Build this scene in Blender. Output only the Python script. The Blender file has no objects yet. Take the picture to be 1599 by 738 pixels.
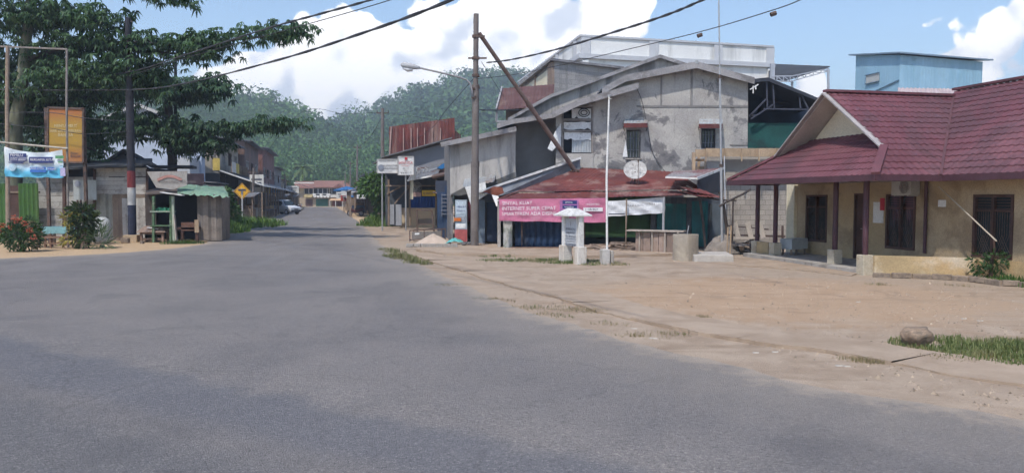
import bpy, bmesh, math, random
import numpy as np
from mathutils import Vector, Matrix, noise as mnoise
R = random.Random(7)
S = bpy.context.scene
COL = S.collection
V = Vector
rad = math.radians
# ------------------------------------------------------------------ camera geometry
FX = 1200.0; PITCH = math.atan(61/FX); EYE = 2.0
def at(px, py, Y):
    dx = (px-799.5)/FX; dy = (369-py)/FX
    c, s = math.cos(PITCH), math.sin(PITCH)
    d = V((dx, c + dy*s, -s + dy*c))
    return V((0, 0, EYE)) + d*(Y/d.y)
def gp(px, py):
    dx = (px-799.5)/FX; dy = (369-py)/FX
    c, s = math.cos(PITCH), math.sin(PITCH)
    d = V((dx, c + dy*s, -s + dy*c))
    k = -EYE/d.z
    return V((d.x*k, d.y*k, 0))
def hit(px, P, d):                      # parameter along the plan line P + s d seen in direction px
    k = (px-799.5)/FX*1.0013
    return (k*P[1]-P[0])/(d[0]-k*d[1])
# ------------------------------------------------------------------ naming
def tag(o, label, cat, group=None, kind=None):
    o['label'] = label; o['category'] = cat
    if group: o['group'] = group
    if kind: o['kind'] = kind
    return o
LOC = {}
def thing(name, label, cat, loc, group=None):
    o = bpy.data.objects.new(name, None); COL.objects.link(o)
    o.location = loc; o.empty_display_size = .2
    LOC[o.name] = V(loc)
    return tag(o, label, cat, group)
def kids(o): return [c for c in bpy.data.objects if c.parent == o]
def copy_tree(o, parent=None):
    c = o.copy(); COL.objects.link(c); c.parent = parent
    for ch in kids(o): copy_tree(ch, c)
    return c
# ------------------------------------------------------------------ mesh builder
class MB:
    def __init__(s): s.v = []; s.f = []
    def add(s, vs, fs):
        n = len(s.v); s.v += [tuple(v) for v in vs]; s.f += [tuple(i+n for i in f) for f in fs]; return s
    def box(s, c, size, rz=0, rx=0):
        M = Matrix.Rotation(rz, 3, 'Z') @ Matrix.Rotation(rx, 3, 'X')
        x, y, z = [k/2 for k in size]
        vs = [V(c) + M @ V(p) for p in [(-x,-y,-z),(x,-y,-z),(x,y,-z),(-x,y,-z),(-x,-y,z),(x,-y,z),(x,y,z),(-x,y,z)]]
        return s.add(vs, [(3,2,1,0),(4,5,6,7),(0,1,5,4),(1,2,6,5),(2,3,7,6),(3,0,4,7)])
    def hexa(s, a, b):                   # two matching quads
        return s.add(list(a)+list(b), [(3,2,1,0),(4,5,6,7),(0,1,5,4),(1,2,6,5),(2,3,7,6),(3,0,4,7)])
    def prism(s, poly, off):
        off = V(off); n = len(poly); P = [V(p) for p in poly]
        fs = [tuple(range(n))[::-1], tuple(range(n, 2*n))] + [(i, (i+1) % n, n+(i+1) % n, n+i) for i in range(n)]
        return s.add(P+[p+off for p in P], fs)
    def quad(s, *p): return s.add(p, [tuple(range(len(p)))])
    def bar(s, p, q, w, h=None, up=(0,0,1)):
        p, q = V(p), V(q); h = h or w; d = (q-p).normalized()
        a = d.cross(V(up))
        if a.length < 1e-3: a = d.cross(V((1,0,0)))
        a.normalize(); b = a.cross(d)
        a *= w/2; b *= h/2
        return s.hexa([p-a-b, p+a-b, p+a+b, p-a+b], [q-a-b, q+a-b, q+a+b, q-a+b])
    def tube(s, pts, r, n=8):
        P = [V(p) for p in pts]; m = len(P)
        rs = r if isinstance(r, (list, tuple)) else [r]*m
        vs = []; prev = None
        for i in range(m):
            d = (P[min(i+1, m-1)]-P[max(i-1, 0)]).normalized()
            if prev is None:
                a = d.cross(V((0,0,1)))
                if a.length < 1e-3: a = V((1,0,0))
            else: a = prev - d*prev.dot(d)
            a.normalize(); prev = a; b = d.cross(a)
            vs += [P[i] + (a*math.cos(2*math.pi*k/n) + b*math.sin(2*math.pi*k/n))*rs[i] for k in range(n)]
        fs = [(i*n+k, i*n+(k+1) % n, (i+1)*n+(k+1) % n, (i+1)*n+k) for i in range(m-1) for k in range(n)]
        fs += [tuple(range(n))[::-1], tuple(range((m-1)*n, m*n))]
        return s.add(vs, fs)
    def lathe(s, c, prof, n=20, axis='Z'):
        vs = []; c = V(c)
        for r, h in prof:
            for k in range(n):
                a = 2*math.pi*k/n
                p = V((r*math.cos(a), r*math.sin(a), h))
                if axis == 'X': p = V((p.z, p.x, p.y))
                if axis == 'Y': p = V((p.x, p.z, p.y))
                vs.append(c+p)
        m = len(prof)
        fs = [(i*n+k, i*n+(k+1) % n, (i+1)*n+(k+1) % n, (i+1)*n+k) for i in range(m-1) for k in range(n)]
        fs += [tuple(range(n))[::-1], tuple(range((m-1)*n, m*n))]
        return s.add(vs, fs)
    def build(s, name, mat, parent=None, smooth=False, clean=True):
        me = bpy.data.meshes.new(name)
        vs = s.v
        o = bpy.data.objects.new(name, me)
        if parent is not None:
            base = LOC[parent.name]
            o.parent = parent
        else:
            a = np.array(vs); lo, hi = a.min(0), a.max(0)
            base = V(((lo[0]+hi[0])/2, (lo[1]+hi[1])/2, lo[2])); o.location = base
        LOC[o.name] = V(base)
        b = tuple(base)
        me.from_pydata([(v[0]-b[0], v[1]-b[1], v[2]-b[2]) for v in vs], [], s.f)
        if clean:
            bm = bmesh.new(); bm.from_mesh(me)
            bmesh.ops.recalc_face_normals(bm, faces=bm.faces)
            bm.to_mesh(me); bm.free()
        if smooth:
            me.polygons.foreach_set('use_smooth', [True]*len(me.polygons))
            if smooth is not True: me.set_sharp_from_angle(angle=rad(smooth))
        me.materials.append(mat); me.update()
        COL.objects.link(o)
        LOC[o.name] = V(base)
        return o
def setloc(o): pass
def bevel(o, w=.02, seg=2):
    bm = bmesh.new(); bm.from_mesh(o.data)
    bmesh.ops.bevel(bm, geom=list(bm.edges), offset=w, segments=seg, affect='EDGES', profile=.5, clamp_overlap=True)
    bm.to_mesh(o.data); bm.free(); return o
def cut(o, cutter):                      # subtract a builder's boxes from an object, keeps a plain mesh
    if not cutter.f: return o
    c = cutter.build('cutter', o.data.materials[0])
    m = o.modifiers.new('b', 'BOOLEAN'); m.object = c; m.operation = 'DIFFERENCE'; m.solver = 'EXACT'
    bpy.context.view_layer.update()
    dg = bpy.context.evaluated_depsgraph_get()
    me = bpy.data.meshes.new_from_object(o.evaluated_get(dg))
    o.modifiers.clear(); old = o.data; o.data = me
    bpy.data.objects.remove(c); bpy.data.meshes.remove(old)
    return o
def sheet(poly, prof, us, vs_, o, u, v):
    """grid sheet in the plane o + a u + b v, clipped to the convex polygon (list of (a,b)), raised by prof(a,b) along the normal"""
    u, v, o = V(u), V(v), V(o); nrm = u.cross(v).normalized()
    bm = bmesh.new()
    A = [p[0] for p in poly]; B = [p[1] for p in poly]
    us = [x for x in us if min(A)-.3 <= x <= max(A)+.3]; vs_ = [x for x in vs_ if min(B)-.5 <= x <= max(B)+.5]
    g = [[bm.verts.new((a, b, 0)) for b in vs_] for a in us]
    for i in range(len(us)-1):
        for j in range(len(vs_)-1): bm.faces.new((g[i][j], g[i+1][j], g[i+1][j+1], g[i][j+1]))
    cx = sum(A)/len(A); cy = sum(B)/len(B)
    for i in range(len(poly)):
        p, q = poly[i], poly[(i+1) % len(poly)]
        n = V((q[1]-p[1], -(q[0]-p[0]), 0))
        if n.length < 1e-6: continue
        if n.dot(V((cx-p[0], cy-p[1], 0))) > 0: n = -n
        bmesh.ops.bisect_plane(bm, geom=list(bm.verts)+list(bm.edges)+list(bm.faces), plane_co=(p[0], p[1], 0), plane_no=n, clear_outer=True, dist=1e-5)
    bm.verts.ensure_lookup_table()
    mb = MB()
    mb.add([o + u*w.co.x + v*w.co.y + nrm*prof(w.co.x, w.co.y) for w in bm.verts], [[w.index for w in f.verts] for f in bm.faces])
    bm.free(); return mb
def frange(a, b, d):
    n = max(1, int(round((b-a)/d))); return [a+(b-a)*i/n for i in range(n+1)]
def corr(mb, p0, du, dv, pitch=.15, amp=.02, rows=1, sag=0.0):
    """corrugated sheet from p0 spanning du (across the ribs) and dv (along them)"""
    p0, du, dv = V(p0), V(du), V(dv); nrm = du.cross(dv).normalized()
    n = max(4, int(du.length/pitch*4)); vs = []
    for j in range(rows+1):
        for i in range(n+1):
            a = i/n
            vs.append(p0 + du*a + dv*(j/rows) + nrm*(amp*math.sin(2*math.pi*a*du.length/pitch) + sag*mnoise.noise(p0+du*a+dv*(j/rows))))
    return mb.add(vs, [(j*(n+1)+i, j*(n+1)+i+1, (j+1)*(n+1)+i+1, (j+1)*(n+1)+i) for j in range(rows) for i in range(n)])
def text(s, size, mat, org, xd, up, parent, name='lettering', align='LEFT', squash=1.0):
    cu = bpy.data.curves.new('t', 'FONT'); cu.body = s; cu.size = size; cu.align_x = align; cu.resolution_u = 2
    ob = bpy.data.objects.new('t', cu); COL.objects.link(ob)
    bpy.context.view_layer.update()
    dg = bpy.context.evaluated_depsgraph_get()
    me = bpy.data.meshes.new_from_object(ob.evaluated_get(dg))
    bpy.data.objects.remove(ob); bpy.data.curves.remove(cu)
    xd, up = V(xd).normalized(), V(up).normalized()
    mb = MB(); mb.add([V(org) + xd*(v.co.x*squash) + up*v.co.y for v in me.vertices], [tuple(p.vertices) for p in me.polygons])
    bpy.data.meshes.remove(me)
    return mb.build(name, mat, parent, clean=False)
# ------------------------------------------------------------------ materials
def sr(r, g, b, k=1.0):
    f = lambda c: ((c/255)/12.92 if c/255 <= .04045 else ((c/255+.055)/1.055)**2.4)
    return (f(r)*k, f(g)*k, f(b)*k, 1)
class NT:
    def __init__(s, name):
        s.m = bpy.data.materials.new(name); s.m.use_nodes = True; s.t = s.m.node_tree; s.t.nodes.clear()
        s.out = s.n('ShaderNodeOutputMaterial')
    def n(s, t, **k):
        nd = s.t.nodes.new(t)
        for a, b in k.items(): setattr(nd, a, b)
        return nd
    def l(s, a, b): s.t.links.new(a, b)
    def set(s, sock, val):
        if hasattr(val, 'links') or isinstance(val, bpy.types.NodeSocket): s.l(val, sock)
        else: sock.default_value = val
    def math(s, op, a, b=0.0, c=None, clamp=False):
        nd = s.n('ShaderNodeMath', operation=op, use_clamp=clamp); s.set(nd.inputs[0], a); s.set(nd.inputs[1], b)
        if c is not None: s.set(nd.inputs[2], c)
        return nd.outputs[0]
    def mix(s, f, a, b, mode='MIX'):
        nd = s.n('ShaderNodeMix', data_type='RGBA', blend_type=mode); s.set(nd.inputs[0], f); s.set(nd.inputs[6], a); s.set(nd.inputs[7], b)
        return nd.outputs[2]
    def co(s, scale=(1,1,1), rot=(0,0,0), world=False):
        nd = s.n('ShaderNodeTexCoord'); mp = s.n('ShaderNodeMapping'); mp.inputs['Scale'].default_value = scale; mp.inputs['Rotation'].default_value = rot
        if world:
            g = s.n('ShaderNodeNewGeometry'); s.l(g.outputs['Position'], mp.inputs[0])
        else: s.l(nd.outputs['Object'], mp.inputs[0])
        return mp.outputs[0]
    def noise(s, vec, scale, detail=4, rough=.6, dist=0):
        nd = s.n('ShaderNodeTexNoise'); s.l(vec, nd.inputs['Vector']); nd.inputs['Scale'].default_value = scale
        nd.inputs['Detail'].default_value = detail; nd.inputs['Roughness'].default_value = rough; nd.inputs['Distortion'].default_value = dist
        return nd.outputs[0]
    def ramp(s, f, a, b, lo=0.0, hi=1.0):
        nd = s.n('ShaderNodeMapRange', interpolation_type='SMOOTHSTEP'); s.set(nd.inputs[0], f)
        nd.inputs[1].default_value = a; nd.inputs[2].default_value = b; nd.inputs[3].default_value = lo; nd.inputs[4].default_value = hi
        return nd.outputs[0]
    def pos(s):
        g = s.n('ShaderNodeNewGeometry'); x = s.n('ShaderNodeSeparateXYZ'); s.l(g.outputs['Position'], x.inputs[0]); return x.outputs
    def island(s): return s.n('ShaderNodeNewGeometry').outputs['Random Per Island']
    def bsdf(s, col, rough=.85, bump=None, bstr=.3, bdist=.02, metal=0.0, spec=.3):
        p = s.n('ShaderNodeBsdfPrincipled'); s.set(p.inputs['Base Color'], col); s.set(p.inputs['Roughness'], rough)
        p.inputs['Metallic'].default_value = metal; p.inputs['Specular IOR Level'].default_value = spec
        if bump is not None:
            b = s.n('ShaderNodeBump'); b.inputs['Strength'].default_value = bstr; b.inputs['Distance'].default_value = bdist
            s.l(bump, b.inputs['Height']); s.l(b.outputs[0], p.inputs['Normal'])
        s.l(p.outputs[0], s.out.inputs[0]); return p
CACHE = {}
def mat(name, col, var=.25, scale=1.2, rough=.85, stain=None, amt=.5, sscale=.9, streak=False, island=0.0, bump=.25, bscale=25, metal=0.0, spec=.25, brick=None, col2=None):
    """weathered paint, plaster, timber or metal: blotches, grain, stains or rain streaks of another colour"""
    if name in CACHE: return CACHE[name]
    t = NT(name); c = t.co()
    big = t.noise(c, scale, 5, .62, .4); fine = t.noise(c, bscale, 4, .6)
    dark = tuple(col[i]*(1-var) for i in range(3))+(1,); lite = tuple(min(1, col[i]*(1+var*.7)) for i in range(3))+(1,)
    base = t.mix(t.ramp(big, .3, .7), dark, lite)
    if col2: base = t.mix(t.ramp(t.noise(c, scale*.45, 4, .55), .42, .6), base, col2)
    if brick:
        bt = t.n('ShaderNodeTexBrick'); x = t.n('ShaderNodeSeparateXYZ'); t.l(c, x.inputs[0]); cb = t.n('ShaderNodeCombineXYZ')
        t.l(t.math('ADD', t.math('MULTIPLY', x.outputs[0], brick[3]), t.math('MULTIPLY', x.outputs[1], brick[4])), cb.inputs[0]); t.l(x.outputs[2], cb.inputs[1]); t.l(cb.outputs[0], bt.inputs[0])
        bt.inputs['Scale'].default_value = 1; bt.inputs['Brick Width'].default_value = brick[0]; bt.inputs['Row Height'].default_value = brick[1]
        bt.inputs['Mortar Size'].default_value = .012; bt.inputs['Mortar Smooth'].default_value = .3
        bt.inputs['Color1'].default_value = (.82,.82,.82,1); bt.inputs['Color2'].default_value = (1.1,1.08,1.05,1); bt.inputs['Mortar'].default_value = brick[2]
        base = t.mix(1.0, base, bt.outputs[0], 'MULTIPLY')
    if stain:
        sc = t.co((1,1,.12)) if streak else c
        f = t.ramp(t.noise(sc, sscale, 6, .65, .3), .62-.3*amt, .74-.2*amt)
        base = t.mix(t.math('MULTIPLY', f, min(1, .45+amt*.6)), base, stain)
    base = t.mix(.35, base, t.mix(t.ramp(fine, .3, .7), (.55,.55,.55,1), (1.25,1.25,1.25,1)), 'MULTIPLY')
    if island:
        k = t.ramp(t.island(), 0, 1, 1-island, 1+island); m = t.n('ShaderNodeVectorMath', operation='SCALE'); t.l(base, m.inputs[0]); t.l(k, m.inputs['Scale']); base = m.outputs[0]
    t.bsdf(base, rough, fine, bump, .012, metal, spec)
    CACHE[name] = t.m; return t.m
def leafmat(name, c1, c2, trans=.3, rough=.6, spec=.25, attr=None, c3=None):
    t = NT(name)
    if attr:
        a = t.n('ShaderNodeAttribute', attribute_name=attr); f = a.outputs['Fac']
        f2 = t.island()
        f = t.math('ADD', t.math('MULTIPLY', f, .75), t.math('MULTIPLY', f2, .25))
    else: f = t.island()
    base = t.mix(f, c1, c2)
    if c3: base = t.mix(t.ramp(t.noise(t.co(), .9, 2), .5, .68), base, c3)
    p = t.bsdf(base, rough, spec=spec)
    if trans:
        tr = t.n('ShaderNodeBsdfTranslucent'); t.l(base, tr.inputs[0]); ms = t.n('ShaderNodeMixShader'); ms.inputs[0].default_value = trans
        t.l(p.outputs[0], ms.inputs[1]); t.l(tr.outputs[0], ms.inputs[2]); t.l(ms.outputs[0], t.out.inputs[0])
    return t.m
def flat(name, col, rough=.6, spec=.3, metal=0.0):
    if name in CACHE: return CACHE[name]
    t = NT(name); c = t.co(); f = t.noise(c, 9, 3)
    t.bsdf(t.mix(t.ramp(f, .3, .7), tuple(k*.86 for k in col[:3])+(1,), col), rough, spec=spec, metal=metal)
    CACHE[name] = t.m; return t.m
# ================================================================== camera, sun, sky
cam = bpy.data.cameras.new('camera'); camo = bpy.data.objects.new('camera', cam); COL.objects.link(camo)
camo.location = (0, 0, EYE); camo.rotation_euler = (math.pi/2-PITCH, 0, 0)
cam.sensor_width = 36; cam.lens = 36*FX/1599; cam.clip_end = 6000; cam.clip_start = .05
S.camera = camo
SUN = V((-.24, -.50, .83)).normalized()
sl = bpy.data.lights.new('sun', 'SUN'); so = bpy.data.objects.new('sun', sl); COL.objects.link(so)
sl.energy = 3.0; sl.angle = rad(1.6); sl.color = (1, .95, .87)
so.rotation_euler = SUN.to_track_quat('Z', 'Y').to_euler(); so.location = (0, 0, 60)
S.view_settings.view_transform = 'Standard'; S.view_settings.look = 'None'; S.view_settings.exposure = .45; S.view_settings.gamma = 1
S.render.engine = 'CYCLES'; S.cycles.use_denoising = True
try: S.cycles.denoiser = 'OPENIMAGEDENOISE'
except Exception: pass
S.cycles.max_bounces = 4; S.cycles.diffuse_bounces = 3; S.cycles.glossy_bounces = 2; S.cycles.transmission_bounces = 2; S.cycles.volume_bounces = 0; S.cycles.transparent_max_bounces = 4
S.cycles.use_adaptive_sampling = True; S.cycles.adaptive_threshold = .04; S.cycles.adaptive_min_samples = 12
w = bpy.data.worlds.new('World'); S.world = w; w.use_nodes = True; w.cycles.sampling_method = 'MANUAL'; w.cycles.sample_map_resolution = 512
class WT(NT):
    def __init__(s, t): s.t = t; s.t.nodes.clear(); s.out = s.n('ShaderNodeOutputWorld')
t = WT(w.node_tree)
sky = t.n('ShaderNodeTexSky', sky_type='NISHITA'); sky.sun_disc = False
sky.sun_elevation = math.asin(SUN.z); sky.sun_rotation = math.atan2(SUN.x, SUN.y); sky.air_density = 1.2; sky.dust_density = .8; sky.ozone_density = 4
bg = t.n('ShaderNodeBackground'); bg.inputs[1].default_value = .15; t.l(sky.outputs[0], bg.inputs[0])
tc = t.n('ShaderNodeTexCoord'); d = tc.outputs['Generated']
x = t.n('ShaderNodeSeparateXYZ'); t.l(d, x.inputs[0])
az = t.math('ARCTAN2', x.outputs[0], x.outputs[1]); el = t.math('ARCSINE', x.outputs[2])
nz = t.n('ShaderNodeTexNoise'); t.l(d, nz.inputs['Vector']); nz.inputs['Scale'].default_value = 7; nz.inputs['Detail'].default_value = 2
wv = t.n('ShaderNodeVectorMath', operation='MULTIPLY_ADD'); t.l(nz.outputs[1], wv.inputs[0]); wv.inputs[1].default_value = (.05,.05,.05); t.l(d, wv.inputs[2])
def dens(off):
    sh = t.n('ShaderNodeVectorMath', operation='ADD'); t.l(wv.outputs[0], sh.inputs[0]); sh.inputs[1].default_value = off
    lump = t.n('ShaderNodeTexVoronoi', feature='F1'); t.l(sh.outputs[0], lump.inputs['Vector']); lump.inputs['Scale'].default_value = 16
    lump.inputs['Detail'].default_value = 1.5; lump.inputs['Roughness'].default_value = .55
    f = t.noise(sh.outputs[0], 7, 8, .6)
    return t.math('ADD', t.math('MULTIPLY', f, 1.15), t.math('MULTIPLY', lump.outputs['Distance'], -.62))
def blob(px, py, rx, ry, k=1.0):
    q = at(px, py, 1)-V((0,0,EYE)); a0 = math.atan2(q.x, q.y); e0 = math.asin(q.normalized().z)
    a = t.math('MULTIPLY', t.math('SUBTRACT', az, a0), FX/rx); e = t.math('MULTIPLY', t.math('SUBTRACT', el, e0), FX/ry)
    r = t.math('ADD', t.math('MULTIPLY', a, a), t.math('MULTIPLY', e, e))
    return t.math('MULTIPLY', t.math('EXPONENT', t.math('MULTIPLY', r, -1.0)), k)
cov = -.06
for b in [(470,105,85,95,.75), (560,80,75,75,.75), (600,160,190,60,.8), (690,110,110,70,.9), (800,60,130,75,.9), (905,25,130,60,.8), (330,125,75,40,.62), (395,130,40,40,.6), (1575,50,75,60,.9), (1265,118,26,24,.9), (1250,165,70,30,.75), (1480,105,60,26,.5), (1290,25,90,20,.25), (700,-260,500,160,.6), (-700,120,450,150,.7), (2500,150,500,120,.7)]:
    cov = t.math('ADD', blob(*b), cov)
D = t.math('ADD', dens((0,0,0)), cov)
D2 = t.math('ADD', dens((-.035,-.01,.05)), t.math('MULTIPLY', cov, 1.0))
mask = t.ramp(D, .60, .68)
lit = t.ramp(t.math('SUBTRACT', D, D2), -.36, .04)
depth = t.ramp(D, .9, 1.7)
cc = t.mix(lit, (.56,.61,.70,1), (1.0,.985,.96,1)); cc = t.mix(t.math('MULTIPLY', depth, .2), cc, (.80,.84,.90,1))
em = t.n('ShaderNodeBackground'); t.l(cc, em.inputs[0]); em.inputs[1].default_value = 1.25
ms = t.n('ShaderNodeMixShader'); t.l(mask, ms.inputs[0]); t.l(bg.outputs[0], ms.inputs[1]); t.l(em.outputs[0], ms.inputs[2]); t.l(ms.outputs[0], t.out.inputs[0])
# ================================================================== ground
def struct(o, label=None):
    o['kind'] = 'structure'
    if label: o['label'] = label
    return o
def smooth_line(pts, step=.25, amp=.06, seed=0.0):
    """resample a polyline with a Catmull-Rom curve and a ragged edge"""
    P = [V(p) for p in pts]; out = []
    for i in range(len(P)-1):
        p0, p1, p2, p3 = P[max(i-1,0)], P[i], P[i+1], P[min(i+2,len(P)-1)]
        n = max(2, int((p2-p1).length/step))
        if (p2-p1).length > 30: n = max(2, int((p2-p1).length/1.5))
        for k in range(n):
            u = k/n
            q = .5*((2*p1)+(p2-p0)*u+(2*p0-5*p1+4*p2-p3)*u*u+(3*p1-p0-3*p2+p3)*u**3)
            out.append(q)
    out.append(P[-1]); res = []
    for i, q in enumerate(out):
        d = (out[min(i+1,len(out)-1)]-out[max(i-1,0)]).normalized(); nn = V((-d.y, d.x, 0))
        k = mnoise.noise(V((q.x*.5+seed, q.y*.5, 0)))*amp*1.6 + mnoise.noise(V((q.x*2.2+seed, q.y*2.2, 5)))*amp + mnoise.noise(V((q.x*7+seed, q.y*7, 9)))*amp*.5
        res.append(q+nn*k)
    return res
redge = [(-36.5,160,0),(-31.9,141,0),(-18.9,89,0),(-8.6,46,0),(-5.2,31,0),(-2.7,22.6,0),(-.5,15.4,0),(1.0,11.9,0),(2.1,9.75,0),(3.1,8.25,0),(4.0,7.3,0),(5.4,6.2,0),(9,4.2,0),(16,1.6,0),(34,-2.5,0),(70,-8,0)]
ledge = [(-44.2,160,0),(-39,141,0),(-24.7,80,0),(-19.2,57,0),(-14.6,38,0),(-13.2,32.3,0),(-13.7,28.6,0),(-15.6,25.9,0),(-20,22.9,0),(-32,18.5,0),(-70,12,0)]
RE = smooth_line(redge, .18, .09, 3); LE = smooth_line(ledge, .2, .08, 11)
# ground: one sheet, dusty sand with an orange patch, packed earth and grey dust
t = NT('sandy_earth'); P3 = t.co(world=True); px_ = t.pos()
n1 = t.noise(P3, .16, 5, .6, .5); n2 = t.noise(P3, 1.3, 6, .65, .3); n3 = t.noise(P3, 24, 4, .65); n4 = t.noise(P3, 120, 2, .5)
sand = t.mix(t.ramp(n2, .3, .7), (.285,.212,.155,1), (.405,.318,.243,1))
grey = (.35,.272,.205,1)
sand = t.mix(t.ramp(n1, .44, .6), sand, grey)
ex = t.math('DIVIDE', t.math('SUBTRACT', px_[0], 5.6), 4.2); ey = t.math('DIVIDE', t.math('SUBTRACT', px_[1], 15.5), 3.6)
rr = t.math('ADD', t.math('ADD', t.math('MULTIPLY', ex, ex), t.math('MULTIPLY', ey, ey)), t.math('MULTIPLY', t.math('SUBTRACT', n2, .5), 2.2))
sand = t.mix(t.ramp(rr, .35, 1.6, .45, 0), sand, (.44,.275,.158,1))
lf = t.ramp(px_[0], -13, -9.5, .7, 0)
sand = t.mix(lf, sand, (.50,.345,.20,1))
sand = t.mix(t.ramp(n3, .56, .72, 0, .45), sand, (.20,.155,.12,1))
sand = t.mix(t.ramp(t.noise(P3, .8, 6, .7, 1.0), .56, .66, 0, .55), sand, (.24,.175,.125,1))
rut = t.noise(t.co((.22,2.6,1), (0,0,-.42), world=True), 1.0, 5, .6, .4); sand = t.mix(t.ramp(rut, .54, .68, 0, .4), sand, (.21,.148,.10,1))
sand = t.mix(t.ramp(t.noise(P3, 5.5, 4, .7, .8), .58, .70, 0, .5), sand, (.46,.36,.27,1))
far = t.ramp(px_[1], 150, 200); sand = t.mix(far, sand, (.06,.085,.03,1))
bb = t.math('ADD', t.math('MULTIPLY', n3, .6), t.math('MULTIPLY', n4, .25)); bb = t.math('ADD', bb, t.math('MULTIPLY', n2, 1.2))
t.bsdf(sand, .95, bb, .8, .03, spec=.1); M_SAND = t.m
g = MB(); nx, ny = 140, 140
xs = [-900+12*0]; 
gx = [-1100,-600,-300,-150,-80]+frange(-45,30,.5)+[45,80,150,300,600,1100]; gy = [-90,-40,-10]+frange(0,60,.5)+[80,120,180,300,500,800,1200]
def gh(x, y):
    if not (-45 < x < 30 and 2 < y < 58): return 0
    k = .013*mnoise.noise(V((x*.45, y*.45, 0)))+.008*mnoise.noise(V((x*1.3, y*1.3, 4)))
    m = min(1, max(0, (x+45)/4))*min(1, max(0, (30-x)/4))*min(1, max(0, (y-2)/3))*min(1, max(0, (58-y)/6))
    return k*m-.011*m
vs = [(x, y, gh(x, y)) for x in gx for y in gy]; m_ = len(gy)
g.add(vs, [(i*m_+j, (i+1)*m_+j, (i+1)*m_+j+1, i*m_+j+1) for i in range(len(gx)-1) for j in range(m_-1)])
struct(g.build('ground', M_SAND, smooth=True, clean=False), 'dusty sand and packed earth on both sides of the road')
# road
t = NT('worn_asphalt'); P3 = t.co(world=True); px_ = t.pos()
n1 = t.noise(P3, .22, 5, .6, .6); n2 = t.noise(P3, 1.6, 5, .6); n3 = t.noise(P3, 42, 4, .78)
vo = t.n('ShaderNodeTexVoronoi'); t.l(P3, vo.inputs['Vector']); vo.inputs['Scale'].default_value = 55
a = t.mix(t.ramp(n1, .34, .66), (.138,.127,.126,1), (.192,.172,.162,1))
a = t.mix(t.ramp(n2, .35, .7, 0, .4), a, (.20,.178,.164,1))
dx = t.math('MULTIPLY_ADD', px_[0], .538, 3.7*.538); dist = t.math('ADD', t.math('MULTIPLY_ADD', px_[1], .843, -8.0*.843), dx)
dist = t.math('ADD', dist, t.math('MULTIPLY', t.math('SUBTRACT', t.noise(P3, .8, 4, .6), .5), .9))
band = t.math('MULTIPLY', t.ramp(dist, -.95, -.35), t.ramp(dist, .25, .6, 1, 0))
a = t.mix(t.math('MULTIPLY', band, .5), a, (.10,.105,.125,1))
grit = t.math('MULTIPLY', t.ramp(dist, .2, .55), t.ramp(dist, .75, 1.5, 1, 0))
speck = t.ramp(t.noise(P3, 30, 3, .8), .52, .66)
a = t.mix(t.math('MULTIPLY', t.math('MULTIPLY', grit, speck), .6), a, (.36,.32,.28,1))
low = t.ramp(dist, -1.4, -.7, 1, 0)
a = t.mix(t.math('MULTIPLY', low, .75), a, (.118,.113,.116,1))
a = t.mix(t.ramp(n3, .34, .47, .75, 0), a, (.055,.052,.055,1))
a = t.mix(t.ramp(n3, .54, .68, 0, .65), a, (.36,.335,.31,1))
ag = t.ramp(vo.outputs['Distance'], .1, .6)
st = t.co((.9,.12,1), (0,0,.24), world=True); tr = t.ramp(t.noise(st, 1.4, 3, .5), .5, .68, 0, .3)
a = t.mix(t.math('MULTIPLY', tr, t.ramp(px_[1], 14, 24)), a, (.21,.2,.2,1))
wp = t.n('ShaderNodeVectorMath', operation='MULTIPLY_ADD'); wn = t.n('ShaderNodeTexNoise'); t.l(P3, wn.inputs['Vector']); wn.inputs['Scale'].default_value = 2.2; wn.inputs['Detail'].default_value = 5
t.l(wn.outputs[1], wp.inputs[0]); wp.inputs[1].default_value = (.55,.55,.55); t.l(P3, wp.inputs[2]); cv = t.n('ShaderNodeTexVoronoi', feature='DISTANCE_TO_EDGE'); t.l(wp.outputs[0], cv.inputs['Vector']); cv.inputs['Scale'].default_value = .42
crk = t.math('MULTIPLY', t.ramp(cv.outputs['Distance'], .004, .013, 1, 0), t.ramp(t.noise(P3, .33, 3), .46, .58)); a = t.mix(t.math('MULTIPLY', crk, .22), a, (.05,.047,.047,1))
oil = t.ramp(t.noise(P3, .55, 5, .6, .5), .56, .68, 0, .38); a = t.mix(oil, a, (.095,.09,.092,1))
e = t.n('ShaderNodeAttribute', attribute_name='edge'); ed = t.math('ADD', e.outputs['Fac'], t.math('MULTIPLY', t.math('SUBTRACT', t.noise(P3, 2.4, 6, .7), .5), 1.5))
a = t.mix(t.ramp(ed, .0, .55, .8, 0), a, (.36,.29,.225,1))
a = t.mix(t.math('MULTIPLY', t.ramp(ed, .4, 2.2, .32, 0), 1), a, (.30,.255,.21,1))
t.bsdf(a, .86, t.math('ADD', n3, t.math('MULTIPLY', ag, .5)), .75, .012, spec=.25); M_ASPH = t.m
def strip_grid(A, B, n):
    return None
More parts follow.
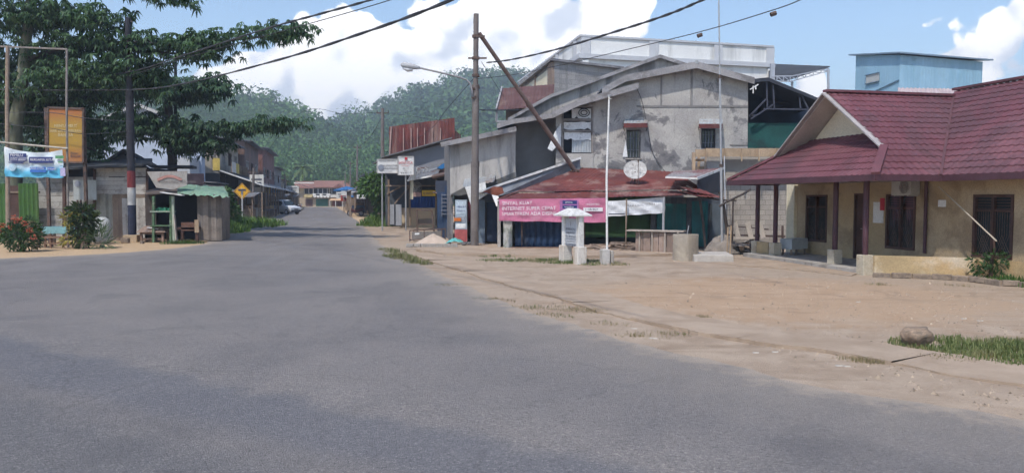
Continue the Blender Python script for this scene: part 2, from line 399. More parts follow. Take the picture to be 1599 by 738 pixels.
# resample both edges to equal counts by arc length, then fill between with a fan-free grid
def resamp(P, n):
    L = [0]
    for i in range(1, len(P)): L.append(L[-1]+(P[i]-P[i-1]).length)
    out = []; j = 0
    for k in range(n+1):
        s_ = L[-1]*k/n
        while j < len(L)-2 and L[j+1] < s_: j += 1
        u = (s_-L[j])/max(1e-9, L[j+1]-L[j]); out.append(P[j].lerp(P[j+1], u))
    return out
poly = [p for p in LE] + [V((-70,-30,0)), V((70,-30,0))] + [p for p in reversed(RE)]
from mathutils.geometry import delaunay_2d_cdt, intersect_point_tri_2d
pts2 = [V((p.x, p.y)) for p in poly]; nb_ = len(pts2)
PX = np.array([p[:] for p in pts2])
def inside(x, y):
    x1, y1 = PX[:,0], PX[:,1]; x2, y2 = np.roll(x1, -1), np.roll(y1, -1)
    c = ((y1 > y) != (y2 > y)) & (x < (x2-x1)*(y-y1)/np.where(y2 == y1, 1e-9, y2-y1)+x1); return c.sum() % 2 == 1
for y_ in frange(-2, 40, .7):
    for x_ in frange(-30, 14, .7):
        if inside(x_, y_): pts2.append(V((x_+R.uniform(-.1,.1), y_+R.uniform(-.1,.1))))
for y_ in frange(41, 160, 1.6):
    for x_ in frange(-46, -3, 1.2):
        if inside(x_, y_): pts2.append(V((x_+R.uniform(-.2,.2), y_)))
vo_, _, fo_, *_r = delaunay_2d_cdt(pts2, [], [list(range(nb_))], 1, 1e-4)
me = bpy.data.meshes.new('road'); me.from_pydata([(v.x, v.y, .012) for v in vo_], [], fo_)
bm = bmesh.new(); bm.from_mesh(me)
for f in bm.faces:
    f.normal_update()
    if f.normal.z < 0: f.normal_flip()
bm.to_mesh(me); bm.free()
ro = bpy.data.objects.new('road', me); me.materials.append(M_ASPH); COL.objects.link(ro)
EP = np.array([(p.x, p.y) for p in LE[::2]+RE[::2]])
co = np.zeros(len(me.vertices)*3); me.vertices.foreach_get('co', co); co = co.reshape(-1, 3)
ds = np.array([np.sqrt(((EP-c[:2])**2).sum(1).min()) for c in co])
at_ = me.attributes.new('edge', 'FLOAT', 'POINT'); at_.data.foreach_set('value', ds.astype(np.float32))
struct(ro, 'worn grey asphalt road meeting a cross road in the foreground')
# sidewalk: old dusty concrete slabs along the right-hand edge
sw = [gp(632,396), gp(700,418), gp(760,436), gp(850,462), gp(980,497), gp(1110,524), gp(1250,545), gp(1420,572), gp(1599,600)]
sw.append(sw[-1]+V((3.2,-2.0,0))); sw.append(sw[-1]+V((5,-1.6,0)))
SW = smooth_line(sw, .10, .085, 21)
t = NT('dusty_concrete'); P3 = t.co(world=True); n2 = t.noise(P3, 1.1, 6, .65, .4); n3 = t.noise(P3, 35, 4, .6)
c = t.mix(t.ramp(n2, .32, .68), (.30,.225,.165,1), (.39,.302,.228,1)); c = t.mix(t.ramp(n3, .55, .75, 0, .4), c, (.21,.17,.14,1))
t.bsdf(c, .92, t.math('ADD', n3, n2), .6, .015, spec=.1); M_CONC = t.m
slabs = MB(); k0 = 0; L = 0; R2 = random.Random(3)
WSW = 1.15
def side(i):
    d = (SW[min(i+6,len(SW)-1)]-SW[max(i-6,0)]).normalized(); return V((-d.y, d.x, 0))
i = 0
while i < len(SW)-3:
    n = int(R2.uniform(14, 26)); j = min(len(SW)-1, i+n); tz = R2.uniform(-.016,.016)
    a_ = [SW[k] for k in range(i, j+1)]; 
    b_ = [SW[k]+side(k)*(WSW+.12*mnoise.noise(V((k*.2, 1, 2)))) for k in range(i, j+1)]
    z0 = .03
    top = [V((p.x, p.y, z0+tz+.006*mnoise.noise(p*3))) for p in a_]; topb = [V((p.x, p.y, .012)) for p in b_]
    bot = [V((p.x, p.y, -.06)) for p in a_]
    m = len(top)
    slabs.add(top+topb+bot, [(q, q+1, m+q+1, m+q) for q in range(m-1)]+[(2*m+q, 2*m+q+1, q+1, q) for q in range(m-1)])
    i = j
struct(slabs.build('sidewalk', M_CONC, smooth=False), 'cracked dusty concrete slabs along the right edge of the road')
# ================================================================== hills and their forest
def smst(x): x = min(1, max(0, x)); return x*x*(3-2*x)
def interp(x, T):
    for (a, b), (c, d) in zip(T, T[1:]):
        if x <= c: return b+(d-b)*max(0, (x-a))/(c-a)
    return T[-1][1]
def make_hill(prof, foot, ridge, back, name, label, ntree, seed, tree_h, c1, c2):
    rng = np.random.default_rng(seed)
    lo, hi = prof[0][0], prof[-1][0]
    azs = frange(lo, hi, (hi-lo)/90); rs = frange(foot, back, 12)
    def H(pxx, r):
        top = (308-interp(pxx, prof))/FX*ridge - tree_h*.9
        k = smst((r-foot)/(ridge-foot))**.85 if r < ridge else 1-.5*smst((r-ridge)/(back-ridge))
        q = V(((pxx-800)/1200*r*.012, r*.012, seed))
        return top*k*(1+.10*mnoise.noise(q)) + 5*mnoise.noise(q*2.3)*min(1, (r-foot)/60)
    m = MB(); vs = [((p-800)/1200*r, r, H(p, r)-.5) for p in azs for r in rs]; n = len(rs)
    m.add(vs, [(i*n+j, (i+1)*n+j, (i+1)*n+j+1, i*n+j+1) for i in range(len(azs)-1) for j in range(n-1)])
    struct(m.build('hill', mat('forest_floor', (.03,.05,.02,1)), smooth=True, clean=False), label)
    # tree variants: leaf clumps over an uneven crown, with a trunk
    var = []
    for kx in range(16):
        nq, sq = (230, (.03,.062)) if kx < 8 else (620, (.013,.030))
        q = []; sub = [(rng.normal(0,.28,3)*[1,1,.7]+[0,0,.62], rng.uniform(.25,.5)) for _ in range(7)]
        for _ in range(nq):
            c, rr = sub[rng.integers(7)]; dd = rng.normal(0,1,3); dd[2] = abs(dd[2])*.9-.15; dd /= np.linalg.norm(dd)
            p = c+dd*rr*rng.uniform(.75,1.05); nrm = dd+rng.normal(0,.45,3); nrm /= np.linalg.norm(nrm)
            a = np.cross(nrm, rng.normal(0,1,3)); a /= np.linalg.norm(a); b = np.cross(nrm, a); s_ = rng.uniform(*sq)
            q.append([p-a*s_-b*s_*.6, p+a*s_-b*s_*.7, p+a*s_*.7+b*s_, p-a*s_*.8+b*s_*.8])
        for k in range(3):
            an = k*2.09; o = np.array([math.cos(an), math.sin(an), 0])*.03; o2 = np.array([math.cos(an+2.09), math.sin(an+2.09), 0])*.03
            q.append([o+[0,0,-.3], o2+[0,0,-.3], o2*.6+[0,0,.6], o*.6+[0,0,.6]])
        var.append(np.array(q))
    vs = []; tints = []
    for _ in range(ntree):
        pxx = rng.uniform(lo, hi); r = foot+(back*.35+ridge*.65-foot)*rng.uniform(0,1)**.9
        h = tree_h*rng.choice([.6,.8,1.0,1.0,1.2,1.45])*rng.uniform(.88,1.1); wd = h*rng.uniform(.75,1.15)
        q = var[rng.integers(8)+(8 if r < 330 else 0)].copy(); an = rng.uniform(0, 6.28); ca, sa = math.cos(an), math.sin(an)
        q = np.stack([(q[...,0]*ca-q[...,1]*sa)*wd, (q[...,0]*sa+q[...,1]*ca)*wd, q[...,2]*h], -1)
        q += [(pxx-800)/1200*r, r, H(pxx, r)-1.0]
        vs.append(q.reshape(-1, 3)); tints.append(np.full(q.shape[0]*4, np.clip(rng.normal(.42,.26)+.25*(1-smst((r-foot)/90)), 0, 1)))
    vs = np.concatenate(vs); tints = np.concatenate(tints)
    quad_mesh('forest', vs, leafmat('far_foliage_'+str(seed), c1, c2, .25, .7, attr='tint'), label.replace('hill', 'trees covering the hill'), 'forest', tints)
def quad_mesh(name, vs, mt, label, cat, tint=None, parent=None, kind='stuff'):
    n = len(vs)//4; me = bpy.data.meshes.new(name)
    vs = np.asarray(vs, dtype=np.float32)
    if parent is not None: vs = vs-np.array(LOC[parent.name], dtype=np.float32)
    me.vertices.add(n*4); me.vertices.foreach_set('co', vs.ravel())
    me.loops.add(n*4); me.loops.foreach_set('vertex_index', np.arange(n*4, dtype=np.int32))
    me.polygons.add(n); me.polygons.foreach_set('loop_start', np.arange(0, n*4, 4, dtype=np.int32)); me.polygons.foreach_set('loop_total', np.full(n, 4, dtype=np.int32))
    if tint is not None:
        a = me.attributes.new('tint', 'FLOAT', 'POINT'); a.data.foreach_set('value', np.asarray(tint, dtype=np.float32))
    me.update(calc_edges=True); me.validate()
    me.materials.append(mt); o = bpy.data.objects.new(name, me); COL.objects.link(o)
    if parent is not None: o.parent = parent; LOC[o.name] = V(LOC[parent.name])
    else:
        tag(o, label, cat)
        if kind: o['kind'] = kind
    return o
make_hill([(-700,175),(-200,150),(100,140),(250,146),(330,148),(400,160),(450,176),(500,196),(530,212),(580,235),(650,262)], 205, 420, 520, 'hill', 'green wooded hill behind the left row of shops', 2100, 5, 9.5, (.024,.062,.03,1), (.14,.26,.08,1))
make_hill([(380,260),(460,225),(520,204),(545,196),(580,188),(620,178),(650,168),(700,152),(760,142),(830,140),(950,180),(1200,235),(1500,255)], 215, 620, 760, 'hill', 'green wooded hill rising behind the right row of shops', 2700, 6, 11.5, (.024,.062,.032,1), (.13,.245,.08,1))
# ================================================================== haze
# ================================================================== shared materials
PLASTER = mat('grey_plaster', (.39,.37,.355,1), .2, .5, .92, (.12,.114,.12,1), .72, .5, False, bump=.3, bscale=12, col2=(.45,.42,.39,1))
PLASTER2 = mat('pale_grey_plaster', (.43,.40,.375,1), .15, .8, .92, (.17,.16,.155,1), .45, 1.2, True, bump=.3)
CONC = mat('bare_concrete', (.36,.33,.30,1), .2, 1.5, .92, (.16,.14,.12,1), .45, 2.2, True)
MOULDY = mat('mouldy_concrete', (.42,.39,.365,1), .2, .8, .92, (.13,.12,.115,1), .6, 1.0, True)
WHITE = mat('dirty_white_paint', (.72,.71,.69,1), .08, 2, .7, (.38,.34,.30,1), .4, 2.5, True)
OFFWHITE = mat('white_render', (.76,.755,.74,1), .06, .3, .8, (.42,.42,.41,1), .35, .4, True)
CREAM = mat('ochre_wall_paint', (.43,.32,.185,1), .12, .7, .85, (.24,.175,.11,1), .45, .8, False, col2=(.42,.325,.21,1))
CREAMLO = mat('stained_ochre_wall_paint', (.43,.32,.18,1), .15, 1.2, .88, (.62,.55,.45,1), .42, .9, False, col2=(.50,.345,.18,1))
CREAM2 = mat('pale_cream_paint', (.72,.64,.47,1), .06, 1, .8)
RUSTRED = mat('rusty_red_zinc', (.165,.046,.040,1), .25, 1.3, .65, (.30,.21,.18,1), .36, 1.1, True, col2=(.11,.034,.034,1), bump=.15)
ZINC = mat('weathered_zinc', (.42,.44,.46,1), .15, 1, .5, (.26,.15,.10,1), .35, 1.3, True, metal=.35)
DKZINC = mat('dark_zinc', (.16,.165,.18,1), .2, 1, .6, (.10,.06,.045,1), .4, 1.2, True)
GREYTIN = mat('grey_fascia_board', (.30,.285,.29,1), .2, 1.4, .8, (.14,.13,.13,1), .5, 1.3, False)
WOOD = mat('grey_brown_timber', (.22,.165,.125,1), .25, 2, .88, (.09,.065,.05,1), .4, 3, True, island=.3)
PALEWOOD = mat('pale_new_timber', (.36,.265,.18,1), .2, 2, .85, (.28,.19,.12,1), .35, 3, True, island=.2)
WHITEWOOD = mat('whitewashed_planks', (.44,.415,.385,1), .14, 1.2, .88, (.20,.17,.15,1), .45, 2.4, False, island=.14)
DARKWOOD = mat('dark_brown_timber', (.075,.042,.035,1), .25, 2, .7, island=.2)
MAROON = mat('maroon_post_paint', (.085,.04,.05,1), .2, 2, .55)
NAVY = mat('navy_shutter_paint', (.028,.055,.115,1), .25, 1.3, .55, (.10,.09,.085,1), .35, 2, True)
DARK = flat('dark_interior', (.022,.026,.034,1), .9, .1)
GLASS = flat('dark_window_glass', (.02,.032,.036,1), .12, .5)
TEAL = mat('teal_door_paint', (.02,.125,.13,1), .2, 2, .6, (.06,.07,.07,1), .35, 2, True)
GREENWALL = mat('green_wall_paint', (.075,.155,.068,1), .15, .9, .85, (.05,.06,.05,1), .4, 1.3, True)
STEEL = flat('galvanised_steel', (.42,.42,.43,1), .5, .4, .5)
RUSTSTEEL = mat('rusty_steel', (.11,.08,.07,1), .3, 6, .8, (.20,.10,.06,1), .4, 8)
POLEMAT = mat('oxidised_steel_pole', (.17,.145,.135,1), .2, 2.2, .75, (.09,.075,.07,1), .4, 2, True)
CABLE = flat('black_cable', (.06,.06,.068,1), .7)
TILE = mat('maroon_tile_roof', (.145,.049,.060,1), .22, .7, .65, (.09,.042,.048,1), .55, .8, True, bump=.1, col2=(.18,.072,.082,1), spec=.35)
BLUECLAD = mat('pale_blue_cladding', (.27,.44,.56,1), .1, .5, .65, (.20,.36,.47,1), .4, .6, True)
PAPER = mat('torn_white_poster', (.72,.72,.72,1), .08, 3, .7, (.33,.33,.35,1), .32, 4)
TXTW = flat('white_lettering', (.74,.72,.74,1)); TXTK = flat('dark_lettering', (.05,.055,.08,1)); TXTR = flat('red_lettering', (.5,.04,.06,1))
DKBLUE = flat('dark_blue_print', (.03,.045,.17,1))
def old_plaster():
    t = NT('old_grey_plaster'); c = t.co(); n1 = t.noise(c, .5, 5, .6, .4); n2 = t.noise(c, 14, 4, .65)
    base = t.mix(t.ramp(n1, .35, .65), (.335,.315,.30,1), (.44,.415,.385,1)); base = t.mix(t.ramp(t.noise(c, 1.6, 6, .65, .6), .50, .56, 0, .35), base, (.50,.475,.44,1))
    z = t.n('ShaderNodeSeparateXYZ'); t.l(c, z.inputs[0]); lowz = t.ramp(z.outputs[2], 2.6, 6.2, .10, -.02)
    f = t.math('ADD', t.noise(c, .62, 9, .68, .55), lowz); base = t.mix(t.ramp(f, .54, .58, 0, .8), base, (.15,.143,.15,1)); base = t.mix(t.ramp(f, .60, .66, 0, .6), base, (.085,.082,.09,1))
    dr = t.noise(t.co((2.4,2.4,.13)), 1.1, 5, .65); base = t.mix(t.ramp(dr, .56, .70, 0, .5), base, (.19,.18,.175,1))
    wn = t.n('ShaderNodeTexNoise'); t.l(c, wn.inputs['Vector']); wn.inputs['Scale'].default_value = 1.6; wn.inputs['Detail'].default_value = 5; wp = t.n('ShaderNodeVectorMath', operation='MULTIPLY_ADD'); t.l(wn.outputs[1], wp.inputs[0]); wp.inputs[1].default_value = (.7,.7,.7); t.l(c, wp.inputs[2])
    cv = t.n('ShaderNodeTexVoronoi', feature='DISTANCE_TO_EDGE'); t.l(wp.outputs[0], cv.inputs['Vector']); cv.inputs['Scale'].default_value = .45; base = t.mix(t.ramp(cv.outputs['Distance'], .003, .009, .3, 0), base, (.16,.15,.15,1))
    base = t.mix(.4, base, t.mix(t.ramp(n2, .3, .7), (.6,.6,.6,1), (1.2,1.2,1.2,1)), 'MULTIPLY'); t.bsdf(base, .93, t.math('ADD', n2, f), .4, .02, spec=.15); return t.m
PLASTER = old_plaster()
BLOCK = mat('concrete_block_wall', (.37,.335,.30,1), .14, .7, .93, (.20,.18,.16,1), .4, 1.1, True, brick=(.42,.21,(.62,.6,.58,1),1,.25))
BLOCK2 = mat('grey_block_wall', (.345,.325,.315,1), .12, .7, .93, (.2,.19,.18,1), .4, 1, True, brick=(.6,.3,(.66,.65,.64,1),1,.25))
# ------------------------------------------------------------------ grass and weeds
def blades(name, label, spots, hmin, hmax, c1, c2, c3=None, seed=1, w=.012, lean=.5):
    """spots: (x, y, n, rx, ry, rot)"""
    rr = random.Random(seed); V4 = []
    for (x, y, n, rx, ry, ro_) in spots:
        for _ in range(n):
            a = rr.uniform(0, 6.283); k = rr.random()**.7; u, v_ = k*math.cos(a)*rx, k*math.sin(a)*ry
            if mnoise.noise(V((x+u, y+v_, seed))*2.2) < -.22 and rr.random() < .85: continue
            bx, by = x+u*math.cos(ro_)-v_*math.sin(ro_), y+u*math.sin(ro_)+v_*math.cos(ro_)
            h = rr.uniform(hmin, hmax)*(1-.5*k*k); an = rr.uniform(0, 6.283); le = rr.uniform(.1, lean)*h
            dx, dy = math.cos(an), math.sin(an); sx, sy = -dy*w*rr.uniform(.6,1.4), dx*w*rr.uniform(.6,1.4)
            m = (bx+dx*le*.35, by+dy*le*.35, h*.6); tp = (bx+dx*le, by+dy*le, h)
            V4 += [(bx-sx, by-sy, -.02), (bx+sx, by+sy, -.02), (m[0]+sx*.8, m[1]+sy*.8, m[2]), (m[0]-sx*.8, m[1]-sy*.8, m[2])]
            V4 += [(m[0]-sx*.8, m[1]-sy*.8, m[2]), (m[0]+sx*.8, m[1]+sy*.8, m[2]), (tp[0]+sx*.15, tp[1]+sy*.15, tp[2]), (tp[0]-sx*.15, tp[1]-sy*.15, tp[2])]
    return quad_mesh(name, V4, leafmat(name+str(seed), c1, c2, .3, .7, c3=c3), label, 'grass')
def foliage(spots, leaf, mt, parent, seed=1, name='foliage', droop=.3, wid=.4):
    """leaf quads spread through ellipsoid clumps: spots (centre, (rx,ry,rz), n)"""
    rng = random.Random(seed); out = []
    for c, rr, n in spots:
        for _ in range(n):
            d = V((rng.gauss(0,1), rng.gauss(0,1), rng.gauss(0,1))).normalized(); k = rng.uniform(.35, 1)**.6
            p = V(c)+V((d.x*rr[0], d.y*rr[1], d.z*rr[2]))*k
            ax = (d+V((rng.gauss(0,.5), rng.gauss(0,.5), rng.gauss(0,.5)-droop))).normalized(); b = ax.cross(V((rng.gauss(0,1), rng.gauss(0,1), rng.gauss(0,1)))).normalized()
            L = leaf*rng.uniform(.6, 1.3); W = L*wid
            out += [p, p+ax*L*.5+b*W*.5, p+ax*L, p+ax*L*.5-b*W*.5]
    return quad_mesh(name, [tuple(v) for v in out], mt, None, None, parent=parent)
LEAFG = leafmat('garden_leaf', (.035,.08,.02,1), (.10,.19,.045,1))
LEAFD = leafmat('dark_leaf', (.02,.05,.018,1), (.06,.12,.035,1))
# ================================================================== tiled house on the right
O = V((11.4, 19.8, 0)); U = V((.2236, -.9747, 0)); N = V((-.9747, -.2236, 0))
def Hs(s, t_, z=0.0): return O + U*s + N*t_ + V((0,0,z))
house = thing('house', 'ochre house with maroon tiled gable roof and porch on posts', 'house', Hs(-3, 0, 0))
def ws(px, t_=0.0): return hit(px, O+N*t_, U)
ZE = 2.54; SL = .70
wall = MB().prism([Hs(-7,0,-.1), Hs(9,0,-.1), Hs(9,-6.4,-.1), Hs(-7,-6.4,-.1)], (0,0,ZE+.35)).build('wall', CREAM, house)
s3a, s3b = ws(1519), ws(1582); s2a, s2b = ws(1383), ws(1429); s1a, s1b = ws(1258), ws(1291); sda, sdb = ws(1333), ws(1352)
holes = MB()
def wbox(mb, sa, sb, za, zb, ta=-.12, tb=.3):
    mb.hexa([Hs(sa,tb,za), Hs(sb,tb,za), Hs(sb,ta,za), Hs(sa,ta,za)], [Hs(sa,tb,zb), Hs(sb,tb,zb), Hs(sb,ta,zb), Hs(sa,ta,zb)]); return mb
WIN = [(s3a,s3b,.53,2.07), (s2a,s2b,.53,2.09), (s1a,s1b,.53,2.08)]
for a_, b_, za, zb in WIN: wbox(holes, a_, b_, za, zb)
wbox(holes, sda, sdb, .13, 2.12); cut(wall, holes)
for k, (a_, b_, za, zb) in enumerate(WIN):
    f = MB(); e_ = .07
    for aa, bb_, zc, zd in [(a_,a_+e_,za,zb),(b_-e_,b_,za,zb),(a_+e_,b_-e_,za,za+e_),(a_+e_,b_-e_,zb-e_,zb),((a_+b_)/2-.035,(a_+b_)/2+.035,za+e_,zb-e_)]:
        wbox(f, aa, bb_, zc, zd, -.10, .025)
    for aa, bb_ in [(a_+e_,(a_+b_)/2-.035),((a_+b_)/2+.035,b_-e_)]: wbox(f, aa, bb_, zb-.42, zb-.37, -.08, .0)
    wf = f.build('window', DARKWOOD, house)
    gl = MB(); wbox(gl, a_+e_, b_-e_, za+e_, zb-e_, -.075, -.06); gl.build('pane', GLASS, wf)
    gr = MB()
    n = 7
    for q in range(n+1):
        for aa, bb_ in [(a_+e_,(a_+b_)/2-.035),((a_+b_)/2+.035,b_-e_)]:
            u = aa+(bb_-aa)*q/n; gr.tube([Hs(u,-.03,za+e_), Hs(aa+(bb_-aa)*((q+3) % n)/n,-.03,za+.55)], .006, 4); gr.tube([Hs(u,-.03,za+.55), Hs(u,-.03,zb-.42)], .006, 4)
    gr.build('grille', RUSTSTEEL, wf)
    lv = MB()
    for q in range(4): wbox(lv, a_+e_, b_-e_, zb-.35+q*.07, zb-.335+q*.07, -.05, -.01)
    lv.build('louvre', DARKWOOD, wf)
dr = MB(); wbox(dr, sda+.06, sdb-.06, .13, 2.06, -.09, -.05); door = dr.build('door', DARKWOOD, house)
df = MB(); wbox(df, sda, sda+.06, .13, 2.12, -.1, .02); wbox(df, sdb-.06, sdb, .13, 2.12, -.1, .02); wbox(df, sda+.06, sdb-.06, 2.06, 2.12, -.1, .02); df.build('door_frame', DARKWOOD, house)
dk = MB(); dk.tube([Hs(sdb-.14,-.05,1.05), Hs(sdb-.14,0,1.05), Hs(sdb-.24,0,1.05)], .012, 6); dk.build('handle', STEEL, door)
# pilaster on the far corner and the down pipe
pl = MB(); wbox(pl, ws(1244), ws(1232), .0, ZE, .003, .12); pl.build('pilaster', CREAM2, house)
dp = MB(); sp = ws(1447); dp.tube([Hs(sp,.06,.5), Hs(sp,.06,ZE)], .045, 8); dp.build('down_pipe', MAROON, house)
# porch floor, side parapet, posts on plinths
fl = MB().prism([Hs(-7,.004,-.05), Hs(-.75,.004,-.05), Hs(-.75,2.25,-.05), Hs(-7,2.0,-.05)], (0,0,.16)); fl.build('porch_floor', CONC, house)
pw = MB(); pw.hexa([Hs(-.62,1.98,-.05), Hs(-.45,1.98,-.05), Hs(.95,.003,-.05), Hs(.75,.003,-.05)], [Hs(-.62,1.98,.5), Hs(-.45,1.98,.5), Hs(.95,.003,.5), Hs(.75,.003,.5)]); pw.build('parapet', CREAMLO, house)
base = MB(); wbox(base, .95, 9, -.1, .5, .003, .035); base.build('plinth_band', CREAMLO, house)
lw = MB(); wbox(lw, -7, -6.2, -.05, .5, 1.4, 1.55); lw.build('parapet', CREAMLO, house)
for px_c, py_c in [(1350,428),(1303,417),(1210,403),(1182,399)]:
    b = gp(px_c, py_c); q = MB().box((b.x, b.y, .22), (.3,.3,.58), math.atan2(U.y, U.x)).build('post_base', mat('stained_post_base', (.50,.44,.34,1), .15, 3, .9, (.34,.26,.18,1), .5, 3), house); bevel(q, .015, 1)
    MB().tube([(b.x, b.y, .505), (b.x, b.y, 2.62)], .075, 12).build('post', MAROON, house, smooth=40)
# ---- roof
def tprof(row=.30, wave=.22):
    def f(a, b):
        k = (b/row) % 1.0
        return .027*(1-k) + .012*math.sin(2*math.pi*a/wave) if k > .06 else .027*(k/.06) + .012*math.sin(2*math.pi*a/wave)
    return f
row = .30
def rows(lo, hi):
    out = []; k = math.floor(lo/row)
    while k*row < hi+row: out += [k*row, k*row+.06*row, k*row+.5*row]; k += 1
    return out
cs = 1/math.sqrt(1+SL*SL); 
def roof_s(poly):      # slope facing the camera (+s side): horizontal axis along -N (away), rises with -s
    # plane coords: a = -t , b = distance up slope from eave s=.3
    pp = [(-t_, (.3-s_)/cs) for s_, t_ in poly]; 
    u = -N; v = (U*-1 + V((0,0,SL))).normalized()
    return sheet(pp, tprof(), frange(-4, 6, .0367), rows(-.1, 6), Hs(.3, 0, ZE), u, v)
def roof_s2(poly):     # slope away from the camera
    pp = [(t_, (s_+6.9)/cs) for s_, t_ in poly]; u = N; v = (U + V((0,0,SL))).normalized()
    return sheet(pp, tprof(), frange(-6, 4, .0367), rows(-.1, 6), Hs(-6.9, 0, ZE), u, v)
def roof_t(poly, t0, axis):  # slopes facing the yard (+t): rises with -t from the eave t0
    pp = [(s_, (t0-t_)/cs) for s_, t_ in poly]; u = U; v = (N*-1 + V((0,0,SL))).normalized()
    return sheet(pp, tprof(), frange(-9, 10, .0367), rows(-.1, 8), Hs(0, t0, ZE), u, v)
porch_roof = thing  # (the roof is a part of the house)
rf = roof_s([(-3.3,1.5),(.3,1.5),(.3,.7),(-3.3,-2.9)])
rf2 = roof_s([(-.8,1.5),(.3,1.5),(.3,2.6)]); rf.add(rf2.v, rf2.f)
rf2 = roof_s2([(-3.3,1.5),(-6.9,1.5),(-6.9,.7),(-3.3,-2.9)]); rf.add(rf2.v, rf2.f)
rf2 = roof_s2([(-5.8,1.5),(-6.9,1.5),(-6.9,2.6)]); rf.add(rf2.v, rf2.f)
rf2 = roof_t([(.3,2.6),(-1.5,.8),(-5.1,.8),(-6.9,2.6)], 2.6, 0); rf.add(rf2.v, rf2.f)
rf2 = roof_t([(.3,.7),(9,.7),(9,-3.23),(-3.63,-3.23)], .7, 0); rf.add(rf2.v, rf2.f)
roof = rf.build('roof', TILE, house, smooth=35)
z_r = ZE+SL*3.6; z_f = ZE+SL*1.1; z_m = ZE+SL*3.93
def hz(s_=None, t_=None): return None
caps = MB()
def cap(p, q): caps.bar(p+V((0,0,.05)), q+V((0,0,.05)), .20, .07)
cap(Hs(-3.3,1.55,z_r), Hs(-3.3,-2.9,z_r)); cap(Hs(.34,2.64,ZE), Hs(-.8,1.5,z_f)); cap(Hs(-6.94,2.64,ZE), Hs(-5.8,1.5,z_f))
cap(Hs(-3.63,-3.23,z_m), Hs(9,-3.23,z_m))
caps.build('ridge_cap', TILE, roof)
vg = MB(); vg.bar(Hs(.32,.74,ZE+.03), Hs(-3.3,-2.9,z_r+.03), .06, .03); vg.build('valley_gutter', mat('valley_zinc', (.11,.05,.055,1), .2, 2, .6), roof)
fa = MB()
for p, q in [(Hs(-7,2.64,ZE-.06), Hs(.34,2.64,ZE-.06)), (Hs(.34,2.64,ZE-.06), Hs(.34,.72,ZE-.06)), (Hs(.34,.72,ZE-.06), Hs(9,.72,ZE-.06)), (Hs(-6.94,2.64,ZE-.06), Hs(-6.94,.7,ZE-.06))]: fa.bar(p, q, .03, .15)
fa.build('fascia', MAROON, house)
so_ = MB()
so_.prism([Hs(-6.9,2.6,ZE-.10), Hs(.3,2.6,ZE-.10), Hs(.3,.01,ZE-.10), Hs(-6.9,.01,ZE-.10)], (0,0,.02)); so_.prism([Hs(.31,.69,ZE-.10), Hs(9,.69,ZE-.10), Hs(9,.01,ZE-.10), Hs(.31,.01,ZE-.10)], (0,0,.02))
so_.build('soffit', mat('soffit_board', (.28,.23,.2,1), .15, 1), house)
gw = MB().prism([Hs(-1.5,.8,z_f+.3), Hs(-5.1,.8,z_f+.3), Hs(-3.3,.8,z_r-.12)], -N*.1); gw.build('gable_wall', CREAM2, house)
ud = MB()
ud.prism([Hs(-3.3,1.52,z_r-.10), Hs(-.75,1.52,z_f-.10), Hs(-.75,.7,z_f-.10), Hs(-3.3,.7,z_r-.10)], (0,0,.02)); ud.prism([Hs(-3.3,1.52,z_r-.10), Hs(-5.85,1.52,z_f-.10), Hs(-5.85,.7,z_f-.10), Hs(-3.3,.7,z_r-.10)], (0,0,.02))
ud.build('soffit', mat('gable_soffit', (.50,.45,.40,1), .1, 1), house)
for s_e in (-.72, -5.88):
    bb_ = MB().bar(Hs(-3.3,1.54,z_r-.03), Hs(s_e,1.54,z_f-.05), .04, .20, up=N); bb_.build('barge_board', mat('barge_paint', (.36,.325,.315,1), .15, 2), house)
# air conditioner, notices and a leaning bamboo stick: things of their own
s_ac = ws(1421); ac = thing('air_conditioner', 'white outdoor air conditioner unit under the eave of the ochre house', 'air conditioner', Hs(s_ac,.15,2.15))
MB().box(Hs(s_ac,.19,2.28), (.75,.28,.45), math.atan2(U.y,U.x)).build('casing', mat('grey_white_casing', (.42,.41,.39,1), .1, 3), ac)
fan = MB(); c_ = Hs(s_ac+.12,.34,2.28)
for k in range(5): fan.tube([c_+U*(.17*math.cos(a_))*(1-k*.2)+V((0,0,.17*math.sin(a_)*(1-k*.2))) for a_ in frange(0, 6.283, .4)], .006, 4)
fan.build('fan_grille', RUSTSTEEL, ac)
br = MB(); [br.bar(Hs(s_ac+e_,.004,2.04), Hs(s_ac+e_,.33,2.04), .03) for e_ in (-.25,.25)]; br.build('bracket', STEEL, ac)
def notice(pxa, pxb, za, zb, m, label):
    q = MB(); wbox(q, ws(pxa), ws(pxb), za, zb, .005, .012); o = q.build('notice', m, None); return tag(o, label, 'notice')
notice(1363, 1379, 1.25, 1.86, PAPER, 'white paper notice on the ochre wall between door and window')
o = notice(1374, 1381, 1.62, 1.98, flat('red_poster', (.45,.03,.05,1)), 'red poster overlapping the white notice beside the window')
o.location += N*.012
notice(1464, 1476, 1.75, 1.93, PAPER, 'small white paper sheet on the ochre wall left of the largest window')
st_ = MB(); pa, pb = Hs(ws(1489)+.0,.55,2.0), Hs(ws(1581,.5),.5,.98)
st_.tube([Hs(ws(1476),.25,2.28), Hs(ws(1520),.4,1.75), Hs(ws(1584),.5,.98)], .017, 6); o = st_.build('stick', mat('bamboo_pole', (.42,.36,.28,1), .2, 4), None); tag(o, 'thin bamboo stick slanting across the largest window of the ochre house', 'stick')
